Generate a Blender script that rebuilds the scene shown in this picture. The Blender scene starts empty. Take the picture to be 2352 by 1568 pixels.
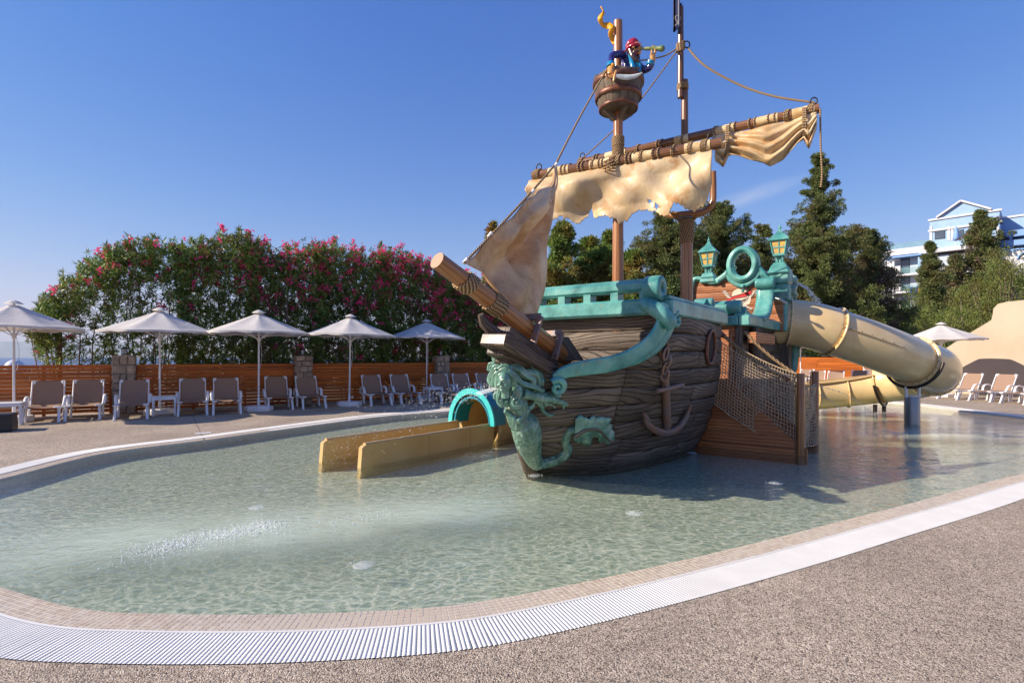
import bpy, math, random
import numpy as np
from mathutils import Vector, Matrix
random.seed(7); np.random.seed(7)
R = math.radians
PI = math.pi
sc = bpy.context.scene
C = sc.collection
# ------------------------------------------------------------------ camera
F, EYE, CX, HY = 1200.0, 1.45, 1176.0, 820.0       # focal length and horizon of the photograph, in pixels of a 2352 wide view
cam_d = bpy.data.cameras.new('camera'); cam = bpy.data.objects.new('camera', cam_d); C.objects.link(cam)
cam_d.sensor_width = 36.0; cam_d.lens = F/2352*36.0; cam_d.shift_y = (HY-784)/2352.0
cam_d.clip_start = 0.05; cam_d.clip_end = 60000
cam.location = (0, 0, EYE); cam.rotation_euler = (R(90), 0, 0)
sc.camera = cam
# ------------------------------------------------------------------ sky and sun
SUN_AZ, SUN_EL = 191.0, 30.0                       # direction towards the sun, degrees counter-clockwise from +X
w = bpy.data.worlds.new('World'); sc.world = w; w.use_nodes = True
nt = w.node_tree; nt.nodes.clear()
sky = nt.nodes.new('ShaderNodeTexSky'); sky.sky_type = 'NISHITA'; sky.sun_disc = False
sky.sun_elevation = R(SUN_EL); sky.sun_rotation = R(90-SUN_AZ) % (2*PI)
sky.altitude = 0; sky.air_density = 1.0; sky.dust_density = 0.15; sky.ozone_density = 2.5
bg = nt.nodes.new('ShaderNodeBackground'); bg.inputs[1].default_value = 0.12
wo = nt.nodes.new('ShaderNodeOutputWorld')
hs = nt.nodes.new('ShaderNodeHueSaturation'); hs.inputs['Saturation'].default_value = 1.34; hs.inputs['Hue'].default_value = 0.512; hs.inputs['Value'].default_value = 1.0
nt.links.new(sky.outputs[0], hs.inputs['Color']); mu = nt.nodes.new('ShaderNodeMix'); mu.data_type = 'RGBA'; mu.blend_type = 'MULTIPLY'; mu.inputs[0].default_value = 1.0; mu.inputs[7].default_value = (1.0, 1.0, 1.0, 1)
def vm(op, a, b):
    q = nt.nodes.new('ShaderNodeVectorMath'); q.operation = op
    for i, v in enumerate((a, b)):
        if isinstance(v, tuple): q.inputs[i].default_value = v
        else: nt.links.new(v, q.inputs[i])
    return q.outputs[0]
cx_ = vm('MULTIPLY', hs.outputs[0], (0.87, 0.79, 0.83))
soft = vm('DIVIDE', vm('MULTIPLY', cx_, (0.86, 0.97, 1.52)), vm('ADD', vm('MULTIPLY', cx_, (.06, .159, .271)), (1.0, 1.0, 1.0)))
nt.links.new(soft, mu.inputs[6]); # one faint wisp of cloud low in the sky on the right
tc = nt.nodes.new('ShaderNodeTexCoord'); cdir = Vector((.455, 1, .308)).normalized()
mp = nt.nodes.new('ShaderNodeMapping'); mp.vector_type = 'TEXTURE'; mp.inputs['Location'].default_value = cdir; mp.inputs['Rotation'].default_value = (0, R(-12), R(-24)); mp.inputs['Scale'].default_value = (.075, .2, .013)
nt.links.new(tc.outputs['Generated'], mp.inputs[0])
ln = nt.nodes.new('ShaderNodeVectorMath'); ln.operation = 'LENGTH'; nt.links.new(mp.outputs[0], ln.inputs[0])
cn_ = nt.nodes.new('ShaderNodeTexNoise'); cn_.inputs['Scale'].default_value = 1.6; cn_.inputs['Detail'].default_value = 6; nt.links.new(mp.outputs[0], cn_.inputs['Vector'])
ma_ = nt.nodes.new('ShaderNodeMath'); ma_.operation = 'SUBTRACT'; ma_.inputs[0].default_value = 1.25; nt.links.new(ln.outputs['Value'], ma_.inputs[1])
mb_ = nt.nodes.new('ShaderNodeMath'); mb_.operation = 'MULTIPLY'; mb_.use_clamp = True; nt.links.new(ma_.outputs[0], mb_.inputs[0]); nt.links.new(cn_.outputs[0], mb_.inputs[1])
mc_ = nt.nodes.new('ShaderNodeMath'); mc_.operation = 'MULTIPLY'; nt.links.new(mb_.outputs[0], mc_.inputs[0]); mc_.inputs[1].default_value = .55
cm = nt.nodes.new('ShaderNodeMix'); cm.data_type = 'RGBA'; nt.links.new(mc_.outputs[0], cm.inputs[0]); nt.links.new(mu.outputs[2], cm.inputs[6]); cm.inputs[7].default_value = (2.6, 2.8, 3.4, 1)
nt.links.new(cm.outputs[2], bg.inputs[0]); nt.links.new(bg.outputs[0], wo.inputs[0])
sd = bpy.data.lights.new('sun', 'SUN'); sd.energy = 3.5; sd.angle = R(0.5); sd.color = (1.0, 0.89, 0.74)
so = bpy.data.objects.new('sun', sd); C.objects.link(so)
sv = Vector((math.cos(R(SUN_AZ))*math.cos(R(SUN_EL)), math.sin(R(SUN_AZ))*math.cos(R(SUN_EL)), math.sin(R(SUN_EL))))
so.rotation_euler = sv.to_track_quat('Z', 'Y').to_euler(); so.location = (-20, -5, 30)
vs = sc.view_settings; vs.view_transform = 'Standard'; vs.look = 'None'; vs.exposure = 1.16; vs.gamma = 1.0; vs.use_curve_mapping = False
sc.cycles.use_denoising = True
sc.cycles.max_bounces = 8; sc.cycles.transparent_max_bounces = 16
sc.cycles.caustics_reflective = False; sc.cycles.caustics_refractive = False
# ------------------------------------------------------------------ geometry of the place
def P(x, y, d): return Vector(((x-CX)/F*d, d, EYE-(y-HY)/F*d))
def G(x, y, z=0.0):
    d = F*(EYE-z)/(y-HY); return Vector(((x-CX)/F*d, d, z))
def V2(a, b, z=0.0): return Vector((a, b, z))
# ------------------------------------------------------------------ mesh helpers
class MB:
    def __init__(s): s.v=[]; s.f=[]; s.uv=[]; s.sm=[]
    def add(s, vs, fs, uvs=None, smooth=False):
        o=len(s.v); s.v.extend([tuple(p) for p in vs])
        for k,f in enumerate(fs):
            s.f.append([i+o for i in f]); s.sm.append(smooth)
            s.uv.append(uvs[k] if uvs else [(vs[i][0]+vs[i][1], vs[i][2]) for i in f])
        return s
    def box(s, c, size, rot=None, b=0.0, taper=1.0):
        hx,hy,hz=[q/2 for q in size]; M=rot if rot is not None else Matrix.Identity(3); c=Vector(c)
        ax=max(range(3), key=lambda i:size[i]); oth=[i for i in range(3) if i!=ax]
        L=[];FS=[]
        sg=[(i,j,k) for i in(-1,1) for j in(-1,1) for k in(-1,1)]
        if b<=0:
            for i,j,k in sg:
                t=taper if k>0 else 1; L.append(Vector((i*hx*t,j*hy*t,k*hz)))
            FS=[(0,1,3,2),(4,6,7,5),(0,4,5,1),(2,3,7,6),(0,2,6,4),(1,5,7,3)]
        else:
            h=(hx,hy,hz); idx={}
            for g in sg:
                for a in range(3):
                    p=[g[q]*(h[q] if q==a else h[q]-b) for q in range(3)]
                    if g[2]>0: p[0]*=taper;p[1]*=taper
                    idx[(g,a)]=len(L); L.append(Vector(p))
            def gg(a,sa,b_,sb,c_,sc_):
                t=[0,0,0];t[a]=sa;t[b_]=sb;t[c_]=sc_;return tuple(t)
            for a in range(3):
                b_,c_=(a+1)%3,(a+2)%3
                for sa in(-1,1):
                    q=[idx[(gg(a,sa,b_,x,c_,y),a)] for x,y in((-1,-1),(1,-1),(1,1),(-1,1))]
                    FS.append(q if sa>0 else q[::-1])
                for sb in(-1,1):
                    for sc_ in(-1,1):
                        q=[idx[(gg(a,-1,b_,sb,c_,sc_),b_)],idx[(gg(a,1,b_,sb,c_,sc_),b_)],idx[(gg(a,1,b_,sb,c_,sc_),c_)],idx[(gg(a,-1,b_,sb,c_,sc_),c_)]]
                        FS.append(q if sb*sc_<0 else q[::-1])
            for g in sg:
                q=[idx[(g,0)],idx[(g,1)],idx[(g,2)]]
                FS.append(q if g[0]*g[1]*g[2]>0 else q[::-1])
        uvs=[]
        for f in FS:
            o=[L[i] for i in f]
            ra=max(q[oth[0]] for q in o)-min(q[oth[0]] for q in o); rb=max(q[oth[1]] for q in o)-min(q[oth[1]] for q in o)
            m=oth[0] if ra>=rb else oth[1]
            uvs.append([(q[ax],q[m]) for q in o])
        s.add([M@p+c for p in L],FS,uvs); return s
    def bar(s,a,b,w,h,up=(0,0,1),bev=0.0):
        a=Vector(a);b=Vector(b);x=(b-a);l=x.length;x=x/l;u=Vector(up)
        y=u.cross(x)
        if y.length<1e-4:y=Vector((0,1,0)).cross(x)
        y.normalize();z=x.cross(y)
        M=Matrix((x,y,z)).transposed(); s.box((a+b)/2,(l,w,h),M,bev); return s
    def tube(s,pts,r,n=10,caps=True,flat=None,closed=False,smooth=True,tw=0.0,arc=None,sq=1.0):
        pts=[Vector(p) for p in pts];N=len(pts)
        rs=r if isinstance(r,(list,tuple)) else [r]*N
        T=[]
        for i in range(N):
            if closed: t=pts[(i+1)%N]-pts[(i-1)%N]
            else: t=pts[min(i+1,N-1)]-pts[max(i-1,0)]
            T.append(t.normalized() if t.length>1e-9 else Vector((0,0,1)))
        u=T[0].orthogonal().normalized()
        if abs(T[0].z)<0.95:
            u=Vector((0,0,1))-T[0]*T[0].z;u.normalize()
        V=[];U=[];ln=0;LN=[]
        a0,a1=(0,2*PI) if arc is None else arc
        m=n if arc is None else n+1
        for i in range(N):
            if i>0:
                ln+=(pts[i]-pts[i-1]).length
                u=u-T[i]*u.dot(T[i]);u.normalize()
            w_=T[i].cross(u);LN.append(ln)
            for k in range(m):
                th=a0+(a1-a0)*k/n+tw*i
                c_,s_=math.cos(th),math.sin(th)
                if sq!=1.0: c_=math.copysign(abs(c_)**sq,c_); s_=math.copysign(abs(s_)**sq,s_)
                if flat is not None:
                    nn=Vector(flat[i]);nn=(nn-T[i]*nn.dot(T[i])).normalized();bb=T[i].cross(nn)
                    V.append(pts[i]+bb*rs[i][0]*c_+nn*rs[i][1]*s_)
                else: V.append(pts[i]+(u*c_+w_*s_)*rs[i])
        fs=[];uv=[];per=2*PI*(rs[0][0] if flat is not None else rs[0])
        LN.append(ln+(pts[0]-pts[-1]).length)
        for i in range(N if closed else N-1):
            j=(i+1)%N
            for k in range(n):
                k2=(k+1)%m if arc is None else k+1
                fs.append((i*m+k,j*m+k,j*m+k2,i*m+k2))
                uv.append([(LN[i],k/n*per),(LN[i+1],k/n*per),(LN[i+1],(k+1)/n*per),(LN[i],(k+1)/n*per)])
        s.add(V,fs,uv,smooth)
        if caps and not closed and arc is None:
            for i,rv in((0,True),(N-1,False)):
                q=list(range(m));vs=[V[i*m+k] for k in q]
                c0=pts[i]; rr=rs[i][0] if flat is not None else rs[i]
                uu=[(rr*math.cos(2*PI*k/m),rr*math.sin(2*PI*k/m)) for k in q]
                if not rv: q=q[::-1]
                s.add(vs,[q],[[uu[k] for k in q]])
        return s
    def cyl(s,a,b,r,n=16,r2=None,smooth=True): return s.tube([a,b],[r,r if r2 is None else r2],n,True,smooth=smooth)
    def lathe(s,prof,c=(0,0,0),n=16,axis=None,smooth=True,seg=(0,2*PI)):
        c=Vector(c);M=Matrix.Identity(3) if axis is None else Vector(axis).to_track_quat('Z','Y').to_matrix()
        full=abs(seg[1]-seg[0]-2*PI)<1e-6; m=n if full else n+1
        V=[];ll=[0]
        for i in range(1,len(prof)): ll.append(ll[-1]+math.hypot(prof[i][0]-prof[i-1][0],prof[i][1]-prof[i-1][1]))
        for r_,z_ in prof:
            for k in range(m):
                a=seg[0]+(seg[1]-seg[0])*k/n; V.append(c+M@Vector((r_*math.cos(a),r_*math.sin(a),z_)))
        fs=[];uv=[]
        for i in range(len(prof)-1):
            for k in range(n):
                k2=(k+1)%m
                fs.append((i*m+k,i*m+k2,(i+1)*m+k2,(i+1)*m+k))
                rr=max(prof[i][0],prof[i+1][0])
                uv.append([(ll[i],k/n*6.28*rr),(ll[i],(k+1)/n*6.28*rr),(ll[i+1],(k+1)/n*6.28*rr),(ll[i+1],k/n*6.28*rr)])
        s.add(V,fs,uv,smooth); return s
    def ball(s,c,r,n=12,m=8,rot=None,smooth=True):
        r=(r,r,r) if not isinstance(r,(tuple,list)) else r; c=Vector(c);M=rot if rot is not None else Matrix.Identity(3)
        V=[c+M@Vector((0,0,-r[2]))]
        for i in range(1,m):
            ph=-PI/2+PI*i/m
            for k in range(n):
                a=2*PI*k/n; V.append(c+M@Vector((r[0]*math.cos(ph)*math.cos(a),r[1]*math.cos(ph)*math.sin(a),r[2]*math.sin(ph))))
        V.append(c+M@Vector((0,0,r[2])));fs=[]
        for k in range(n): fs.append((0,1+(k+1)%n,1+k))
        for i in range(m-2):
            for k in range(n): fs.append((1+i*n+k,1+i*n+(k+1)%n,1+(i+1)*n+(k+1)%n,1+(i+1)*n+k))
        t=len(V)-1
        for k in range(n): fs.append((t,1+(m-2)*n+k,1+(m-2)*n+(k+1)%n))
        s.add(V,fs,None,smooth); return s
    def grid(s,fn,nu,nv,us=None,vs=None,uvf=None,smooth=True,keep=None,flip=False):
        us=us if us is not None else [i/nu for i in range(nu+1)]; vs=vs if vs is not None else [j/nv for j in range(nv+1)]
        V=[];
        for u in us:
            for v in vs: V.append(fn(u,v))
        m=len(vs);fs=[];uv=[]
        for i in range(len(us)-1):
            for j in range(m-1):
                if keep and not keep((us[i]+us[i+1])/2,(vs[j]+vs[j+1])/2): continue
                f=[i*m+j,(i+1)*m+j,(i+1)*m+j+1,i*m+j+1]
                q=[(us[i],vs[j]),(us[i+1],vs[j]),(us[i+1],vs[j+1]),(us[i],vs[j+1])]
                if uvf: q=[uvf(*t) for t in q]
                if flip: f=f[::-1];q=q[::-1]
                fs.append(f);uv.append(q)
        s.add(V,fs,uv,smooth); return s
    def prism(s,outline,fr,depth,smooth=False):
        """outline: list of (a,b); fr=(origin, axis a, axis b, axis depth)"""
        o,a,b,d=[Vector(q) for q in fr]; n=len(outline)
        F0=[o+a*p[0]+b*p[1]+d*depth for p in outline]; B0=[o+a*p[0]+b*p[1] for p in outline]
        uo=[tuple(p) for p in outline]
        s.add(F0,[list(range(n))],[uo]); s.add(B0,[list(range(n))[::-1]],[uo[::-1]])
        per=[0]
        for i in range(n): per.append(per[-1]+math.hypot(outline[(i+1)%n][0]-outline[i][0],outline[(i+1)%n][1]-outline[i][1]))
        for i in range(n):
            j=(i+1)%n
            s.add([B0[i],B0[j],F0[j],F0[i]],[(0,1,2,3)],[[(per[i],0),(per[i+1],0),(per[i+1],depth),(per[i],depth)]],smooth)
        return s
    def build(s,name,mat,parent=None,kind=None):
        me=bpy.data.meshes.new(name); me.from_pydata(s.v,[],s.f); 
        uvl=me.uv_layers.new(name='UVMap'); fl=[c for q in s.uv for t in q for c in (t[0],t[1])]
        uvl.data.foreach_set('uv',fl); me.polygons.foreach_set('use_smooth',s.sm); me.update()
        if mat: me.materials.append(mat)
        o=bpy.data.objects.new(name,me); C.objects.link(o)
        if parent: o.parent=parent
        if kind: o['kind']=kind
        return o
def tag(o,label,cat=None,group=None,kind=None):
    if label: o['label']=label
    if cat: o['category']=cat
    if group: o['group']=group
    if kind: o['kind']=kind
    return o
def thing(name,label,cat,group=None,loc=(0,0,0),rz=0.0):
    o=bpy.data.objects.new(name,None); o.empty_display_size=0.1; C.objects.link(o); o.location=loc; o.rotation_euler=(0,0,rz)
    return tag(o,label,cat,group)
def kids(o): return list(o.children)
def copy_tree(o,parent=None):
    c=o.copy(); C.objects.link(c)
    if parent is not None: c.parent=parent; c.matrix_parent_inverse=o.matrix_parent_inverse.copy()
    for ch in KID[o.name] if o.name in KID else kids(o): copy_tree(ch,c)
    return c
KID={}
def rotz(a): return Matrix.Rotation(a,3,'Z')
def raw_mesh(name,V,Fq,mat,parent=None,kind=None,smooth=False):
    """V (n,3) array, Fq (m,k) array of equal-sized faces"""
    me=bpy.data.meshes.new(name); V=np.asarray(V,dtype=np.float32); Fq=np.asarray(Fq,dtype=np.int32)
    me.vertices.add(len(V)); me.vertices.foreach_set('co',V.ravel())
    k=Fq.shape[1]; me.loops.add(Fq.size); me.loops.foreach_set('vertex_index',Fq.ravel())
    me.polygons.add(len(Fq)); me.polygons.foreach_set('loop_start',np.arange(0,Fq.size,k,dtype=np.int32))
    if smooth: me.polygons.foreach_set('use_smooth',np.ones(len(Fq),dtype=bool))
    me.update(calc_edges=True)
    if mat: me.materials.append(mat)
    o=bpy.data.objects.new(name,me); C.objects.link(o)
    if parent: o.parent=parent
    if kind: o['kind']=kind
    return o
def merged(mb,voxel,smooth=2):
    """fuse a heap of overlapping blobs into one continuous sculpted skin"""
    o=mb.build('blob_heap',None); m=o.modifiers.new('r','REMESH'); m.mode='VOXEL'; m.voxel_size=voxel; m.use_smooth_shade=True
    if smooth: k=o.modifiers.new('s','SMOOTH'); k.factor=0.5; k.iterations=smooth
    dg=bpy.context.evaluated_depsgraph_get(); me=bpy.data.meshes.new_from_object(o.evaluated_get(dg))
    bpy.data.objects.remove(o); return me
def from_mesh(me,name,mat,parent=None):
    me.name=name; me.materials.clear(); me.materials.append(mat); o=bpy.data.objects.new(name,me); C.objects.link(o)
    if parent: o.parent=parent
    return o
def spline(pts,n):
    pts=[Vector(p) for p in pts];out=[];m=len(pts)
    for i in range(m-1):
        p0=pts[max(i-1,0)];p1=pts[i];p2=pts[i+1];p3=pts[min(i+2,m-1)]
        for k in range(n):
            t=k/n;out.append(0.5*((2*p1)+(p2-p0)*t+(2*p0-5*p1+4*p2-p3)*t*t+(3*p1-p0-3*p2+p3)*t*t*t))
    out.append(pts[-1]);return out
def lerp(a,b,t): return a+(b-a)*t
def interp(x,xs,ys): return float(np.interp(x,xs,ys))
USE_HAZE=True
HAZE_DENSITY=4e-5
# ------------------------------------------------------------------ materials
def srgb(r,g,b):
    f=lambda c:(c/255/12.92) if c/255<=0.04045 else ((c/255+0.055)/1.055)**2.4
    return (f(r),f(g),f(b),1)
class NT:
    def __init__(s,name):
        s.m=bpy.data.materials.new(name); s.m.use_nodes=True; s.t=s.m.node_tree; s.t.nodes.clear()
        s.out=s.n('ShaderNodeOutputMaterial')
    def n(s,typ,**kw):
        q=s.t.nodes.new(typ)
        for k,v in kw.items(): setattr(q,k,v)
        return q
    def l(s,a,b): s.t.links.new(a,b)
    def set(s,sock,v):
        if hasattr(v,'is_output') or isinstance(v,bpy.types.NodeSocket): s.l(v,sock)
        else: sock.default_value=v
    def coord(s,kind='Object',scale=(1,1,1),rnd=0.0):
        tc=s.n('ShaderNodeTexCoord'); mp=s.n('ShaderNodeMapping'); s.l(tc.outputs[kind],mp.inputs[0]); mp.inputs['Scale'].default_value=scale
        o=mp.outputs[0]
        if rnd:
            oi=s.n('ShaderNodeObjectInfo'); m=s.n('ShaderNodeVectorMath',operation='MULTIPLY_ADD')
            cx=s.n('ShaderNodeCombineXYZ')
            for i in range(3): s.l(oi.outputs['Random'],cx.inputs[i])
            s.l(cx.outputs[0],m.inputs[0]); m.inputs[1].default_value=(rnd,rnd*1.7,rnd*0.6); s.l(o,m.inputs[2]); o=m.outputs[0]
        return o
    def noise(s,vec,scale=5,detail=5,rough=0.55,dist=0.0):
        q=s.n('ShaderNodeTexNoise'); s.l(vec,q.inputs['Vector']); q.inputs['Scale'].default_value=scale; q.inputs['Detail'].default_value=detail
        q.inputs['Roughness'].default_value=rough; q.inputs['Distortion'].default_value=dist; return q.outputs[0]
    def voro(s,vec,scale=5,feature='F1',out=0,rand=1.0):
        q=s.n('ShaderNodeTexVoronoi',feature=feature); s.l(vec,q.inputs['Vector']); q.inputs['Scale'].default_value=scale
        q.inputs['Randomness'].default_value=rand; return q.outputs[out]
    def wave(s,vec,scale=5,dist=3,detail=2,dscale=1,direction='Y',rough=.5):
        q=s.n('ShaderNodeTexWave',wave_type='BANDS',bands_direction=direction); s.l(vec,q.inputs['Vector']); q.inputs['Scale'].default_value=scale
        q.inputs['Distortion'].default_value=dist; q.inputs['Detail'].default_value=detail; q.inputs['Detail Scale'].default_value=dscale; q.inputs['Detail Roughness'].default_value=rough
        return q.outputs['Fac']
    def ramp(s,fac,stops,interp='LINEAR'):
        q=s.n('ShaderNodeValToRGB'); s.l(fac,q.inputs[0]); e=q.color_ramp.elements; q.color_ramp.interpolation=interp
        while len(e)<len(stops): e.new(0.5)
        for i,(p,c) in enumerate(stops):
            e[i].position=p; e[i].color=c if isinstance(c,(tuple,list)) else (c,c,c,1)
        return q.outputs[0]
    def math(s,op,a,b=0.0,clamp=False):
        q=s.n('ShaderNodeMath',operation=op,use_clamp=clamp); s.set(q.inputs[0],a); s.set(q.inputs[1],b); return q.outputs[0]
    def mix(s,f,a,b,blend='MIX'):
        q=s.n('ShaderNodeMix',data_type='RGBA',blend_type=blend); s.set(q.inputs[0],f); s.set(q.inputs[6],a); s.set(q.inputs[7],b); return q.outputs[2]
    def bump(s,h,strength=0.3,dist=0.02,normal=None):
        q=s.n('ShaderNodeBump'); s.l(h,q.inputs['Height']); q.inputs['Strength'].default_value=strength; q.inputs['Distance'].default_value=dist
        if normal is not None: s.l(normal,q.inputs['Normal'])
        return q.outputs[0]
    def rndval(s,lo,hi,island=False):
        o=s.n('ShaderNodeNewGeometry').outputs['Random Per Island'] if island else s.n('ShaderNodeObjectInfo').outputs['Random']
        q=s.n('ShaderNodeMapRange'); s.l(o,q.inputs[0]); q.inputs[3].default_value=lo; q.inputs[4].default_value=hi; return q.outputs[0]
    def scaled(s,col,f):
        q=s.n('ShaderNodeVectorMath',operation='SCALE'); s.set(q.inputs[0],col); s.set(q.inputs['Scale'],f); return q.outputs[0]
    def done(s,base,rough=0.5,normal=None,spec=0.5,metal=0.0,coat=0.0,**kw):
        b=s.n('ShaderNodeBsdfPrincipled'); s.set(b.inputs['Base Color'],base); s.set(b.inputs['Roughness'],rough)
        b.inputs['Specular IOR Level'].default_value=spec; b.inputs['Metallic'].default_value=metal; b.inputs['Coat Weight'].default_value=coat
        b.inputs['Coat Roughness'].default_value=0.15
        if normal is not None: s.l(normal,b.inputs['Normal'])
        for k,v in kw.items(): s.set(b.inputs[k.replace('_',' ')],v)
        s.l(b.outputs[0],s.out.inputs[0]); s.b=b; return s.m
def simple(name,c1,c2=None,rough=0.5,scale=4,bump=0.0,bscale=None,coord='Object',rnd=0.0,var=0.0,spec=0.5,metal=0.0,coat=0.0,detail=5,lo=.35,hi=.65,stretch=(1,1,1),bd=0.01,**kw):
    s=NT(name); vec=s.coord(coord,stretch,rnd); c2=c2 or c1
    col=s.ramp(s.noise(vec,scale,detail),[(lo,c1),(hi,c2)])
    if var: col=s.scaled(col,s.rndval(1-var,1+var))
    nm=s.bump(s.noise(vec,bscale or scale*4,6),bump,bd) if bump else None
    return s.done(col,rough,nm,spec,metal,coat,**kw)
def wood(name,dark,mid,light,rough=0.6,lines=14,line_dark=0.6,bump=0.6,coat=0.0,dist=5.0,stretch=0.35,var=0.12,wear=None,spec=.4,warp=0.0):
    """carved wood grain running along U, in metres"""
    s=NT(name); v=s.coord('UV',(stretch,1,1),37.0)
    wn_=s.n('ShaderNodeTexNoise'); s.l(v,wn_.inputs['Vector']); wn_.inputs['Scale'].default_value=2.1; wn_.inputs['Detail'].default_value=1.5
    wm_=s.n('ShaderNodeVectorMath',operation='MULTIPLY_ADD'); s.l(wn_.outputs['Color'],wm_.inputs[0]); wm_.inputs[1].default_value=(warp,warp,0); s.l(v,wm_.inputs[2]); v=wm_.outputs[0]
    broad=s.noise(v,3.2,5,0.6,0.3); wv=s.wave(v,lines,dist,3,1.6,'Y',.6)
    fine=s.noise(s.coord('UV',(2.5,55,1),11.0),1.0,4,0.6)
    col=s.ramp(broad,[(0.28,dark),(0.5,mid),(0.72,light)])
    crack=s.ramp(wv,[(0.0,0.0),(0.16,1.0),(1.0,1.0)])
    col=s.mix(line_dark,col,s.mix(crack,dark,col))
    col=s.mix(0.35,col,s.mix(fine,dark,light),'MIX')
    col=s.mix(s.math('MULTIPLY',s.math('SUBTRACT',1.0,crack),line_dark),col,(dark[0]*.35,dark[1]*.35,dark[2]*.35,1))
    if wear: col=s.mix(s.ramp(s.noise(s.coord('Object'),2.2,6,.65),[(0.52,0.0),(0.72,1.0)]),col,wear)
    col=s.scaled(col,s.rndval(1-var,1+var))
    h=s.math('ADD',s.math('MULTIPLY',crack,1.0),s.math('MULTIPLY',fine,0.35))
    return s.done(col,rough,s.bump(h,bump,0.012),spec,0,coat)
def leafmat(name,cols,rough=0.5,trans=0.35,patch=None,var=.35,pscale=1.1):
    s=NT(name); g=s.n('ShaderNodeNewGeometry').outputs['Random Per Island']
    n=len(cols); col=s.ramp(g,[(i/(n-1) if n>1 else 0,c) for i,c in enumerate(cols)])
    nz=s.noise(s.coord('Object'),pscale,3)
    if patch: col=s.mix(s.ramp(nz,[(0.48,0.0),(0.66,1.0)]),col,patch)
    b=s.n('ShaderNodeBsdfPrincipled'); s.l(col,b.inputs['Base Color']); b.inputs['Roughness'].default_value=rough; b.inputs['Specular IOR Level'].default_value=0.4
    t=s.n('ShaderNodeBsdfTranslucent'); s.l(s.scaled(col,1.3),t.inputs[0])
    m=s.n('ShaderNodeMixShader'); m.inputs[0].default_value=trans; s.l(b.outputs[0],m.inputs[1]); s.l(t.outputs[0],m.inputs[2]); s.l(m.outputs[0],s.out.inputs[0]); return s.m
M={}
M['hull']=wood('hull_wood',srgb(48,40,35),srgb(104,90,77),srgb(148,132,114),0.62,5.5,0.55,0.8,0.0,2.6,0.36,0.16,spec=.3,warp=.42)
M['hullcore']=simple('hull_core',srgb(24,19,17),srgb(40,32,28),0.8)
M['cradle']=wood('cradle_wood',srgb(46,38,34),srgb(92,74,62),srgb(140,116,98),0.6,10,0.8,1.0,0.05,6.0,0.3)
M['pole']=wood('pole_wood',srgb(100,54,22),srgb(168,108,58),srgb(196,138,84),0.34,5,0.4,0.12,0.35,4.0,0.14,0.05)
M['yard']=wood('yard_wood',srgb(70,42,22),srgb(128,84,52),srgb(170,124,84),0.32,8,0.6,0.15,0.35,3.0,0.12,0.05)
M['cabin']=wood('cabin_wood',srgb(122,66,34),srgb(182,112,68),srgb(204,142,98),0.5,6,0.7,0.4,0.1,3.0,0.25,0.10)
M['stair']=wood('stair_wood',srgb(110,54,24),srgb(176,100,48),srgb(204,128,68),0.4,6,0.7,0.4,0.2,3.0,0.25,0.10)
M['fence']=wood('fence_wood',srgb(120,54,8),srgb(190,94,18),srgb(212,120,34),0.5,9,0.3,0.2,0.05,2.0,0.12,0.16)
def teal_m():
    s=NT('teal_paint'); v=s.coord('Object'); a=s.noise(v,3.0,6,.62)
    col=s.ramp(a,[(0.30,srgb(52,112,108)),(0.48,srgb(84,152,144)),(0.66,srgb(120,180,168))])
    wear=s.ramp(s.noise(v,5.5,8,.7),[(0.56,0.0),(0.74,0.75)])
    col=s.mix(wear,col,srgb(150,138,112))
    ao=s.n('ShaderNodeAmbientOcclusion'); ao.inputs['Distance'].default_value=0.06; ao.samples=4
    return s.done(col,0.36,s.bump(s.noise(v,28,6),0.25,0.01),0.5,0,0.15)
M['teal']=teal_m()
def bronze_m(scales=False):
    s=NT('verdigris_scales' if scales else 'verdigris'); v=s.coord('Object'); a=s.noise(v,7.0,6,.62)
    col=s.ramp(a,[(0.30,srgb(66,108,92)),(0.5,srgb(112,156,136)),(0.68,srgb(160,188,168))])
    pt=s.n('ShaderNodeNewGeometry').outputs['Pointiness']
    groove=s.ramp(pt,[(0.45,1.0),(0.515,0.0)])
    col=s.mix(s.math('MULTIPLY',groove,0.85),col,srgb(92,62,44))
    wear=s.ramp(s.noise(v,9,8,.7),[(0.58,0.0),(0.72,0.7)])
    col=s.mix(wear,col,srgb(140,132,104))
    nm_=s.bump(s.noise(v,40,6),0.2,0.008)
    if scales:
        vv_=s.voro(s.coord('Object',(1,1,.75)),19); nm_=s.bump(s.ramp(vv_,[(0.0,1.0),(0.7,0.0)]),.8,.02,nm_); col=s.mix(s.ramp(vv_,[(0.45,0.0),(0.9,0.6)]),col,srgb(60,84,68))
    return s.done(col,0.30,nm_,0.55,0,0.3)
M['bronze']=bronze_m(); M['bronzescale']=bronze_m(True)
M['rust']=simple('rusty_iron',srgb(122,114,112),srgb(150,108,84),0.5,9,0.5,60,spec=.5,metal=.2)
M['hoop']=simple('hoop_iron',srgb(84,56,44),srgb(134,82,58),0.4,9,0.3,60,metal=.2)
M['barrel']=wood('barrel_wood',srgb(60,48,38),srgb(118,100,82),srgb(154,134,112),0.6,12,0.8,0.8,0,4,0.3)
def sail_m(name,c1,c2,c3,rough=.4):
    s=NT(name); v=s.coord('Object'); a=s.noise(v,1.6,6,.6,.4)
    col=s.ramp(a,[(0.34,c1),(0.52,c2),(0.7,c3)])
    st=s.ramp(s.noise(v,2.6,7,.68,.5),[(0.52,0.0),(0.66,0.9)])
    col=s.mix(st,col,srgb(186,132,72))
    return s.done(col,rough,s.bump(s.noise(v,7,6,.6,.3),0.35,0.03),0.4,0,0.06)
M['sail']=sail_m('sail_resin',srgb(188,156,112),srgb(206,180,140),srgb(218,196,158),0.5)
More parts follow.
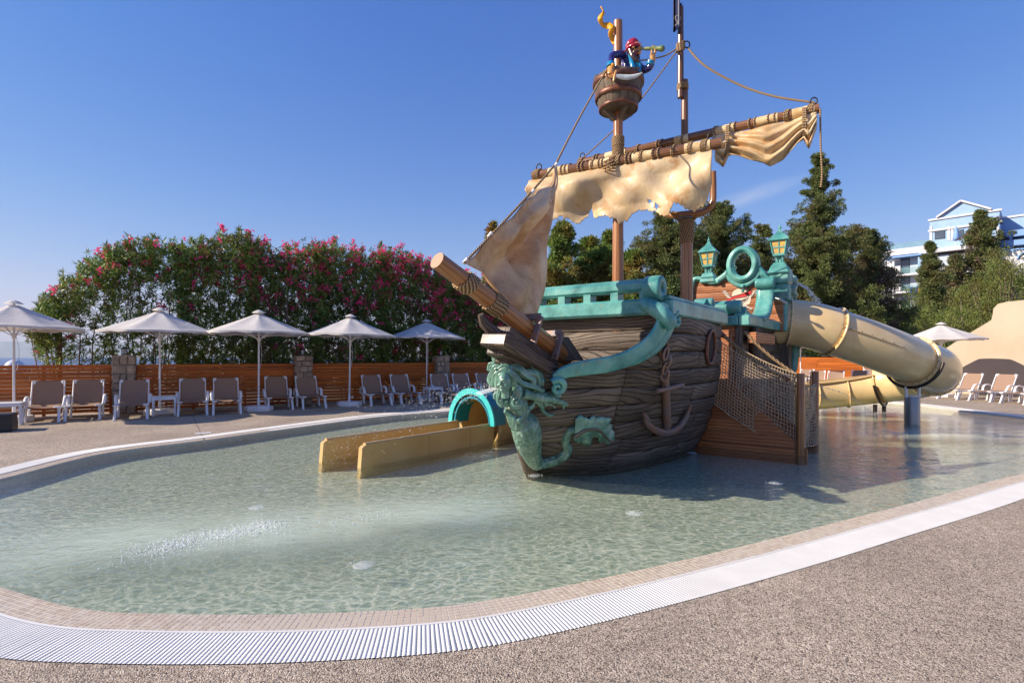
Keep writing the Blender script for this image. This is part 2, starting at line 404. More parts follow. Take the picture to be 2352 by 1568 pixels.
M['jib']=sail_m('jib_resin',srgb(176,132,90),srgb(222,182,136),srgb(240,208,166),0.5)
M['wrap']=simple('sail_wrap',srgb(196,156,100),srgb(232,208,162),0.4,5,0.2,30)
def rope_m():
    s=NT('rope'); v=s.coord('UV'); wv=s.n('ShaderNodeTexWave',wave_type='BANDS',bands_direction='DIAGONAL'); s.l(v,wv.inputs[0]); wv.inputs['Scale'].default_value=16
    col=s.ramp(wv.outputs['Fac'],[(0.1,srgb(96,72,50)),(0.6,srgb(176,144,106)),(1,srgb(198,168,128))])
    return s.done(col,0.8,s.bump(wv.outputs['Fac'],0.8,0.01),0.2)
M['rope']=rope_m()
M['net']=simple('net_cord',srgb(178,150,118),srgb(208,182,148),0.85,20)
M['cream']=simple('slide_gelcoat',srgb(222,188,132),srgb(232,204,152),0.24,2.0,0.05,18,coat=.4,detail=3)
M['creamdark']=simple('slide_outer',srgb(178,146,98),srgb(190,160,112),0.3,2.0,0.06,18,coat=.3,detail=3)
def flume_m():
    s=NT('flume_gelcoat'); v=s.coord('Object'); col=s.ramp(s.noise(v,1.5,3),[(0.3,srgb(196,160,100)),(0.7,srgb(210,178,120))])
    m=s.done(col,0.25,s.bump(s.noise(v,14,4),0.05,0.01),0.5,0,0.4); return m
M['flume']=flume_m()
M['turq']=simple('turquoise_gelcoat',srgb(52,186,184),srgb(76,206,200),0.25,2,coat=.3)
M['turqd']=simple('turquoise_deep',srgb(12,120,140),srgb(20,134,150),0.3,2,coat=.3)
M['white']=simple('white_plastic',srgb(222,220,222),srgb(232,230,232),0.4,3,0.03,30)
M['whitemetal']=simple('white_metal',srgb(214,212,214),srgb(226,224,226),0.35,3)
def sling_m():
    s=NT('sling_fabric'); v=s.coord('UV'); a=s.wave(v,55,0,0,1,'X'); b=s.wave(v,55,0,0,1,'Y'); k=s.math('MULTIPLY',a,b)
    col=s.ramp(k,[(0,srgb(128,102,86)),(0.7,srgb(184,152,130))]); col=s.mix(s.ramp(s.noise(s.coord('Object',(1,1,1),5),4,4),[(.3,0.0),(.7,.25)]),col,srgb(150,128,116))
    return s.done(col,0.8,s.bump(k,0.2,0.003),0.2)
M['sling']=sling_m()
def canopy_m():
    s=NT('canopy_fabric'); v=s.coord('Object',(1,1,1),3); col=s.ramp(s.noise(v,2.5,5),[(0.3,srgb(212,206,200)),(0.7,srgb(226,220,214))])
    b=s.n('ShaderNodeBsdfPrincipled'); s.l(col,b.inputs['Base Color']); b.inputs['Roughness'].default_value=0.85; b.inputs['Specular IOR Level'].default_value=.15
    s.l(s.bump(s.noise(v,9,5),.35,.02),b.inputs['Normal'])
    t=s.n('ShaderNodeBsdfTranslucent'); s.l(col,t.inputs[0]); m=s.n('ShaderNodeMixShader'); m.inputs[0].default_value=.22
    s.l(b.outputs[0],m.inputs[1]); s.l(t.outputs[0],m.inputs[2]); s.l(m.outputs[0],s.out.inputs[0]); return s.m
M['canopy']=canopy_m()
M['stone']=simple('stone',srgb(128,116,104),srgb(178,158,138),0.85,7,0.8,30,rnd=9,var=.22,bd=.015)
M['mortar']=simple('mortar',srgb(92,86,80),srgb(112,106,98),0.9,12,0.6,60)
M['lampblack']=simple('black_metal',srgb(20,20,24),srgb(34,34,38),0.4,6)
M['steel']=simple('brushed_steel',srgb(150,148,146),srgb(176,174,172),0.48,1.2,0.02,40,metal=1.0,stretch=(1,1,.15))
M['darkpipe']=simple('dark_pipe',srgb(52,46,44),srgb(70,62,58),0.3,3,metal=.6)
M['bolt']=simple('bolt_steel',srgb(96,92,90),srgb(130,126,124),0.35,8,metal=.8)
def plaster_m():
    s=NT('cream_plaster'); v=s.coord('Object'); col=s.ramp(s.noise(v,.8,6,.6),[(0.3,srgb(178,160,138)),(0.7,srgb(190,172,150))])
    return s.done(col,.9,s.bump(s.noise(v,60,5),.25,.006),.2)
M['plaster']=plaster_m()
M['hotelwhite']=simple('hotel_white',srgb(206,202,204),srgb(220,216,216),0.8,1.0)
M['hotelblue']=simple('hotel_blue',srgb(148,178,208),srgb(158,186,214),0.8,1.0)
M['hotelband']=simple('hotel_blue_band',srgb(122,158,204),srgb(130,166,210),0.7,1.0)
M['glass']=simple('window_glass',srgb(60,72,84),srgb(86,98,110),0.08,.4,spec=.8)
M['curtain']=simple('curtain',srgb(170,184,200),srgb(200,210,220),0.6,6,stretch=(1,1,.05))
M['railglass']=simple('balcony_glass',srgb(120,160,165),srgb(140,176,180),0.1,1,Alpha=0.35)
M['bark']=simple('bark',srgb(84,66,50),srgb(126,102,82),0.85,8,0.8,30,stretch=(1,1,.2))
M['greybark']=simple('grey_bark',srgb(112,96,84),srgb(160,140,124),0.85,8,0.6,30)
M['oleander']=leafmat('oleander_leaf',[srgb(64,92,36),srgb(94,124,50),srgb(132,154,70),srgb(76,106,44),srgb(176,178,98)],.42,.3,srgb(92,88,42))
M['petal']=leafmat('oleander_petal',[srgb(226,30,104),srgb(244,64,134),srgb(250,112,166),srgb(232,40,112)],.6,.35)
M['cypress']=leafmat('conifer_leaf',[srgb(62,80,40),srgb(88,104,52),srgb(122,130,70),srgb(74,92,46),srgb(142,140,84)],.7,.3,srgb(112,104,62),pscale=.7)
M['deadleaf']=leafmat('dry_conifer_leaf',[srgb(112,92,76),srgb(136,112,94),srgb(92,78,60),srgb(84,80,52)],.8,.15)
M['tamarisk']=leafmat('tamarisk_leaf',[srgb(78,104,44),srgb(106,132,58),srgb(134,150,76),srgb(92,118,52)],.6,.4,srgb(160,116,58),pscale=.35)
M['shrub']=leafmat('shrub_leaf',[srgb(84,104,44),srgb(116,130,60),srgb(150,154,82),srgb(100,114,54)],.55,.4,srgb(124,116,58),pscale=.6)
M['darkleaf']=leafmat('dark_shrub_leaf',[srgb(66,84,36),srgb(92,110,50),srgb(120,130,66)],.5,.2)
M['soil']=simple('soil',srgb(88,74,56),srgb(120,102,76),0.95,2,0.5,20)
def deck_m():
    s=NT('pebble_resin'); v=s.coord('Object')
    vz=s.n('ShaderNodeTexVoronoi',feature='F1'); s.l(v,vz.inputs['Vector']); vz.inputs['Scale'].default_value=140
    cell=vz.outputs['Color']; sep=s.n('ShaderNodeSeparateColor'); s.l(cell,sep.inputs[0])
    col=s.ramp(sep.outputs[0],[(0.0,srgb(84,72,64)),(0.14,srgb(158,140,122)),(0.5,srgb(208,186,160)),(0.8,srgb(224,203,177)),(1,srgb(238,224,202))])
    edge=s.ramp(vz.outputs['Distance'],[(0.30,0.0),(0.75,1.0)])
    col=s.mix(s.math('MULTIPLY',edge,.55),col,srgb(84,70,62))
    big=s.ramp(s.noise(v,.9,5,.6),[(0.3,0.78),(0.7,1.12)]); mid=s.ramp(s.noise(v,16,4,.6),[(0.35,0.82),(0.65,1.12)])
    col=s.scaled(s.scaled(col,big),mid)
    h=s.math('SUBTRACT',1.0,vz.outputs['Distance'])
    return s.done(col,.75,s.bump(h,.9,.005),.35)
M['deck']=deck_m()
M['grate']=simple('grating_plastic',srgb(222,218,210),srgb(230,226,218),0.45,4)
M['channel']=simple('channel_grey',srgb(140,140,142),srgb(160,160,162),0.8,4)  # plain grey of the channel bed under the bars
def tile_m():
    s=NT('mosaic_tile'); col=s.ramp(s.rndval(0,1,True),[(0,srgb(186,166,142)),(.5,srgb(200,182,158)),(1,srgb(208,192,170))]); v=s.coord('Object')
    col=s.mix(s.ramp(s.noise(v,1.1,5,.6),[(.4,0.0),(.7,.35)]),col,srgb(196,190,180))
    return s.done(col,.4,s.bump(s.noise(v,40,4),.1,.004),.4)
M['tile']=tile_m()
M['grout']=simple('grout',srgb(208,198,184),srgb(218,208,196),0.85,20)
def floor_m():
    s=NT('pool_mosaic'); v=s.coord('Object'); q=s.n('ShaderNodeTexBrick'); s.l(v,q.inputs['Vector']); q.offset=0; q.inputs['Scale'].default_value=14
    q.inputs['Color1'].default_value=srgb(244,242,224); q.inputs['Color2'].default_value=srgb(234,234,216); q.inputs['Mortar'].default_value=srgb(218,218,204)
    q.inputs['Mortar Size'].default_value=.012; q.inputs['Brick Width'].default_value=.5; q.inputs['Row Height'].default_value=.5
    col=s.mix(.3,q.outputs[0],s.ramp(s.noise(v,.5,4),[(0.3,srgb(232,238,222)),(0.7,srgb(246,242,224))]))
    return s.done(col,.5)
M['poolfloor']=floor_m()
def water_m():
    s=NT('pool_water'); v=s.coord('Object')
    # rippled surface: wind ripples plus turbulence
    w1=s.n('ShaderNodeVectorMath',operation='MULTIPLY_ADD'); nzc=s.n('ShaderNodeTexNoise'); s.l(v,nzc.inputs['Vector']); nzc.inputs['Scale'].default_value=1.3; nzc.inputs['Detail'].default_value=3
    s.l(nzc.outputs['Color'],w1.inputs[0]); w1.inputs[1].default_value=(.55,.55,.55); s.l(v,w1.inputs[2]); vv=w1.outputs[0]
    st=s.n('ShaderNodeMapping'); s.l(vv,st.inputs[0]); st.inputs['Rotation'].default_value=(0,0,R(18)); st.inputs['Scale'].default_value=(1.0,1.7,1)
    a=s.noise(st.outputs[0],5.0,4,.6,.4); b=s.noise(st.outputs[0],17,3,.55,.5)
    h=s.math('ADD',s.math('MULTIPLY',a,1.0),s.math('MULTIPLY',b,.42))
    nrm=s.bump(h,.42,.04)
    # caustic network painted as colour: bright lines, dim cells in the transmitted tint
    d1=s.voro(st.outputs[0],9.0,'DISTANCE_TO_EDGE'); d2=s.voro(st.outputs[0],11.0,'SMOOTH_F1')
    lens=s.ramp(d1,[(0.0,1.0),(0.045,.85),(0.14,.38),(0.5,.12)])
    caustic2=s.ramp(s.noise(st.outputs[0],13,2,.55,1.4),[(0.40,0.15),(0.5,.9),(0.60,0.15)])
    lens=s.math('ADD',s.math('MULTIPLY',lens,.55),s.math('MULTIPLY',caustic2,.45))
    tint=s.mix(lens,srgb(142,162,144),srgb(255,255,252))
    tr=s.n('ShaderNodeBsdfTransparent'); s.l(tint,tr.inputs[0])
    df=s.n('ShaderNodeBsdfDiffuse'); df.inputs[0].default_value=srgb(190,202,182)
    # aerated, milky water where the jets come up
    at=s.n('ShaderNodeAttribute'); at.attribute_name='foam'
    mk=s.math('MULTIPLY',at.outputs['Fac'],s.ramp(s.noise(vv,2.4,5,.6,.5),[(0.25,.75),(0.7,1.0)]))
    mk=s.math('ADD',s.math('MULTIPLY',mk,.97),0.03,True)
    body=s.n('ShaderNodeMixShader'); s.l(mk,body.inputs[0]); s.l(tr.outputs[0],body.inputs[1]); s.l(df.outputs[0],body.inputs[2])
    gl=s.n('ShaderNodeBsdfGlossy'); gl.inputs['Roughness'].default_value=.04; s.l(nrm,gl.inputs['Normal']); gl.inputs[0].default_value=(1,1,1,1)
    gm=s.n('ShaderNodeNewGeometry'); dt=s.n('ShaderNodeVectorMath',operation='DOT_PRODUCT'); s.l(gm.outputs['Incoming'],dt.inputs[0]); s.l(nrm,dt.inputs[1])
    fr_=s.math('ADD',s.math('MULTIPLY',s.math('POWER',s.math('SUBTRACT',1.0,s.math('ABSOLUTE',dt.outputs['Value'],0.0,True),True),5.0),.85),.02,True)
    mx=s.n('ShaderNodeMixShader'); s.l(fr_,mx.inputs[0]); s.l(body.outputs[0],mx.inputs[1]); s.l(gl.outputs[0],mx.inputs[2]); s.l(mx.outputs[0],s.out.inputs[0]); return s.m
M['water']=water_m()
def sea_m():
    s=NT('sea_water'); v=s.coord('Object',(.02,.05,1)); col=s.ramp(s.noise(v,1,4),[(.3,srgb(14,44,104)),(.7,srgb(24,60,124))])
    return s.done(col,.25,s.bump(s.noise(s.coord('Object',(.12,.3,1)),1,5),.8,1.2),.5)
M['sea']=sea_m()
M['mount']=simple('mountain_rock',srgb(92,98,80),srgb(130,124,104),0.9,.002)
def spray_m(name,alpha):
    s=NT(name); d=s.n('ShaderNodeBsdfPrincipled'); d.inputs['Base Color'].default_value=(.97,.98,.98,1); d.inputs['Roughness'].default_value=.1; d.inputs['Alpha'].default_value=alpha
    s.l(d.outputs[0],s.out.inputs[0]); return s.m
M['drop']=spray_m('water_drops',.85); M['froth']=simple('white_froth',srgb(246,250,250),srgb(255,255,255),.6,9); M['jet']=spray_m('water_jet',.25)
M['black']=simple('black_paint',srgb(16,16,22),srgb(30,30,40),.5)
def plain(name,c,rough=.45,coat=0.0): return simple(name,c,tuple(min(1,q*1.15) for q in c[:3])+(1,),rough,8,coat=coat)
M['coat']=simple('navy_coat_paint',srgb(36,34,92),srgb(62,52,122),.25,6,0.2,12,coat=.5)
M['cyan']=plain('cyan_paint',srgb(24,128,172),.25,.5)
M['skin']=plain('skin_paint',srgb(206,152,86),.3,.4)
M['beard']=simple('beard_paint',srgb(50,34,30),srgb(84,60,54),.3,14,coat=.4,stretch=(1,1,.3))
M['red']=plain('crimson_paint',srgb(158,20,50),.3,.5)
M['brass']=simple('brass_green_paint',srgb(92,112,66),srgb(150,152,92),.3,20,coat=.3)
M['blade']=simple('blade_paint',srgb(176,182,178),srgb(214,218,212),.3,9)
M['yellow']=plain('yellow_flag',srgb(236,164,16),.5)
M['navy']=simple('black_flag',srgb(14,20,52),srgb(24,34,74),.5,5)
M['amber']=simple('amber_glass',srgb(232,190,96),srgb(196,158,104),.3,12)
M['skullw']=plain('skull_white',srgb(216,196,172),.6)
M['skullr']=plain('skull_red',srgb(188,36,34),.6)
M['ink']=plain('ink_lines',srgb(58,44,40),.6)
M['bladep']=plain('painted_blade',srgb(188,176,162),.6)
# ------------------------------------------------------------------ the pool and its deck
px_near=[(0,1408),(150,1440),(300,1447),(450,1450),(700,1447),(1000,1430),(1200,1400),(1500,1335),(1800,1260),(2000,1205),(2200,1150),(2352,1105)]
px_far=[(0,1089),(227,1036),(464,1006),(603,987),(863,954),(1032,941)]
ring=[G(*p) for p in px_near]+[V2(7.9,7.05),V2(10.3,8.4),V2(11.9,9.7),V2(12.5,11.4),V2(12.5,14),V2(12.5,16.4),V2(11.6,18.2),V2(9.5,19.0),V2(6,18.9),V2(3,17.8),V2(.5,16.2)]
ring+=[G(*p) for p in px_far[::-1]]+[V2(-6.2,5.4),V2(-5.45,4.45),V2(-4.2,3.55)]
n=len(ring); dense=[]
for i in range(n):
    p0,p1,p2,p3=ring[i-1],ring[i],ring[(i+1)%n],ring[(i+2)%n]
    for k in range(24):
        t=k/24; dense.append(0.5*((2*p1)+(p2-p0)*t+(2*p0-5*p1+4*p2-p3)*t*t+(3*p1-p0-3*p2+p3)*t*t*t))
def resample(pts,step=None,count=None,closed=True):
    Q=pts+[pts[0]] if closed else pts; d=[0]
    for i in range(1,len(Q)): d.append(d[-1]+(Q[i]-Q[i-1]).length)
    L=d[-1]; m=count or int(round(L/step)); out=[]
    xs=np.interp([L*k/m for k in range(m if closed else m+1)],d,[q.x for q in Q]); ys=np.interp([L*k/m for k in range(m if closed else m+1)],d,[q.y for q in Q])
    return [Vector((a,b,0)) for a,b in zip(xs,ys)],L
base_ring,_=resample(dense,count=640)
for _ in range(2): base_ring=[(base_ring[i-1]+base_ring[i]*2+base_ring[(i+1)%640])/4 for i in range(640)]
def normals(pts):
    m=len(pts); out=[]
    for i in range(m):
        t=(pts[(i+1)%m]-pts[i-1]).normalized(); out.append(Vector((t.y,-t.x,0)))   # ring runs counter-clockwise: outward
    return out
RN=normals(base_ring)
def off(d,z): return [Vector((p.x+n_.x*d,p.y+n_.y*d,z)) for p,n_ in zip(base_ring,RN)]
WATER=-0.03; FLOOR=-0.17; TW=0.20; GW=0.30
def strip(a,b,mb):
    m=len(a)
    mb.add(a+b,[(i,(i+1)%m,m+(i+1)%m,m+i) for i in range(m)],None,False)
mb=MB(); strip(off(GW,0.0),off(GW,-0.14),mb)
cen=Vector((3,10.5,0)); poly=[Vector(q+(0,)) for q in[(-31,3.5),(6,25.3),(10,33),(48,46),(48,-22),(-31,-22)]]
def clip(p):
    d=(p-cen).normalized(); best=None
    for i in range(len(poly)):
        a=poly[i]; e=poly[(i+1)%len(poly)]-a; den=d.x*e.y-d.y*e.x
        if abs(den)<1e-9: continue
        t=((a.x-cen.x)*e.y-(a.y-cen.y)*e.x)/den; s_=((a.x-cen.x)*d.y-(a.y-cen.y)*d.x)/den
        if t>0 and -1e-6<=s_<=1+1e-6 and (best is None or t<best): best=t
    return cen+d*best
og=off(GW,0.0); strip([clip(p) for p in base_ring],og,mb)
mb.build('pool_deck',M['deck'],kind='structure')
floor=MB(); pin=off(-TW,FLOOR); floor.add(pin,[tuple(range(640))]); strip(off(-TW,-0.012),pin,floor); floor.build('pool_floor',M['poolfloor'],kind='structure')
for k,(a_,b_) in enumerate((((443,955),(472,1017)),((2310,1250),(1420,1568)),((1150,925),(1142,934)))):
    if k==1: continue
    A_,B_=G(a_[0],a_[1],.003),G(b_[0],b_[1],.003); jm=MB(); d_=(B_-A_).normalized(); n_=Vector((-d_.y,d_.x,0))*.006; jm.add([A_-n_,B_-n_,B_+n_,A_+n_],[(0,1,2,3)]); jm.build('deck_joint',M['mortar'],kind='structure')
# water sheet with an attribute that says how milky the jets make it
jets=[(G(620,1215,WATER),1.5,.62,14),(G(300,1235,WATER),.9,.6,25),(G(930,1180,WATER),1.1,.5,14),(Vector((8.3,10.2,0)),1.5,.7,0)]
def milky(x,y):
    t=0
    for c,a,b,rot in jets:
        dx,dy=x-c.x,y-c.y; ca,sa=math.cos(R(rot)),math.sin(R(rot)); u=(dx*ca+dy*sa)/a; v=(-dx*sa+dy*ca)/b
        t=max(t,math.exp(-(u*u+v*v)*.8))
    return t
xs=np.arange(-6.6,12.6,.12); ys=np.arange(2.4,19.2,.12); W=off(-TW+0.004,WATER)
wp=np.array([(p.x,p.y) for p in W])
def inside(X,Y):
    r=np.zeros(X.shape,bool); m=len(wp)
    for i in range(0,m):
        x1,y1=wp[i-1];x2,y2=wp[i]
        c=((y1>Y)!=(y2>Y))&(X<(x2-x1)*(Y-y1)/(y2-y1+1e-12)+x1); r^=c
    return r
# one n-gon would carry no attribute detail: triangulate with bmesh
import bmesh
bm=bmesh.new(); vs_=[bm.verts.new(p) for p in W]; bm.faces.new(vs_)
for k in range(0,160):
    x=-6.6+k*.12*1.2
    bmesh.ops.bisect_plane(bm,geom=bm.verts[:]+bm.edges[:]+bm.faces[:],plane_co=(x,0,0),plane_no=(1,0,0))
    if x>1.5 : 
        if x>12.4: break
for k in range(0,120):
    y=2.5+k*.14
    if y>19.2: break
    bmesh.ops.bisect_plane(bm,geom=bm.verts[:]+bm.edges[:]+bm.faces[:],plane_co=(0,y,0),plane_no=(0,1,0))
me=bpy.data.meshes.new('pool_water'); bm.to_mesh(me); bm.free()
at=me.attributes.new('foam','FLOAT','POINT'); at.data.foreach_set('value',[milky(v.co.x,v.co.y) for v in me.vertices])
me.materials.append(M['water']); wo_=bpy.data.objects.new('pool_water',me); C.objects.link(wo_); wo_['kind']='structure'
if wo_.data.polygons[0].normal.z<0: me.flip_normals()
# coping of mosaic tiles: grout bed with every tile on it
cop=thing('tiled_coping','sand coloured mosaic coping running around the edge of the pool','coping')
mb=MB(); strip(off(0,-0.0052),off(-TW,-0.0088),mb); strip(off(-TW,-0.0105),off(-TW-.002,FLOOR),mb); mb.build('grout_bed',M['grout'],cop)
lip=MB(); strip(off(0.018,0.004),off(-0.001,0.004),lip); strip(off(-0.001,0.004),off(-0.001,-0.02),lip); lip.build('white_lip',M['grate'],cop)
ROWS=6; pitch=0.036
tp,TL=resample(base_ring,step=pitch); tn=normals(tp); tiles=[]
for i in range(len(tp)):
    c0=tp[i]; 
    if not(c0.y<9.5 and c0.x<12 or (c0.y<10.5 and c0.x<-4)): continue
    j=(i+1)%len(tp)
    for r in range(ROWS):
        d0=-(TW*(r/ROWS)+.0015); d1=-(TW*((r+1)/ROWS)-.0015); a=.045
        def q(t,d): 
            p=tp[i].lerp(tp[j],t); nn=tn[i].lerp(tn[j],t); return Vector((p.x+nn.x*d,p.y+nn.y*d,0))
        dz=random.uniform(-.0006,.0006); z0=-0.0040-0.003*(r/ROWS)+dz
        pts=[q(a,d0),q(1-a,d0),q(1-a,d1),q(a,d1)]
        ctr=sum(pts,Vector())/4; tiles.append((ctr.length,pts,z0))
tiles.sort(key=lambda t:t[0])
def tile_geo(mb,pts,z):
    c=sum(pts,Vector())/4; top=[Vector((lerp(p.x,c.x,.05),lerp(p.y,c.y,.05),z)) for p in pts]; bot=[Vector((p.x,p.y,z-.006)) for p in pts]
    mb.add(top+bot,[(3,2,1,0),(0,1,5,4),(1,2,6,5),(2,3,7,6),(3,0,4,7)])
for k,(d,pts,z) in enumerate(tiles[:300]):
    mb=MB(); tile_geo(mb,pts,z); mb.build('tile',M['tile'],cop)
mb=MB()
for d,pts,z in tiles[300:]: tile_geo(mb,pts,z)
mb.build('mosaic_tiles',M['tile'],cop,'stuff')
# far stretch of the coping, too far to tell tiles apart
# overflow grating: wavy bars set across the channel
gr=thing('overflow_grating','white plastic overflow grating of wavy bars around the pool','grating')
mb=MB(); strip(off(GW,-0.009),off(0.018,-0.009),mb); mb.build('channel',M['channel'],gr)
gp,_=resample(base_ring,step=.0225); gn=normals(gp); V=[];Fq=[]; NS=22
wob=[.0050*math.sin(k/NS*PI*2*11+.4) for k in range(NS*2+1)]
for i in range(len(gp)):
    p=gp[i]; far=p.length
    fine=p.y<7.5 and p.x<7.2
    if p.y>9.6 and p.x>5: continue
    nn=gn[i]; t=Vector((-nn.y,nn.x,0)); m=NS*2 if fine else 1; o=len(V)
    for k in range(m+1):
        d=.02+(GW-.022)*k/m; s_=(wob[k] if fine else 0); ww=(.0102+.0012*math.cos(k/NS*PI*2*11*2)) if fine else .0102
        b=p+nn*d+t*s_
        for a,z in((-ww,-.003),(-ww*.8,.004),(ww*.8,.004),(ww,-.003)): V.append((b.x+t.x*a,b.y+t.y*a,z))
    for k in range(m):
        for c_ in range(3):
            a=o+k*4+c_; Fq.append((a,a+1,a+5,a+4))
raw_mesh('wavy_bars',V,Fq,M['grate'],gr,'stuff')
mb=MB()
farp=[i for i in range(640) if (base_ring[i].y>9.6 and base_ring[i].x>5)]
a,b=off(GW-.01,.002),off(.012,.002)
for i in farp: mb.add([a[i],a[(i+1)%640],b[(i+1)%640],b[i]],[(0,1,2,3)])
mb.build('bar_band',M['grate'],gr,'stuff')
# ------------------------------------------------------------------ land, sea, far mountains
def sm(t): t=max(0,min(1,t)); return t*t*(3-2*t)
def ground_h(x,y):
    low=-3.0; t=sm((x+4+(y-20)*.2)/10)
    h=lerp(low,-.35,t); h+=sm((y-34)/62)*10.5*sm((x-10)/34)
    return h+ (math.sin(x*.21)*math.cos(y*.17))*.25*t
mb=MB(); 
def gf(u,v): x=-260+u*560; y=14+v*260; return Vector((x,y,ground_h(x,y) if y>26 or x>50 or x<-24 else -3.0))
mb.grid(gf,90,60); mb.build('ground',M['soil'],kind='structure')
mb=MB(); mb.add([(-40000,-3000,-12),(40000,-3000,-12),(60000,60000,-12),(-60000,60000,-12)],[(0,1,2,3)]); mb.build('sea',M['sea'],kind='structure')
prof=[(-400,2),(-120,26),(-60,33),(0,37),(60,40),(110,47),(160,45),(200,38),(260,40),(330,30),(420,22),(520,10),(640,3)]
mb=MB()
def mf(u,v):
    px=-400+1040*u; h=interp(px,[a for a,b in prof],[b for a,b in prof])+1.6*math.sin(px*.11)+1.0*math.sin(px*.37); D=24000+v*3500
    k=math.sin(PI*min(1,v*.5+.5)) if v>0 else 1
    hz={0:-.4,1:1}
    zz=max(0,h)*math.sin(PI/2*min(1,v*1.6)) ; 
    return P(px,HY,D)+Vector((0,0,-16+zz/1200*24800))
mb.grid(mf,90,8); mb.build('mountains',M['mount'],kind='structure')
# closed body of slightly milky air over the sea
hz=NT('sea_haze'); vp=hz.n('ShaderNodeVolumePrincipled'); vp.inputs['Density'].default_value=HAZE_DENSITY if 'HAZE_DENSITY' in globals() else 1.3e-4; vp.inputs['Color'].default_value=(.74,.86,1,1); hz.l(vp.outputs[0],hz.out.inputs[1])
if USE_HAZE:
    mb=MB(); mb.box((0,15000,760),(60000,32000,1546)); hb=mb.build('haze',hz.m,kind='stuff')
# thin wisp of cloud is left to the sky
# ------------------------------------------------------------------ vegetation
def blades(name,base,dirs,L,Wd,mat,parent,rng,kind=None,bend=0.0):
    """one narrow four-cornered blade per row of base/dirs"""
    base=np.asarray(base,float); d=np.asarray(dirs,float); d/=np.linalg.norm(d,axis=1,keepdims=True)+1e-9; N=len(base)
    r=rng.normal(size=(N,3)); s=np.cross(d,r); s/=np.linalg.norm(s,axis=1,keepdims=True)+1e-9
    nn=np.cross(s,d); L=np.broadcast_to(L,(N,))[:,None]; Wd=np.broadcast_to(Wd,(N,))[:,None]
    v0=base; v1=base+d*L*.45+s*Wd*.5+nn*L*bend*.5; v2=base+d*L-nn*L*bend*.3; v3=base+d*L*.45-s*Wd*.5+nn*L*bend*.5
    V=np.stack([v0,v1,v2,v3],1).reshape(-1,3); Fq=np.arange(4*N).reshape(-1,4)
    return raw_mesh(name,V,Fq,mat,parent,kind)
rng=np.random.default_rng(11)
FD=Vector((.844,.536,0)).normalized(); FN=Vector((FD.y,-FD.x,0)); FO=Vector((-10.05,13.62,0))       # fence line, its pool-side normal
def fence_at_px(x,offs=0.0):
    """point on a line parallel to the fence, offs metres behind it, seen at pixel column x"""
    k=(x-CX)/F; o=FO-FN*offs; t=(k*o.y-o.x)/(FD.x-k*FD.y); return o+FD*t
hp=[(60,760),(90,712),(130,662),(180,622),(215,578),(280,566),(350,562),(440,556),(500,552),(560,545),(600,556),(640,574),(700,578),(760,566),(840,574),(920,586),(980,606),(1040,628),(1110,650),(1250,690),(1400,700)]
def hedge_top(x): return interp(x,[a for a,b in hp],[b for a,b in hp])+8*math.sin(x*.031+1)+7*math.sin(x*.121)+9*math.sin(x*.29+2)+5*math.sin(x*.61)-4
cuts=[78,255,420,580,735,880,1010,1130,1270]
lab=['oleander bush at the sea end of the hedge, leaning out beside the dark pole',
 'oleander bush behind the second white umbrella and the first stone pillar','tall oleander bush with red buds between the second and third umbrellas',
 'tallest oleander bush with many pink flowers above the third umbrella','oleander bush behind the second stone pillar','oleander bush with bright pink blossom behind the fourth umbrella',
 'oleander bush just left of the ship bowsprit, above the fifth umbrella','dark oleander bush mostly hidden behind the ship bow']
flower_k=[.12,.10,.12,.22,.16,.34,.26,.08]
dens=[.55,.72,.9,1,1,1,1,.7]
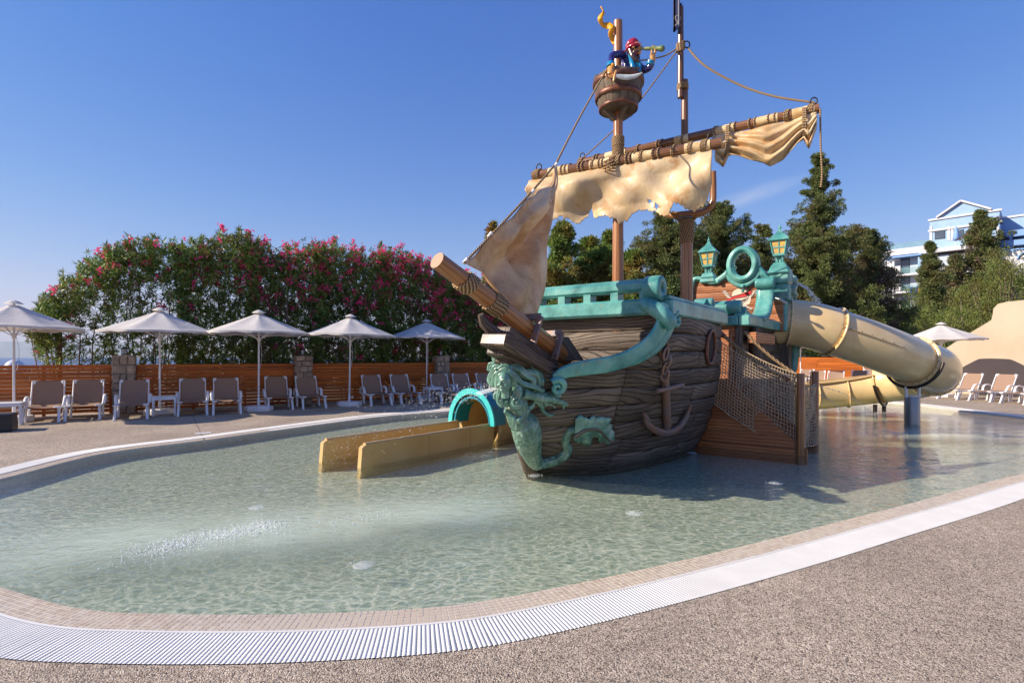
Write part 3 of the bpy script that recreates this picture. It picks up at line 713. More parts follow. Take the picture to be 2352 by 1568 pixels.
for b in range(8):
    x0,x1=cuts[b],cuts[b+1]; mid=fence_at_px((x0+x1)/2,1.3)
    sh=thing('oleander_shrub',lab[b],'shrub','flowering oleander bushes behind the fence',(mid.x,mid.y,0))
    pa,pb=fence_at_px(x0,1.3),fence_at_px(x1,1.3); wid=(pb-pa).length
    n=int(2700*dens[b]*wid/2.3); tips=[];
    while len(tips)<n:
        x=rng.uniform(x0-14,x1+14); off_=rng.triangular(.15,.5,2.6); p=fence_at_px(x,off_); d=p.y
        topz=EYE-(hedge_top(x)-HY)/F*d
        if b==0:
            low=interp(x,[70,100,140,190,255],[745,842,846,850,850]); lowz=EYE-(low-HY)/F*d
        else: lowz=1.0 if off_<.6 else .5
        f=rng.beta(1.25,.95) if rng.random()<(.8 if b<2 else .35) else rng.uniform(0,1); z=lerp(lowz,topz,f)+rng.normal()*.05
        if b<4 and z<topz-1.1 and rng.random()<(.55,.50,.40,.22)[b]: continue      # the sea end of the hedge is thin: sky shows through
        tips.append((p.x-mid.x,p.y-mid.y,z,f,(topz-z)))
    if b>=2:
        m0=len(tips)+int(n*.45)
        while len(tips)<m0:
            x=rng.uniform(x0-10,x1+10); p=fence_at_px(x,rng.uniform(1.2,2.9)); topz=EYE-(hedge_top(x)-HY)/F*p.y; z=rng.uniform(.6,topz-.5); tips.append((p.x-mid.x,p.y-mid.y,z,.3,9.0))
    n=len(tips)
    tips=np.array(tips)
    # stems: a fan of thin trunks, then one twig to every fifth tip
    st=MB(); roots=[]
    for k in range(int(7*wid/2.3)+4):
        t=rng.choice(len(tips)); q=tips[t]; rx=(q[0]*.55,q[1]*.55,-.05); mp=Vector((lerp(rx[0],q[0],.5)+rng.normal()*.15,lerp(rx[1],q[1],.5)+rng.normal()*.1,q[2]*.55))
        c=spline([rx,mp,q[:3]],4); st.tube(c,[lerp(.024,.006,i/(len(c)-1)) for i in range(len(c))],4,False); roots.append((Vector(rx),mp,Vector(q[:3])))
    for k in range(int(n*.16)):
        q=Vector(tips[rng.choice(len(tips))][:3]); r_=roots[rng.integers(len(roots))]; a=r_[1].lerp(r_[2],rng.uniform(0,.7))
        if (a-q).length<1.5: st.tube([a,a.lerp(q,.5)+Vector((0,0,.06)),q],[.008,.006,.003],3,False)
    st.build('stem',M['greybark'],sh)
    per=11; B=np.repeat(tips[:,:3],per,0); ax=rng.normal(size=(n,3))*.45+np.array([0,0,1.0])+np.array([[ -FN.x*0,0,0]]); ax/=np.linalg.norm(ax,axis=1,keepdims=True)
    D=np.repeat(ax,per,0)*rng.uniform(.1,1.0,(n*per,1))+rng.normal(size=(n*per,3))*.62; B=B-np.repeat(ax,per,0)*rng.uniform(0,.14,(n*per,1))
    blades('foliage',B,D,rng.uniform(.10,.18,n*per),rng.uniform(.022,.036,n*per),M['oleander'],sh,rng,None,.10)
    # blossom: small clusters of petals near the outside and the top
    cand=tips[(tips[:,4]<1.9)|(rng.random(len(tips))<.12)]; nf=int(len(tips)*flower_k[b]*.26); sel=cand[rng.choice(len(cand),min(nf,len(cand)),replace=False)]
    ctr=[];
    for q in sel:
        m=rng.integers(4,14); c0=q[:3]+np.array([FN.x*.06,FN.y*.06,.05]); ctr.append(c0+rng.normal(size=(m,3))*.062)
    ctr=np.concatenate(ctr); pet=5; B=np.repeat(ctr,pet,0); D=rng.normal(size=(len(B),3))+np.array([FN.x*.5,FN.y*.5,.35])
    blades('blossom',B,D,rng.uniform(.035,.06,len(B)),rng.uniform(.034,.05,len(B)),M['petal'],sh,rng)
# a few sprays hanging over the fence
def limb(mb,a,b,r0,r1,sag=0.0,n=5,jit=.0):
    pts=[]
    for i in range(n+1):
        t=i/n; p=Vector(a).lerp(Vector(b),t); p.z-=sag*math.sin(PI*t); p+=Vector(rng.normal(size=3))*jit*math.sin(PI*t); pts.append(p)
    mb.tube(pts,[lerp(r0,r1,i/n) for i in range(n+1)],5,False); return pts
def conifer(px,d,topy,halfw,label,basez=None,seed=1,dense=1.0,mat='cypress',trunk='bark',shape=None,lean=0,dead=None,group='conifers behind the ship',name='conifer_tree',clump=.5,leaf=.14,open_top=0.0,per=70,nb=None):
    """trunk, whorls of limbs and tufts of short needles carried by them"""
    g=np.random.default_rng(seed); base=P(px,HY,d); bz=basez if basez is not None else -0.3; top=P(px+lean,topy,d)
    t=thing(name,label,'tree',group,(base.x,base.y,bz)); Hh=top.z-bz; wdt=halfw/F*d
    mb=MB(); tr=[Vector((lerp(0,top.x-base.x,i/8)+g.normal()*.04*i/8,g.normal()*.04,Hh*i/8*.985)) for i in range(9)]
    mb.tube(tr,[lerp(Hh*.02,.02,(i/8)**.8) for i in range(9)],7,False)
    shape=shape or (lambda f:(1-f)**.8)
    nb=nb or int(26*Hh/8*dense)+14; cl=[]; 
    for k in range(nb):
        f=g.uniform(.10,1.0)**.9; rad=wdt*shape(f)*g.uniform(.35,1.22); a=g.uniform(0,2*PI); h0=Hh*f
        if f>1-open_top and g.random()<.45: continue
        tp=Vector((tr[0].lerp(tr[-1],f).x,0,h0)); e=tp+Vector((math.cos(a)*rad,math.sin(a)*rad,rad*g.uniform(.1,.45)+.1))
        pts=limb(mb,tp,e,max(.012,.05*(1-f)+.012),.008,rad*.08,5,.05)
        for q in pts[1:]:
            m=max(1,int(round((1 if q is not pts[-1] else 2)*dense*max(.6,rad))))
            for _ in range(m): cl.append(q+Vector(g.normal(size=3))*clump*.42*min(1,rad*.7))
    for k in range(int(nb*.22*dense)):
        f=g.uniform(.05,1.0); rad=wdt*shape(f); a=g.uniform(0,2*PI); rr=rad*math.sqrt(g.uniform(.2,1)); cl.append(Vector((tr[0].lerp(tr[-1],f).x+math.cos(a)*rr,math.sin(a)*rr,Hh*f)))
    mb.build('trunk',M[trunk],t)
    cl=np.array([tuple(q) for q in cl]); cl[:,2]=np.maximum(cl[:,2],.2); n=len(cl); sz=g.uniform(.5,1.2,n)*clump*np.interp(cl[:,2]/Hh,[0,.6,1],[1.1,.95,.6])
    def cloud(c,s,m,nm):
        k=len(c); B=np.repeat(c,per,0); r=g.normal(size=(k*per,3)); r/=np.linalg.norm(r,axis=1,keepdims=True); rad=np.repeat(s,per)[:,None]*g.uniform(0,1,(k*per,1))**.45*.62
        o=r*rad*np.array([1,1,.62]); D=r*.8+np.array([0,0,.35])+g.normal(size=r.shape)*.35
        blades(nm,B+o,D,leaf*g.uniform(.7,1.3,k*per),leaf*.36,m,t,g)
    if dead is not None:
        msk=np.array([dead(q[0]/wdt,q[2]/Hh,g.random()) for q in cl]); cloud(cl[~msk],sz[~msk],M[mat],'crown')
        if msk.any(): cloud(cl[msk],sz[msk]*.9,M['deadleaf'],'dry_crown')
    else: cloud(cl,sz,M[mat],'crown')
    return t
tall=lambda f: interp(f,[0,.25,.42,.58,.7,.85,1],[1.15,1.15,1.05,.86,.52,.30,.12])
conifer(1882,34,362,86,'tallest dark conifer with a thin ragged top, right of the ship lantern',seed=3,dense=1.35,shape=tall,clump=.52,leaf=.145,per=84,open_top=.3,nb=215)
conifer(1995,37,532,74,'conifer with a greyish dry side standing left of the blue and white hotel',seed=5,dense=1.15,shape=lambda f:interp(f,[0,.3,.6,.85,1],[1,1.0,.72,.5,.1]),clump=.58,leaf=.14,per=84,dead=lambda x,h,r: x<.15 and r<.7 and h<.8,nb=160)
conifer(1535,33,500,108,'broad dark conifer with layered branches between the two ship masts',seed=8,dense=1.2,shape=lambda f:interp(f,[0,.3,.6,.85,1],[1,1.0,.8,.55,.15]),clump=.62,leaf=.14,per=84,nb=180)
conifer(1648,35,478,96,'broad dark conifer rising behind the thick right mast',seed=9,dense=1.2,shape=lambda f:interp(f,[0,.3,.6,.85,1],[1,1.0,.85,.6,.2]),clump=.64,leaf=.14,per=84,nb=180)
conifer(1755,38,522,66,'shorter conifer seen above the oval ring of the ship stern',seed=10,dense=1.0,shape=lambda f:interp(f,[0,.4,.8,1],[1,.95,.5,.2]),clump=.6,leaf=.145,per=80,nb=120,open_top=.2)
slim=lambda f: interp(f,[0,.2,.6,.85,1],[.8,1,.8,.45,.08])
tm=lambda f: interp(f,[0,.25,.5,.8,1],[.5,1.1,1.15,.7,.12])
for k,(px,ty,hw,d,l) in enumerate([(1292,522,52,30,'feathery green tamarisk tree right behind the small sail'),(1352,552,48,32,'tamarisk tree with rusty brown sprays left of the left mast'),(1402,540,50,31,'wispy grey green tamarisk tree behind the left mast'),(1455,585,44,30,'low tamarisk tree just right of the left mast')]):
    conifer(px,d,ty,hw,l,seed=20+k,dense=1.0,mat='tamarisk',trunk='greybark',shape=tm,group='feathery tamarisk trees',name='tamarisk_tree',clump=.7,leaf=.26,per=60,nb=95)
conifer(1130,34,520,30,'tip of a feathery tree poking out behind the small sail',seed=31,dense=.9,mat='tamarisk',trunk='greybark',shape=tm,group='feathery tamarisk trees',name='tamarisk_tree',clump=.5,leaf=.24,per=40,nb=50)
conifer(2136,52,562,27,'slim cypress in front of the hotel balconies',basez=2,seed=41,dense=1.3,shape=slim,clump=.7,leaf=.2,per=70,group='conifers below the hotel',nb=100)
conifer(2196,58,590,42,'open conifer in front of the hotel terrace',basez=3,seed=42,dense=1.0,shape=lambda f:interp(f,[0,.5,.8,1],[1,.9,.4,.1]),clump=.85,leaf=.27,per=52,group='conifers below the hotel',nb=90,dead=lambda x,h,r:r<.35)
conifer(2252,58,488,38,'tallest slim conifer in front of the blue gable of the hotel',basez=3,seed=43,dense=1.2,shape=lambda f:interp(f,[0,.4,.7,.9,1],[.9,1,.8,.5,.12]),clump=.85,leaf=.27,per=56,group='conifers below the hotel',nb=120,dead=lambda x,h,r:r<.22)
def bush(px,py,d,rx,rz,label,seed,mat='shrub',n=9000,leaf=.16,name='shrub',ry=None,cat='shrub',group='shrubs on the hillside',twigs=30,flowers=0):
    """a dome of leaves on branching twigs"""
    g=np.random.default_rng(seed); c=P(px,py,d); gz=ground_h(c.x,c.y) if c.y>26 else 0.0; hx=rx/F*d; hz=(c.z+rz/F*d)-gz; hy=ry or hx*.8
    t=thing(name,label,cat,group,(c.x,c.y,gz))
    K=int(60+n/90); r=g.normal(size=(K,3)); r[:,2]=abs(r[:,2]); r/=np.linalg.norm(r,axis=1,keepdims=True); lob=1+.16*np.sin(r[:,0]*7+seed)*np.cos(r[:,1]*6+seed*2)
    cc=r*np.array([hx,hy,hz])*(lob*g.uniform(.62,1.0,K)**.5)[:,None]; per=int(n/K)
    B=np.repeat(cc,per,0)+g.normal(size=(K*per,3))*min(hx,hz)*.085; B[:,2]=np.maximum(B[:,2],.02); D=np.repeat(r,per,0)*.7+g.normal(size=B.shape)*.55+np.array([0,0,.3])
    blades('foliage',B,D,leaf*g.uniform(.7,1.3,len(B)),leaf*.42,M[mat],t,g)
    mb=MB()
    for k in range(twigs):
        q=cc[g.integers(K)]*.95; a=Vector((q[0]*.15,q[1]*.15,0)); limb(mb,a,Vector(q),.05*hz/2.5,.012,-hz*.06,5,.08)
    if twigs: mb.build('stem',M['greybark'],t)
    if flowers:
        sel=cc[g.choice(K,min(K,flowers),replace=False)]; B=np.repeat(sel,18,0)+g.normal(size=(len(sel)*18,3))*.14; blades('blossom',B,g.normal(size=B.shape),.1,.08,M['petal'],t,g)
    return t
hs=[(2300,700,46,96,104,'large olive green bush with bare grey branches above the cream wall','shrub',26000,.17,120,0),
    (2215,745,44,66,66,'green bush between the cypress and the cream wall','shrub',12000,.17,40,0),
    (2120,770,42,70,70,'leafy green bush above the end of the tube slide','shrub',14000,.16,24,0),
    (2040,745,44,60,52,'dark shrub with pink blossom at the foot of the hotel','darkleaf',9000,.17,12,12),
    (2010,790,36,60,50,'sunlit green bush right behind the upper tube slide','shrub',9000,.14,10,0),
    (1930,790,34,66,46,'green bush behind the middle of the tube slide','darkleaf',9000,.14,10,0),
    (1845,795,32,60,40,'dark green bush between the ship stern and the orange fence','darkleaf',8000,.13,10,0),
    (2090,812,34,80,52,'low green bush over the orange fence beside the cream wall','shrub',11000,.14,14,0),
    (2180,800,32,80,60,'green bush behind the right hand umbrella','shrub',12000,.14,14,0),
    (2130,700,60,70,44,'pink flowering shrub under the hotel balconies','darkleaf',9000,.22,12,14),
    (2350,640,60,90,60,'rounded green bush at the right edge below the hotel arches','shrub',12000,.22,40,0),
    (1500,700,28,90,60,'olive bush filling the gap behind the ship rail','darkleaf',9000,.13,20,0),
    (1620,690,29,70,70,'grey green olive bush left of the ship lantern','darkleaf',10000,.13,20,0),
    (1380,740,30,110,50,'dark undergrowth below the tamarisk trees','darkleaf',9000,.14,20,0)]
for k,(px,py,d,rx,rz,l,m,n,lf,tw,fl) in enumerate(hs): bush(px,py,d,rx,rz,l,60+k,m,n,lf,twigs=tw,flowers=fl)
for k,px in enumerate(range(-60,1300,75)):
    pass
# ------------------------------------------------------------------ fence, pillars, wall
fe=None
pil_px=[286,695,1012,1268]
pil_t=[]
for x in pil_px:
    p=fence_at_px(x); pil_t.append((p-FO).dot(FD))
pil_t[0]=(fence_at_px(286)-FO).dot(FD); step=4.22
bays=[(pil_t[0]-2*step,pil_t[0]-step),(pil_t[0]-step,pil_t[0]),(pil_t[0],pil_t[1]),(pil_t[1],pil_t[2]),(pil_t[2],pil_t[3])]
fnames=['slatted brown wooden fence panel at the far left edge, seen in front of the sea','slatted brown wooden fence panel left of the first stone pillar','long slatted wooden fence panel between the first and second stone pillars','slatted wooden fence panel between the second and third stone pillars','slatted wooden fence panel right of the third stone pillar, behind the ship bow']
NB=13; FH=1.25
for b,(t0,t1) in enumerate(bays):
    if b==0: t1-=0.0
    a=FO+FD*(t0+.02 if b==0 else t0+.25); e=FO+FD*(t1-.25 if b!=0 else t1-.02)
    if b==1: a=FO+FD*(t0+.02)
    f=thing('slatted_fence',fnames[b],'fence','brown slatted fence panels along the deck',((a.x+e.x)/2,(a.y+e.y)/2,0))
    o=Vector(((a.x+e.x)/2,(a.y+e.y)/2,0)); bh=(FH-.04)/NB
    for k in range(NB):
        z=.05+bh*(k+.5); half=(e-a).length/2; cuts=[-half,random.uniform(-.3,.3)*half,half] if b<5 else [-half,half]
        for c0,c1 in zip(cuts[:-1],cuts[1:]):
            mb=MB(); dz=random.uniform(-.003,.003); mb.bar(FD*(c0+.004)+Vector((0,0,z+dz))+FN*random.uniform(-.003,.003),FD*(c1-.004)+Vector((0,0,z+random.uniform(-.003,.003))),.024,bh-random.choice([.007,.009,.013]),bev=.003)
            mb.build('fence_board',M['fence'],f)
    L=(e-a).length; m=3
    for k in range(m+1):
        mb=MB(); q=(a-o)+FD*(L*k/m)*.99-FN*.045; mb.box((q.x,q.y,.6),(.06,.06,1.2),rotz(math.atan2(FD.y,FD.x))); mb.build('post',M['fence'],f)
def pillar(p,hgt,label,rz):
    t=thing('stone_pillar',label,'pillar','stone pillars in the fence',(p.x,p.y,0),rz); w=.48
    mb=MB(); mb.box((0,0,hgt/2),(w-.03,w-.03,hgt-.01)); mb.build('mortar_core',M['mortar'],t)
    z=.02
    for s_ in range(4):
        Rr=rotz(PI/2*s_); z=.0; row=0
        while z<hgt-.02:
            h=min(random.uniform(.14,.24),hgt-z); 
            if hgt-z-h<.08: h=hgt-z
            x=-w/2; cuts=[-w/2]
            k=random.choice([2,2,3])
            for i in range(1,k): cuts.append(-w/2+w*i/k+random.uniform(-.05,.05))
            cuts.append(w/2)
            for i in range(k):
                x0,x1=cuts[i]+.009,cuts[i+1]-.009; z0,z1=z+.009,z+h-.009; j=lambda a:a+random.uniform(-.016,.016)
                pts=[(j(x0),j(z0)),((x0+x1)/2,j(z0)),(j(x1),j(z0)),(j(x1),(z0+z1)/2),(j(x1),j(z1)),((x0+x1)/2,j(z1)),(j(x0),j(z1)),(j(x0),(z0+z1)/2)]
                pts=[(max(-w/2,min(w/2,q[0])),max(0,min(hgt,q[1]))) for q in pts]
                cx=sum(q[0] for q in pts)/8; cz=sum(q[1] for q in pts)/8; dd=random.uniform(.012,.026)
                mb=MB(); o_=[Rr@Vector((q[0],-w/2+.016,q[1])) for q in pts]; i_=[Rr@Vector((lerp(q[0],cx,.16),-w/2+.016-dd,lerp(q[1],cz,.16))) for q in pts]
                mb.add(o_+i_,[(7,6,5,4,3,2,1,0)]+[(i,(i+1)%8,8+(i+1)%8,8+i) for i in range(8)]+[tuple(range(8,16))],None,False)
                mb.build('stone',M['stone'],t)
            z+=h
    return t
ra=math.atan2(FD.y,FD.x)
plab=['stone pillar in the fence nearest the sea, behind the third lounger','stone pillar in the middle of the fence, between the third and fourth umbrellas','stone pillar behind the fifth umbrella, left of the ship','stone pillar of the fence hidden behind the ship bow']
for k,x in enumerate(pil_px[:3]):
    p=FO+FD*pil_t[k]+FN*.02; pillar(p,1.5,plab[k],ra)
    l=thing('pillar_lamp',['small black lamp on top of the stone pillar nearest the sea','small black lamp on the middle stone pillar','small black lamp on the stone pillar left of the ship'][k],'lamp','black lamps on the stone pillars',(p.x,p.y,1.5))
    mb=MB(); mb.cyl((0,0,0),(0,0,.03),.07,12); mb.cyl((0,0,.16),(0,0,.19),.08,12); mb.ball((0,0,.19),(.06,.06,.03),10,6)
    mb.build('lamp_cap',M['lampblack'],l); mb=MB(); mb.cyl((0,0,.03),(0,0,.16),.045,12); mb.build('lamp_glass',M['curtain'],l)
    for q in range(6):
        mb=MB(); a=q*PI/3; mb.cyl((.066*math.cos(a),.066*math.sin(a),.03),(.066*math.cos(a),.066*math.sin(a),.16),.006,5); mb.build('bar',M['lampblack'],l)
# dark pole and wires at the sea side, white pole far off
q=fence_at_px(137,1.0); t=thing('pole','dark wooden pole rising behind the fence near the sea end of the hedge','pole',None,(q.x,q.y,0)); mb=MB(); mb.cyl((0,0,-.3),(0,0,EYE-(738-HY)/F*q.y),.055,8); mb.build('shaft',M['bark'],t)
q=P(106,HY,60); mb=MB(); mb.cyl((q.x,q.y,-3),(q.x,q.y,EYE+35/F*60),.08,8); tag(mb.build('white_post',M['whitemetal']),'thin white post standing in front of the sea','pole')
q=P(34,842,48); mb=MB(); mb.ball((q.x,q.y,q.z-.1),(.75,.75,.75),14,10); tag(mb.build('white_dome',M['whitemetal']),'pale round dome just above the fence at the left edge','dome')
# the orange fence at the back right
a=P(1790,HY,29.0); a.z=0; e=P(2135,HY,25.2); e.z=0
f=thing('slatted_fence','bright sunlit orange wooden fence behind the loungers at the back right','fence',None,((a.x+e.x)/2,(a.y+e.y)/2,0)); o=(a+e)/2; d=(e-a).normalized()
for k in range(10):
    z=.10+.134*(k+.5); half=(e-a).length/2; cuts=[-half,-half*.33+random.uniform(-.4,.4),half*.4+random.uniform(-.4,.4),half]
    for c0,c1 in zip(cuts[:-1],cuts[1:]):
        mb=MB(); mb.bar(d*(c0+.004)+Vector((0,0,z)),d*(c1-.004)+Vector((0,0,z)),.025,.126,bev=.003); mb.build('fence_board',M['fence'],f)
for k in range(7):
    mb=MB(); q=(a-o)+d*((e-a).length*k/6); mb.box((q.x,q.y+.05,.7),(.07,.07,1.4)); mb.build('post',M['fence'],f)
# cream rendered wall that runs down the slope on the right
wd=Vector((.25,-.968,0)).normalized(); wo2=Vector((18.15,19.95,0)); wn=Vector((-wd.y*-1,wd.x*-1,0)); wn=Vector((.968,.25,0)).normalized()
def wall_px(x,y):
    k=(x-CX)/F; t=(k*wo2.y-wo2.x)/(wd.x-k*wd.y); p=wo2+wd*t; return (t,EYE-(y-HY)/F*p.y)
tops=[wall_px(*q) for q in[(2050,896),(2085,872),(2110,848),(2150,815),(2190,788),(2240,757),(2262,744),(2277,735),(2280,722),(2282,708),(2292,698),(2312,693),(2352,689)]]
tops+=[(tops[-1][0]+3,tops[-1][1]+.22),(tops[-1][0]+9,tops[-1][1]+.4)]
outl=[(tops[-1][0],-.05)]+[(tops[0][0],-.05)]+tops
mb=MB(); mb.prism(outl,(wo2,wd,(0,0,1),wn),.32); tag(mb.build('cream_wall',M['plaster']),'cream rendered wall with a stepped curved top running down at the right','wall')
# ------------------------------------------------------------------ the hotel on the hill
H0=P(2230,HY,92); hx=Vector((.69,-.724,0)).normalized(); hn=Vector((-.724,-.69,0)).normalized()   # facade runs along hx, faces hn
HO=P(2036,HY,96); HO.z=0
def hpx(x,y,back=0.0):
    k=(x-CX)/F; o=HO-hn*back; t=(k*o.y-o.x)/(hx.x-k*hx.y); p=o+hx*t; return t,EYE-(y-HY)/F*p.y
def hpos(t,z,back=0.0): p=HO-hn*back+hx*t; return Vector((p.x,p.y,z))
ht=thing('hotel_building','white and light blue hotel with balconies and a gabled top floor on the hill','building')
def hbox(mb,x0,y0,x1,y1,back,depth,proud=0.0):
    t0,za=hpx(x0,y0,back); t1,zb=hpx(x1,y0,back); _,zc=hpx((x0+x1)/2,y1,back); z1=(za+zb)/2; z0=zc; c=hpos((t0+t1)/2,(z0+z1)/2,back+depth/2)
    mb.box(c,(abs(t1-t0),depth,abs(z1-z0)),rotz(math.atan2(hx.y,hx.x))); return t0,t1,z0,z1
rh=rotz(math.atan2(hx.y,hx.x))
def hb(name,mat,x0,y0,x1,y1,back,depth,parent=None):
    mb=MB(); hbox(mb,x0,y0,x1,y1,back,depth); return mb.build(name,M[mat],parent or ht)
wing=hb('white_wing','hotelwhite',2012,590,2262,800,2.2,9)
hb('rear_block','hotelwhite',2100,640,2400,820,9,10)
# rows of balconies: column A (cut off on the left) and column B
for col,(xa,xb) in enumerate([(2000,2046),(2054,2116)]):
    for r,(yf) in enumerate([628,668,711]):
        # window opening with glass, curtain and frame
        wx0,wx1=(xa+16,xb-1) if col else (xa,xb-10)
        wn_=hb('window','darkpipe',wx0-1,yf-39,wx1+1,yf-1,2.15,.1); hb('pane','glass',wx0,yf-37,wx0+(wx1-wx0)*.42,yf-1,2.08,.05,wn_); hb('curtain','curtain',wx0+(wx1-wx0)*.45,yf-37,wx1,yf-1,2.08,.05,wn_)
        bl=hb('balcony','hotelwhite',xa,yf,xb,yf+4,0.2,2.0); hb('parapet','hotelwhite',xa,yf-17,xa+14,yf+0,0.15,.2,bl); hb('balcony_glass','railglass',xa+14,yf-15,xb-2,yf,0.25,.06,bl)
    hb('fin_wall','hotelwhite',xb+3,600,xb+8,790,0.0,2.3)
hb('blue_fascia','hotelband',2032,586,2118,590,0.1,2.2); hb('blue_side','hotelblue',2108,590,2118,622,0.4,2.0)
hb('round_terrace','hotelwhite',2030,570,2124,584,1.2,8)
hb('terrace_glass','railglass',2046,556,2135,571,2.0,.1); hb('roof_slab','hotelwhite',2110,566,2262,575,1.0,8)
for k in range(3):
    w_=hb('window','darkpipe',2150+k*36,584,2182+k*36,612,2.1,.1); hb('curtain','curtain',2152+k*36,585,2180+k*36,611,2.05,.06,w_)
# top floor with its gable
g0=hb('top_floor','hotelblue',2135,524,2296,575,3.0,14)
t0,z_=hpx(2135,524,3.0); t1,z2=hpx(2296,515,3.0); _,zt=hpx(2205,468,3.0); zb=(z_+z2)/2-.2
e0,ze0=hpx(2135,502,3.0); e1,ze1=hpx(2296,480,3.0); ze=(ze0+ze1)/2
mb=MB(); tp=hpx(2207,467,3.0)
mb.prism([(t0,zb-.2),(t1,zb-.2),(t1,ze),(t1-1.2,ze),(tp[0],zt+.4),(t0+1.2,ze),(t0,ze)],(HO-hn*17,hx,(0,0,1),hn),14); mb.build('gable',M['hotelblue'],ht)
mb=MB(); 
for p,q in(((t0+1.0,ze+.05),(tp[0],zt+.45)),((tp[0],zt+.45),(t1-1.0,ze+.05))): mb.bar(hpos(p[0],p[1],2.8),hpos(q[0],q[1],2.8),.6,.28)
mb.build('gable_coping',M['hotelwhite'],ht)
for za in (ze-.25,zb+.15):
    mb=MB(); mb.bar(hpos(t0-.2,za,2.95),hpos(t1+.3,za,2.95),.35,.3); mb.build('cornice',M['hotelwhite'],ht)
for k,(a,b) in enumerate([(2147,2171),(2190,2214),(2256,2276)]):
    ww=hb('window','darkpipe',a,528,b,549,2.95,.1)
    hb('pane','glass',a+1,529,b-1,548,2.9,.05,ww)
for a in (2135,2176,2184,2288): hb('pilaster','hotelwhite',a,520,a+6,552,2.9,.3)
# long blue terraces on the right
for k,(y0,y1) in enumerate([(533,547),(556,568)]):
    hb('terrace_band','hotelband',2262,y0-7,2440,y1-7,5.5,1.2); hb('dark_opening','glass',2262,y1-7,2440,y1+4,7.0,.4)
    for q in range(4): hb('blue_post','hotelband',2275+q*44,y1-9,2281+q*44,y1+4,5.6,.5)
hb('upper_wing','hotelblue',2300,492,2440,532,7.5,8); hb('wing_coping','hotelwhite',2300,489,2440,493,7.3,8.4)
aw=hb('arcade_wall','hotelwhite',2262,572,2440,640,5.2,2)
for q in range(3):
    mb=MB(); c,zc=hpx(2288+q*48,590,5.0); mb.tube([hpos(c+2.4*math.cos(a),zc+1.3*math.sin(a),5.05) for a in [PI*i/10 for i in range(11)]],.16,5); mb.build('arch',M['hotelband'],ht)
mb=MB(); c=hpos(*hpx(2196,548,0)[:1],hpx(2196,548,0)[1]); um=thing('closed_umbrella','closed light blue umbrella on the hotel terrace','umbrella',None,(c.x,c.y,c.z-1.5)); mb.lathe([(.05,3.6),(.25,3.2),(.5,1.6),(.42,1.2),(.06,1.15)],(0,0,0),8); mb.build('canopy',M['hotelband'],um); mb=MB(); mb.cyl((0,0,0),(0,0,3.6),.05,6); mb.build('pole',M['whitemetal'],um)
M['towelb']=plain('blue_towel',srgb(30,80,170),.8); M['towely']=plain('yellow_towel',srgb(240,180,20),.8)
for x,m,l in((2093,'towelb','blue patterned towel hung on a hotel balcony'),(2112,'towely','yellow towel hung on a hotel balcony beside a blue one')):
    mb=MB(); t_,z_=hpx(x-3,660,.05); c=hpos(t_,z_,.05)
    mb.grid(lambda u,v:c+hx*(u*1.2)+hn*(.10+.03*math.sin(u*9))+Vector((0,0,-v*1.0)),8,3); tag(mb.build('towel',M[m]),l,'towel','towels on the hotel balcony')
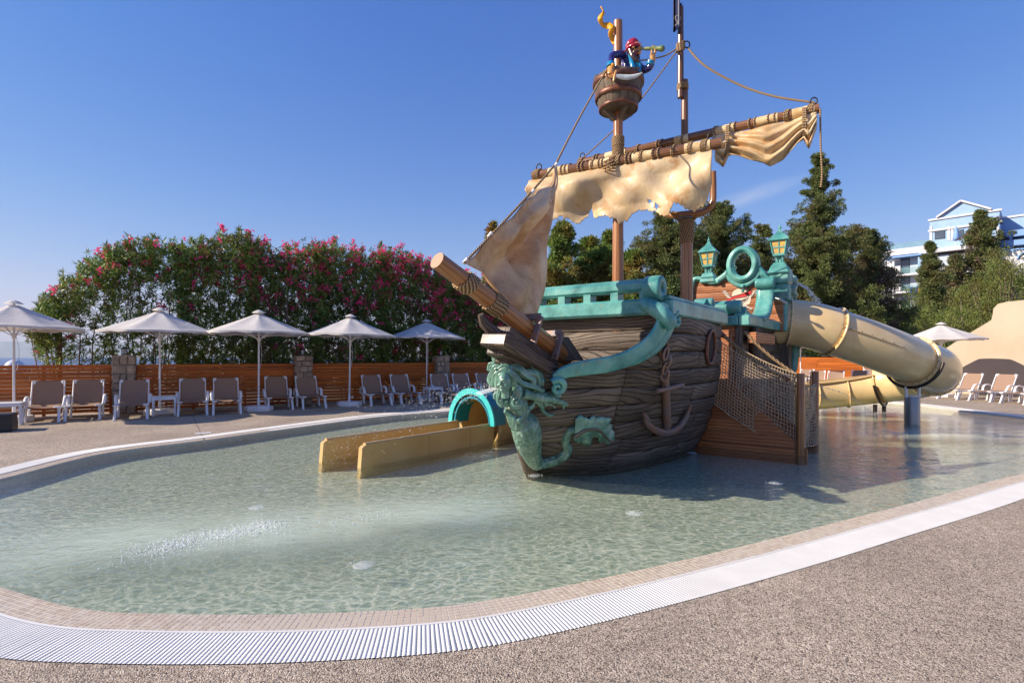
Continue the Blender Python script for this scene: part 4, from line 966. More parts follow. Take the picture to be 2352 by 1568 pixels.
# ------------------------------------------------------------------ umbrellas, loungers, tables
def make_umbrella(rad=1.34,hgt=2.72,base='block'):
    t=thing('beach_umbrella','x','umbrella'); zr=hgt-.62
    # eight valleys between ribs, hem slightly curved
    def can(u,v):
        a=u*2*PI; k=(u*8)%1; sc_=1-.075*math.sin(PI*k)*v; r=rad*v*sc_; z=hgt-.06-(hgt-.06-zr)*(v**.93)-.035*math.sin(PI*k)*math.sin(PI*min(1,v))+.02*math.sin(PI*k)*(v>.95)
        return Vector((r*math.cos(a),r*math.sin(a),z))
    mb=MB(); mb.grid(can,64,8,vs=[.06,.2,.4,.6,.8,.93,1.0]); 
    mb.grid(lambda u,v:can(u,1.0)+Vector((0,0,-.05*v))*1.0+Vector((0,0,-.012*math.sin(u*90)*v)),64,1)
    mb.build('canopy',M['canopy'],t)
    mb=MB(); mb.grid(lambda u,v:Vector((math.cos(u*2*PI)*(.01+.17*v)*(1-.06*math.sin(PI*((u*8)%1))),math.sin(u*2*PI)*(.01+.17*v)*(1-.06*math.sin(PI*((u*8)%1))),hgt+.015-.085*v**1.4)),32,4); mb.build('vent_cap',M['canopy'],t)
    mb=MB(); mb.cyl((0,0,.1),(0,0,hgt-.02),.024,10); mb.build('pole',M['whitemetal'],t)
    for k in range(8):
        a=k*PI/4; e=Vector((math.cos(a),math.sin(a),0)); mb=MB(); mb.bar(e*.04+Vector((0,0,hgt-.13)),e*(rad*.975)+Vector((0,0,zr-.022)),.014,.02); rb=mb.build('rib',M['whitemetal'],t)
        mb=MB(); mb.bar(e*.04+Vector((0,0,zr-.16)),e*(rad*.52)+Vector((0,0,lerp(hgt-.06,zr,.52**.93)-.035)),.012,.016); mb.build('strut',M['whitemetal'],rb)
    mb=MB(); mb.cyl((0,0,zr-.22),(0,0,zr-.12),.045,10); mb.build('runner',M['whitemetal'],t)
    mb=MB(); mb.tube(spline([(.03,.03,zr-.2),(.07,.05,zr-.5),(.05,.04,zr-.85),(.03,.03,zr-.95)],5),.005,4); mb.build('cord',M['whitemetal'],t)
    mb=MB(); mb.cyl((0,0,.10),(0,0,.34),.034,10); mb.cyl((.03,0,.26),(.09,0,.26),.014,6); mb.ball((.1,0,.26),.022,8,6); mb.build('pole_socket',M['white'],t)
    mb=MB()
    if base=='block':
        mb.lathe([(.0,.0),(.36,.0),(.37,.02),(.37,.11),(.34,.13),(.0,.135)],(0,0,0),8,smooth=False)
        for k in range(4): mb.cyl((.24*math.cos(k*PI/2+.4),.24*math.sin(k*PI/2+.4),-.0),(.24*math.cos(k*PI/2+.4),.24*math.sin(k*PI/2+.4),.02),.03,6)
    else: mb.lathe([(.0,.01),(.33,.01),(.36,.05),(.35,.12),(.2,.16),(.0,.17)],(0,0,0),20)
    mb.build('base',M['white'],t); return t
def copyof(root,label,loc,rz,group):
    c=copy_tree(root); c['label']=label; c['group']=group; c.location=loc; c.rotation_euler=(random.uniform(-.018,.018),random.uniform(-.018,.018),rz) if root.name.startswith('beach') else (0,0,rz); return c
um1=make_umbrella(); um1['group']='white umbrellas beside the pool'
umb=[(32,968,'greyish white umbrella nearest the left edge of the photo',.30,1.0),(367,949,'white umbrella between the third and fourth loungers, behind a small table',.10,1),(594,942.5,'white umbrella third from the left, standing on an octagonal base',.42,1),
     (802,931.5,'white umbrella fourth from the left, with a looped cord under the canopy',.18,1),(980,918,'white umbrella just left of the ship bowsprit',.33,1)]
for k,(x,y,l,rz,s_) in enumerate(umb):
    p=G(x,y)
    if k==0: um1['label']=l; um1.location=p; um1.rotation_euler=(0,0,rz)
    else: copyof(um1,l,p,rz,'white umbrellas beside the pool')
p=P(2162,HY,19.2); copyof(um1,'white umbrella in front of the cream wall on the right',(p.x,p.y,0),.62,'white umbrellas beside the pool')
p=P(1839,HY,22.5); copyof(um1,'white umbrella whose pole shows below the start of the big tube slide',(p.x,p.y,0),.2,'white umbrellas beside the pool')
p=P(1983,HY,23.5); copyof(um1,'white umbrella whose pole shows just above the lower slide chute',(p.x,p.y,0),.5,'white umbrellas beside the pool')
def make_lounger():
    """foot end at the origin, head end towards +y, 0.66 wide"""
    t=thing('sun_lounger','x','sun lounger'); w=.295; sz=.325; sb=1.0; ang=R(63); bl=.62; top=Vector((0,sb+bl*math.cos(ang),sz+bl*math.sin(ang)))
    def seat(u,v): y=lerp(.05,sb,v); return Vector(((u-.5)*2*(w-.035),y,sz+.022-.028*math.sin(PI*u)*math.sin(PI*v)**.5-.02*(1-v)**4))
    mb=MB(); mb.grid(seat,8,12,uvf=lambda u,v:(u*.6,v*1.1)); mb.grid(seat,8,12,uvf=lambda u,v:(u*.6,v*1.1),flip=True); mb.build('seat_sling',M['sling'],t)
    def back(u,v):
        wv=(w-.035)*(1-.0*v); s_=min(1,(1-v)*9)**.5; x=(u-.5)*2*(wv*(.80+.20*s_) if v>.85 else wv); q=Vector((0,sb,sz+.02)).lerp(top,v); return q+Vector((x,.03*math.sin(PI*u)*math.sin(PI*v),0))
    mb=MB(); mb.grid(back,8,14,uvf=lambda u,v:(u*.6,v*.8)); mb.build('back_sling',M['sling'],t)
    for s_ in(-1,1):
        mb=MB(); mb.bar((s_*w,.0,sz-.01),(s_*w,sb+.24,sz-.02),.045,.055,bev=.012); mb.build('side_rail',M['white'],t)
        mb=MB(); a=Vector((s_*(w-.005),sb,sz+.02)); b=Vector((s_*(w-.005),0,0))+top; mb.bar(a,b,.03,.045,bev=.01); mb.build('back_rail',M['white'],t)
        mb=MB(); d=(top-Vector((0,sb,sz))).normalized(); c=Vector((s_*(w-.03),0,0))+top-d*.045
        mb.add([c+Vector((s_*.035,0,0))-d*.09,c+Vector((s_*.035,0,0))+d*.03,c+Vector((s_*.01,0,0))+d*.06,c+Vector((-s_*.07,0,0))+d*.06],[(0,1,2,3),(3,2,1,0)]); mb.bar(c-d*.03,c+d*.055,.06,.03,bev=.01); mb.build('corner_cap',M['white'],t)
        mb=MB(); mb.box((s_*(w-.02),.04,sz+.015),(.12,.16,.03),None,.01); mb.build('foot_cap',M['white'],t)
        for y0,y1,y2 in((.10,-.02,.20),(.92,.84,1.06)):
            mb=MB(); mb.bar((s_*w,y0,sz-.03),(s_*(w+.012),y1,.02),.05,.045,bev=.01); mb.bar((s_*w,y0+.14,sz-.03),(s_*(w+.012),y1+.10,.02),.03,.04,bev=.008); mb.box((s_*(w+.012),(y1*2+.10)/2,.015),(.055,.17,.03),None,.008); mb.build('leg',M['white'],t)
        mb=MB(); arm=[(s_*(w+.03),.66,sz),(s_*(w+.045),.72,sz+.12),(s_*(w+.045),.80,sz+.19),(s_*(w+.045),.98,sz+.20),(s_*(w+.045),1.14,sz+.13),(s_*(w+.03),1.22,sz)]
        mb.tube(spline(arm,4),[(.022,.035)]*21,8,flat=[(1,0,0)]*21); mb.build('armrest',M['white'],t)
    return t
lg=make_lounger(); GRP='brown loungers along the fence'; lg['group']=GRP
hd=-FN; rzl=math.atan2(hd.y,hd.x)-PI/2
ll=[(93,972,'brown lounger nearest the left edge of the photo'),(190,966,'brown lounger second from the left, overlapping the first stone pillar side'),(301,964,'brown lounger in front of the stone pillar nearest the sea'),(443,955,'brown lounger just right of the second umbrella and its small table'),
    (522,952,'brown lounger left of the third umbrella base'),(645,942,'brown lounger just right of the third umbrella'),(723,938.5,'brown lounger in front of the middle stone pillar'),
    (877,931.5,'brown lounger just right of the fourth umbrella'),(945,928,'brown lounger between the fourth and fifth umbrellas, the right one of that pair'),(1036,925.5,'brown lounger behind the small white table beside the fifth umbrella'),(1092,922.5,'brown lounger behind the turquoise arch of the small slide'),(1148,919.5,'brown lounger half hidden behind the mermaid')]
for k,(x,y,l) in enumerate(ll):
    p=G(x,y); dr=(hd*0.04)
    if k==0: lg['label']=l; lg.location=p; lg.rotation_euler=(0,0,rzl+.05)
    else: copyof(lg,l,p,rzl+random.uniform(-.05,.05)+(.0 if k<7 else -.08),GRP)
GR='pale loungers on the far right deck'; rr=math.atan2(.28,.96)-PI/2
for x,y,l in[(2176,917,'right hand lounger closest to the big tube slide, in front of the cream wall'),(2250,922,'middle one of the three loungers in front of the cream wall'),(2325,928,'lounger at the right edge of the photo, in front of the cream wall')]:
    p=G(x,y); copyof(lg,l,p,rr,GR)
GB='loungers before the orange fence'
for x,d,l in[(1838,23.5,'lounger back seen directly behind the front rope post, before the orange fence'),(1861,21.5,'lounger seen right of the umbrella pole, before the orange fence'),(1905,21,'lounger just above the left end of the slide chute'),(1962,21.5,'lounger seen over the chute, left of the second thin umbrella pole'),(1990,24.5,'lounger mostly hidden behind the big tube slide')]:
    p=P(x,HY,d); copyof(lg,l,(p.x,p.y,0),math.atan2(.80,.60)-PI/2-.1,GB)
def make_table():
    t=thing('side_table','x','table'); mb=MB(); mb.box((0,0,.46),(.50,.50,.035),None,.012); mb.build('table_top',M['white'],t)
    mb=MB()
    for s_ in(-1,1): mb.box((0,s_*.235,.42),(.46,.02,.05)); mb.box((s_*.235,0,.42),(.02,.46,.05))
    mb.build('apron',M['white'],t)
    for i in(-1,1):
        for j in(-1,1): mb=MB(); mb.box((i*.225,j*.225,.22),(.045,.045,.44),None,.006); mb.build('leg',M['white'],t)
    return t
tb=make_table(); tb['group']='small white tables between loungers'
for k,(x,y,l) in enumerate([(377,955,'small white table under the second umbrella'),(14,977,'small white table cut off by the left edge of the photo'),(1001,923,'small white table beside the fifth umbrella')]):
    p=G(x,y)+hd*.22
    if k==0: tb['label']=l; tb.location=p; tb.rotation_euler=(0,0,ra)
    else: copyof(tb,l,p,ra,'small white tables between loungers')
p=G(-14,990); mb=MB(); mb.box((0,0,.17),(.62,.5,.34),None,.02,.96); o=mb.build('dark_planter',M['lampblack']); tag(o,'dark box standing at the very left edge of the deck','box'); o.location=p; o.rotation_euler=(0,0,ra)
# places where the floor jets push up a small boil on the water surface
for k,(x,y,l) in enumerate([(1227,1092,'small bubbling boil of water just under the mermaid'),(1455,1178,'small bubbling boil on the open pool right of the middle'),(835,1297,'small bubbling boil on the pool near the front edge'),(1590,1040,'small bubbling boil on the water close to the ship side'),(1782,1109,'small bubbling boil on the water in front of the rope posts'),(590,1165,'small bubbling boil on the water left of the small slide')]):
    p=G(x,y,WATER+.002); mb=MB(); mb.lathe([(.0,.014),(.03,.012),(.05,.004),(.062,.007),(.075,.0)],p,18)
    g_=np.random.default_rng(k)
    for q in range(26): a=g_.uniform(0,6.28); r_=g_.uniform(.02,.12); mb.ball(p+Vector((r_*math.cos(a),r_*math.sin(a),.004)),g_.uniform(.002,.006),5,4)
    tag(mb.build('water_boil',M['jet']),l,'water boil','small boils of water in the pool')
for x,y,l in[(467,994,'flat white cover plate on the deck left of the third umbrella'),(1110,1434,'dummy')][:1]+[(830,955,'flat white cover plate on the deck below the fourth umbrella')]:
    p=G(x,y,.003); mb=MB(); mb.box(p,(.26,.16,.006),rotz(ra),.002); tag(mb.build('cover_plate',M['white']),l,'cover plate','white cover plates on the deck')
# ------------------------------------------------------------------ the pirate ship
ship=thing('pirate_ship','wooden play pirate ship with turquoise rails and tattered cream sails, standing in the pool','ship')
AX=Vector((.575,.818,0)).normalized(); OB=Vector((AX.y,-AX.x,0)); SO=Vector((1.88,6.54,0)); UP=Vector((0,0,1))
def S(u,v,z): return SO+AX*u+OB*v+UP*z
RS=Matrix((AX,OB*-1,UP)).transposed()
def sbox(mb,u0,u1,v0,v1,z0,z1,b=0.0,taper=1.0): mb.box(S((u0+u1)/2,(v0+v1)/2,(z0+z1)/2),(abs(u1-u0),abs(v1-v0),abs(z1-z0)),RS,b,taper); return mb
def part(name,mat,fn,parent=None):
    mb=MB(); fn(mb); return mb.build(name,M[mat] if isinstance(mat,str) else mat,parent or ship)
LV=[-.03,.7,1.4,2.1]
CP=[[(.28,6.88),(.80,7.0),(1.45,7.2),(2.3,7.85),(3.05,8.66)],[(.10,6.22),(.85,6.44),(1.74,6.92),(2.68,7.76),(3.33,8.60)],
    [(0.02,5.92),(.95,6.14),(1.83,6.62),(2.74,7.6),(3.40,8.52)],[(-.02,5.75),(1.0,5.98),(1.90,6.54),(2.74,7.5),(3.38,8.48)]]
def cr(pts,s):
    m=len(pts)-1; x=min(max(s,0),.99999)*m; i=int(x); t=x-i; p0=pts[max(i-1,0)];p1=pts[i];p2=pts[i+1];p3=pts[min(i+2,m)]
    return [0.5*((2*p1[k])+(p2[k]-p0[k])*t+(2*p0[k]-5*p1[k]+4*p2[k]-p3[k])*t*t+(3*p1[k]-p0[k]-3*p2[k]+p3[k])*t**3) for k in(0,1)]
def HS(s,z):
    c=[cr(q,s) for q in CP]; out=[]
    zz=max(z,-.5)
    for k in(0,1):
        a=0
        for i in range(4):
            l=1
            for j in range(4):
                if i!=j: l*=(zz-LV[j])/(LV[i]-LV[j])
            a+=c[i][k]*l
        out.append(a)
    return Vector((out[0],out[1],z))
def HN(s,z):
    a=HS(min(s+.01,1),z)-HS(max(s-.01,0),z); b=HS(s,z+.02)-HS(s,z-.02); n_=a.cross(b); return n_.normalized()
_g=[(s/120,-.1+z*2.3/110) for s in range(121) for z in range(111)]
_P=np.array([tuple(HS(*q)) for q in _g]); _px=np.stack([CX+F*_P[:,0]/_P[:,1],HY+F*(EYE-_P[:,2])/_P[:,1]],1)
def pick(x,y):
    i=int(np.argmin(((_px-np.array([x,y]))**2).sum(1))); s,z=_g[i]
    for st in(.004,.001):
        best=None
        for a in range(-3,4):
            for b in range(-3,4):
                ss=min(1,max(0,s+a*st)); zz=z+b*st*2; p=HS(ss,zz); e=(CX+F*p.x/p.y-x)**2+(HY+F*(EYE-zz)/p.y-y)**2
                if best is None or e<best[0]: best=(e,ss,zz)
        _,s,z=best
    return s,z
def onhull(x,y,lift=0.0): s,z=pick(x,y); return HS(s,z)+HN(s,z)*lift
def topz(s): return interp(s,[0,.12,.25,.36,.44,.49,.53,1],[1.20,1.33,1.38,1.45,1.62,1.85,2.05,2.06])
# dark inner skin of the hull, then every plank on it
def skin(mb):
    mb.grid(lambda u,v:HS(u,lerp(-.45,min(2.03,topz(u)-.04),v))-HN(u,.5)*.03,40,14)
hull=part('inner_hull','hullcore',skin)
rowh=.232; rows=[(-.33+k*rowh,-.33+(k+1)*rowh) for k in range(11)]
def plank(s0,s1,z0,z1):
    def prof(t): return [(-.022,0),(.010,.07),(.016,.5),(.010,.93),(-.022,1)]
    nv=[0,.06,.2,.5,.8,.94,1]; ov=[-.024,.006,.014,.017,.014,.006,-.024]
    L=(HS(s1,z0)-HS(s0,z0)).length; nu=max(4,int(L/.14)); e=.012/L
    us=[0,e]+[e+(1-2*e)*i/nu for i in range(1,nu)]+[1-e,1]
    mb=MB()
    def fn(u,v):
        s=lerp(s0,s1,u); z=lerp(z0,z1,v)+.012*math.sin(s*9+z0*5); o=ov[nv.index(v)] if 0<u<1 else -.024
        return HS(s,z)+HN(s,z)*(o+(.004*math.sin(u*L*9+z0*31)))
    mb.grid(fn,0,0,us=us,vs=nv,uvf=lambda u,v:(u*L,v*(z1-z0)))
    return mb.build('hull_plank',M['hull'],ship)
for r,(z0,z1) in enumerate(rows):
    s_lo=0.0
    if (z0+z1)/2>1.30: 
        s_lo=next((q/200 for q in range(200) if topz(q/200)>(z0*.35+z1*.65)),1)
    z1=min(z1,2.03)
    if z1-z0<.08 or s_lo>=.98: continue
    cuts=[s_lo]; x=s_lo+random.choice([.30,.45,.6,.38])*(1.0)
    while x<.86: cuts.append(x); x+=random.choice([.34,.42,.5])
    cuts.append(1.0)
    for a,b in zip(cuts[:-1],cuts[1:]): plank(a,b,z0+.003,z1-.003)
# stem post and the far side of the bow, mostly hidden
Lc=S(.12,-2.1,0)
def farside(mb):
    def fn(u,v):
        z=lerp(-.45,1.35,v); a=HS(0,z); b=Vector((Lc.x+.25*(1.35-z)*.8,Lc.y+.5*(1.35-z),z)); m=a.lerp(b,.5)+(OB*-1)*.25; return (a*(1-u)**2+m*2*u*(1-u)+b*u*u).to_2d().to_3d()+UP*z
    mb.grid(fn,16,8)
    mb.grid(lambda u,v:(Lc+AX*(u*4.9)+UP*lerp(-.45,2.03,v)),10,6)
part('starboard_side','hull',farside)
part('stem_post','cradle',lambda mb: mb.tube([HS(0,z)+Vector((-.03,-.05,0)) for z in(-.4,0,.4,.8,1.1)],[.10,.10,.10,.09,.08],8))
part('fore_deck','hull',lambda mb: mb.add([HS(0,1.2),HS(.12,1.3),HS(.25,1.32),HS(.36,1.32),S(.05,.0,1.32),S(.1,-2.1,1.32)],[(0,1,2,3,4,5)]))
# front wall above the fore deck, sunlit planks
for k in range(3):
    z0=1.30+k*.25; z1=z0+.244
    def fw(mb,z0=z0,z1=z1):
        L=2.12; nv=[0,.05,.5,.95,1]; ov=[-.012,.008,.012,.008,-.012]
        mb.grid(lambda u,v: S(.10-ov[nv.index(v)]-.004*math.sin(u*17+z0*9),lerp(-2.1,-.03,u),lerp(z0,z1,v)),0,0,us=[i/14 for i in range(15)],vs=nv,uvf=lambda u,v:(u*L,v*.24))
    part('wall_plank','hull',fw)
# front rail with its slots
def beam(name,u0,u1,v0,v1,z0,z1,b=.02,mat='teal',parent=None): return part(name,mat,lambda mb:sbox(mb,u0,u1,v0,v1,z0,z1,b),parent)
rail=beam('front_rail',-.12,.12,-2.12,-.10,1.98,2.185,.03)
beam('rail_top',-.10,.10,-2.12,-.14,2.28,2.42,.035,parent=rail); beam('rail_cap',-.035,.075,-2.12,-.14,2.41,2.45,.01,parent=rail)
v=-.16
for k in range(6):
    beam('rail_post',-.09,.09,v-.105,v,2.17,2.29,.0,parent=rail); v-=.395
# scroll at the corner
def roll(c,axis,r,th,name='scroll',hole=.3,parent=None,mat='teal',n=28):
    a=Vector(axis).normalized(); c=Vector(c)
    def fn(mb):
        mb.lathe([(r*hole,th/2-.03),(r*hole,th/2),(r*.86,th/2+.006),(r*.98,th/2-.012),(r,th/2-.03),(r,-th/2+.03),(r*.98,-th/2+.012),(r*.86,-th/2),(r*hole,-th/2),(r*hole,-th/2+.03)],c,n,a)
    o=part(name,mat,fn,parent); part('scroll_eye','hullcore',lambda mb:mb.cyl(c-a*(th/2-.028),c+a*(th/2-.028),r*hole,12),o if parent is None else parent); return o
roll(S(-.01,-.10,2.31),OB,.165,.22)
def pxon(x,y,u0=None,v0=None):
    """point seen at pixel x,y on the ship plane u=u0 or v=v0"""
    d=Vector(((x-CX)/F,1,-(y-HY)/F)); o=Vector((0,0,EYE))
    nrm,pt=(AX,S(u0,0,0)) if u0 is not None else (OB,S(0,v0,0)); t=(pt-o).dot(nrm)/d.dot(nrm); return o+d*t
# bulging lower half of the scroll and the long swoosh that sweeps down to the bow
def ribbon(name,mat,pts,wid,th,lift,n=8,parent=None,sub=6,arr=True,nrm=None):
    c=[]; W=[]; N_=[]
    raw=[pick(*p) for p in pts]
    sp=spline([Vector((a,b,0)) for a,b in raw],sub)
    for i,q in enumerate(sp):
        t=i/(len(sp)-1); s=min(max(q.x,0),1); nn=HN(s,q.y); c.append(HS(s,q.y)+nn*lift); N_.append(nn)
        W.append((np.interp(t,np.linspace(0,1,len(wid)),wid),th if not isinstance(th,list) else np.interp(t,np.linspace(0,1,len(th)),th)))
    return part(name,mat,lambda mb:mb.tube(c,W,n,flat=N_,sq=.6),parent)
sw=ribbon('sweeping_band','teal',[(1521,700),(1515,738),(1502,768),(1478,795),(1440,818),(1398,832),(1355,839),(1318,845),(1290,853),(1272,866)],[.09,.115,.12,.115,.11,.105,.10,.09,.075,.06],[.028]*10,.045,14)
ribbon('band_molding','teal',[(1541,722),(1533,752),(1516,782),(1492,806),(1455,826),(1415,838)],[.05,.075,.075,.06,.05,.02],.035,.03,10,sw)
def spiral(name,mat,cx,cy,r0,turns,wid,a0=0,parent=None,dirn=1,lift=.06,th=.035,n=8,steps=26,hullpx=True,plane=None,ratio=1.0):
    s0,z0=pick(cx,cy) if hullpx else (0,0); nn=HN(s0,z0); c0=HS(s0,z0)+nn*lift; tx=(HS(min(1,s0+.01),z0)-HS(max(0,s0-.01),z0)).normalized(); ty=nn.cross(tx)
    if plane: c0,tx,ty,nn=plane
    c=[];W=[]
    for i in range(steps+1):
        t=i/steps; a=a0+dirn*t*turns*2*PI; r=r0*(1-t)**.8*.92+.004; c.append(c0+tx*math.cos(a)*r+ty*math.sin(a)*r+nn*(t*.01)); W.append((wid*(1-.55*t),th*(1-.2*t)))
    return part(name,mat,lambda mb:mb.tube(c,W,n,flat=[nn]*len(c)),parent)
spiral('band_scroll','teal',1277,883,.105,1.35,.045,PI*.78,sw,-1,.07,.045)
spiral('band_scroll','teal',1544,735,.10,1.2,.04,PI*.5,sw,1,.06,.04)
part('scroll_lobe','teal',lambda mb: mb.tube(spline([S(-.06,-.20,2.12),S(-.14,-.06,2.06),S(-.12,.08,1.95),S(-.02,.12,1.86)],5),[(.10,.10)]*10+[(.11,.08)]*6,12,flat=[OB]*16))
# side rail
ro=[(0,.0),(2.5,.12)]
def siderail(mb):
    a,b=S(.02,.03,0),S(2.50,.12,0); 
    mb.bar(a+UP*2.075,b+UP*2.075,.20,.20,bev=.02)
    mb.bar(a+UP*2.20-OB*.07,b+UP*2.20-OB*.07,.26,.05,bev=.015)
part('side_rail','teal',siderail)
roll(S(2.22,-.07,2.30),OB,.095,.26,hole=.45)
part('rail_ramp','teal',lambda mb: mb.prism([(1.6,2.20),(2.36,2.20),(2.30,2.36),(2.14,2.38),(1.95,2.27)],(S(0,-.20,0),AX,UP,OB),.18))
# end bulkhead of the bow section
part('end_wall','hull',lambda mb: mb.grid(lambda u,v: HS(1,lerp(-.4,2.03,v))+(S(2.5,-2.1,0)-S(2.5,.1,0))*u*.95,6,8,uvf=lambda u,v:(u*2,v*2)))
part('deck_planks','hull',lambda mb: mb.add([S(.12,-2.1,1.75),S(.12,-.05,1.75),S(2.5,.05,1.75),S(2.5,-2.1,1.75)],[(0,1,2,3)]))
# porthole
s0,z0=pick(1628,797); c0=HS(s0,z0); nn=HN(s0,z0); t1=(HS(min(1,s0+.01),z0)-HS(s0-.01,z0)).normalized(); t2=nn.cross(t1)
ph=part('porthole','hoop',lambda mb: mb.tube([c0+nn*.03+t1*.225*math.cos(a)+t2*.25*math.sin(a) for a in [i*2*PI/28 for i in range(28)]],.028,8,closed=True))
part('porthole_dark','hullcore',lambda mb: mb.add([c0+nn*.021+t1*.215*math.cos(i*2*PI/28)+t2*.24*math.sin(i*2*PI/28) for i in range(28)],[tuple(range(28))]),ph)  # flat dark disc painted for the unlit interior; the planks have no opening
# anchor and chain
an=ribbon('anchor','rust',[(1519,862),(1521,900),(1523,940),(1524,975)],[.038,.044,.052,.06],.045,.06)
ribbon('anchor_arms','rust',[(1472,953),(1480,968),(1497,981),(1523,988),(1548,978),(1565,956),(1573,932)],[.014,.044,.052,.056,.052,.044,.012],[.02,.04,.045,.045,.045,.04,.02],.065,10,an)
ribbon('anchor_fluke','rust',[(1468,940),(1474,950),(1483,957)],[.012,.03,.008],.02,.08,8,an); ribbon('anchor_fluke','rust',[(1575,922),(1572,934),(1566,946)],[.008,.026,.01],.02,.08,8,an)
ribbon('anchor_stock','rust',[(1497,890),(1524,885),(1553,878)],[.036,.038,.036],.034,.10,4,an)
for k,(x,y) in enumerate([(1520,809),(1523,826),(1519,843),(1519,857)]):
    s0,z0=pick(x,y); c0=HS(s0,z0)+HN(s0,z0)*.06; nn=HN(s0,z0); t1=(HS(min(1,s0+.01),z0)-HS(s0-.01,z0)).normalized(); t2=nn.cross(t1)
    a1=(t1 if k%2==0 else (nn*.8+t1*.25).normalized())
    part('chain_link','rust',lambda mb: mb.tube([c0+a1*.045*math.cos(a)+t2*.078*math.sin(a) for a in [i*2*PI/16 for i in range(16)]],.017,6,closed=True),an)
s0,z0=pick(1521,800); c0=HS(s0,z0)+HN(s0,z0)*.02; nn=HN(s0,z0); t1=(HS(min(1,s0+.01),z0)-HS(s0-.01,z0)).normalized(); t2=nn.cross(t1)
hw=part('hawse_hole','hoop',lambda mb: mb.tube([c0+t1*.07*math.cos(a)+t2*.10*math.sin(a) for a in [i*2*PI/20 for i in range(20)]],.020,6,closed=True))
part('hawse_dark','hullcore',lambda mb: mb.add([c0+nn*.002+t1*.065*math.cos(i*2*PI/20)+t2*.095*math.sin(i*2*PI/20) for i in range(20)],[tuple(range(20))]),hw)
for x,y in((1650,0),):
    pass
for cx_,cy_ in((1407,985),(1398,1010),(1230,985)):
    s0,z0=pick(cx_,cy_); 
    for q in range(2):
        c0=HS(min(1,s0+.006*q),z0)+HN(s0,z0)*.02; part('nail','hoop',lambda mb: mb.ball(c0,.010,6,4))
# ---------------------------------------------------------------- bowsprit and its cradle
B0=P(1300,822,6.62); B1=P(1004,598,5.02); bd=(B1-B0).normalized()
bs=part('bowsprit','pole',lambda mb: mb.tube([B0,B0.lerp(B1,.3),B0.lerp(B1,.65),B1],[.115,.108,.097,.086],24,tw=0))
M['endgrain']=NT('end_grain'); _s=M['endgrain']; _v=_s.coord('UV'); _w=_s.n('ShaderNodeTexWave',wave_type='RINGS',rings_direction='Z'); _s.l(_v,_w.inputs[0]); _w.inputs['Scale'].default_value=26; _w.inputs['Distortion'].default_value=1.2
M['endgrain']=_s.done(_s.ramp(_w.outputs['Fac'],[(0.2,srgb(150,104,76)),(.6,srgb(196,150,116))]),.5)
def disc(mb,c,n_,r,k=24):
    n_=Vector(n_).normalized(); a=n_.orthogonal().normalized(); b=n_.cross(a); mb.add([c+a*r*math.cos(i*2*PI/k)+b*r*math.sin(i*2*PI/k) for i in range(k)],[tuple(range(k))],[[(r*math.cos(i*2*PI/k),r*math.sin(i*2*PI/k)) for i in range(k)]])
part('sawn_end',M['endgrain'],lambda mb: disc(mb,B1+bd*.003,bd,.085),bs)
def lashing(name,c,axis,r,wid,turns,rr=.016,parent=None,tilt=0.0,cross=False):
    ax=Vector(axis).normalized(); a=ax.orthogonal().normalized(); b=ax.cross(a); pts=[]; n=int(turns*18)
    for i in range(n+1):
        t=i/n; an_=t*turns*2*PI; off_=(t-.5)*wid+tilt*math.cos(an_)
        pts.append(Vector(c)+ax*off_+(a*math.cos(an_)+b*math.sin(an_))*(r+rr*.55))
    return part(name,'rope',lambda mb: mb.tube(pts,rr,6,False),parent)
lashing('rope_lashing',B0.lerp(B1,.82),bd,.092,.13,4.5,.018,bs,.03); lashing('rope_lashing',B0.lerp(B1,.62),bd,.099,.20,9,.013,bs,.02)
perp=Vector((bd.x,bd.y,0)).normalized(); bup=(UP-bd*UP.dot(bd)).normalized(); bside=bd.cross(bup)
def cpx(x,y,d): return P(x,y,d)
# three stacked timbers that carry the bowsprit
tb1=part('cradle_timber','cradle',lambda mb: mb.bar(cpx(1132,778,5.42),cpx(1276,866,6.45),.34,.135,up=bup,bev=.018))
part('cradle_timber','cradle',lambda mb: mb.bar(cpx(1150,760,5.62),cpx(1262,836,6.5),.26,.12,up=bup,bev=.018))
part('cradle_timber','cradle',lambda mb: mb.bar(cpx(1137,804,5.55),cpx(1215,846,6.1),.24,.10,up=bup,bev=.018))
part('cradle_timber','cradle',lambda mb: mb.bar(cpx(1152,823,5.68),cpx(1222,858,6.2),.18,.10,up=bup,bev=.016))
part('cradle_wedge','cradle',lambda mb: mb.tube([cpx(1104,722,5.45),cpx(1112,742,5.5),cpx(1140,768,5.6)],[.035,.06,.075],6))
part('knee_block','cradle',lambda mb: mb.prism([(0,0),(.36,0),(.16,.30),(.0,.30)],(cpx(1256,828,6.45),(OB*.8+AX*.6).normalized(),UP,AX),.22))
part('knee_plank','cradle',lambda mb: mb.bar(cpx(1262,800,6.4),cpx(1300,846,6.75),.20,.06,up=bup,bev=.01))
def strap(c):
    a,b=bside,bup; w_,h_=.145,.15
    q=[c-a*w_-b*h_*1.35,c-a*w_+b*h_,c+a*w_+b*h_,c+a*w_-b*h_*1.5]
    def fn(mb):
        for i in range(3): mb.bar(q[i],q[i+1],.085 if i!=1 else .085,.035,up=bd,bev=.008)
    o=part('iron_strap','rust',fn); e=q[3] if q[3].x>q[0].x else q[0]
    part('strap_bolt','hoop',lambda mb: mb.cyl(e+b*.05,e+b*.05+(a if q[3].x>q[0].x else -a)*.03,.026,6),o)
strap(B0.lerp(B1,.36)); strap(B0.lerp(B1,.17))
for t in(.70,.665,.56,.52): 
    c=B0.lerp(B1,t)+bup*.1; part('cleat_plate','rust',lambda mb: mb.bar(c-bd*.05,c+bd*.05,.05,.03,up=bup,bev=.006),bs)
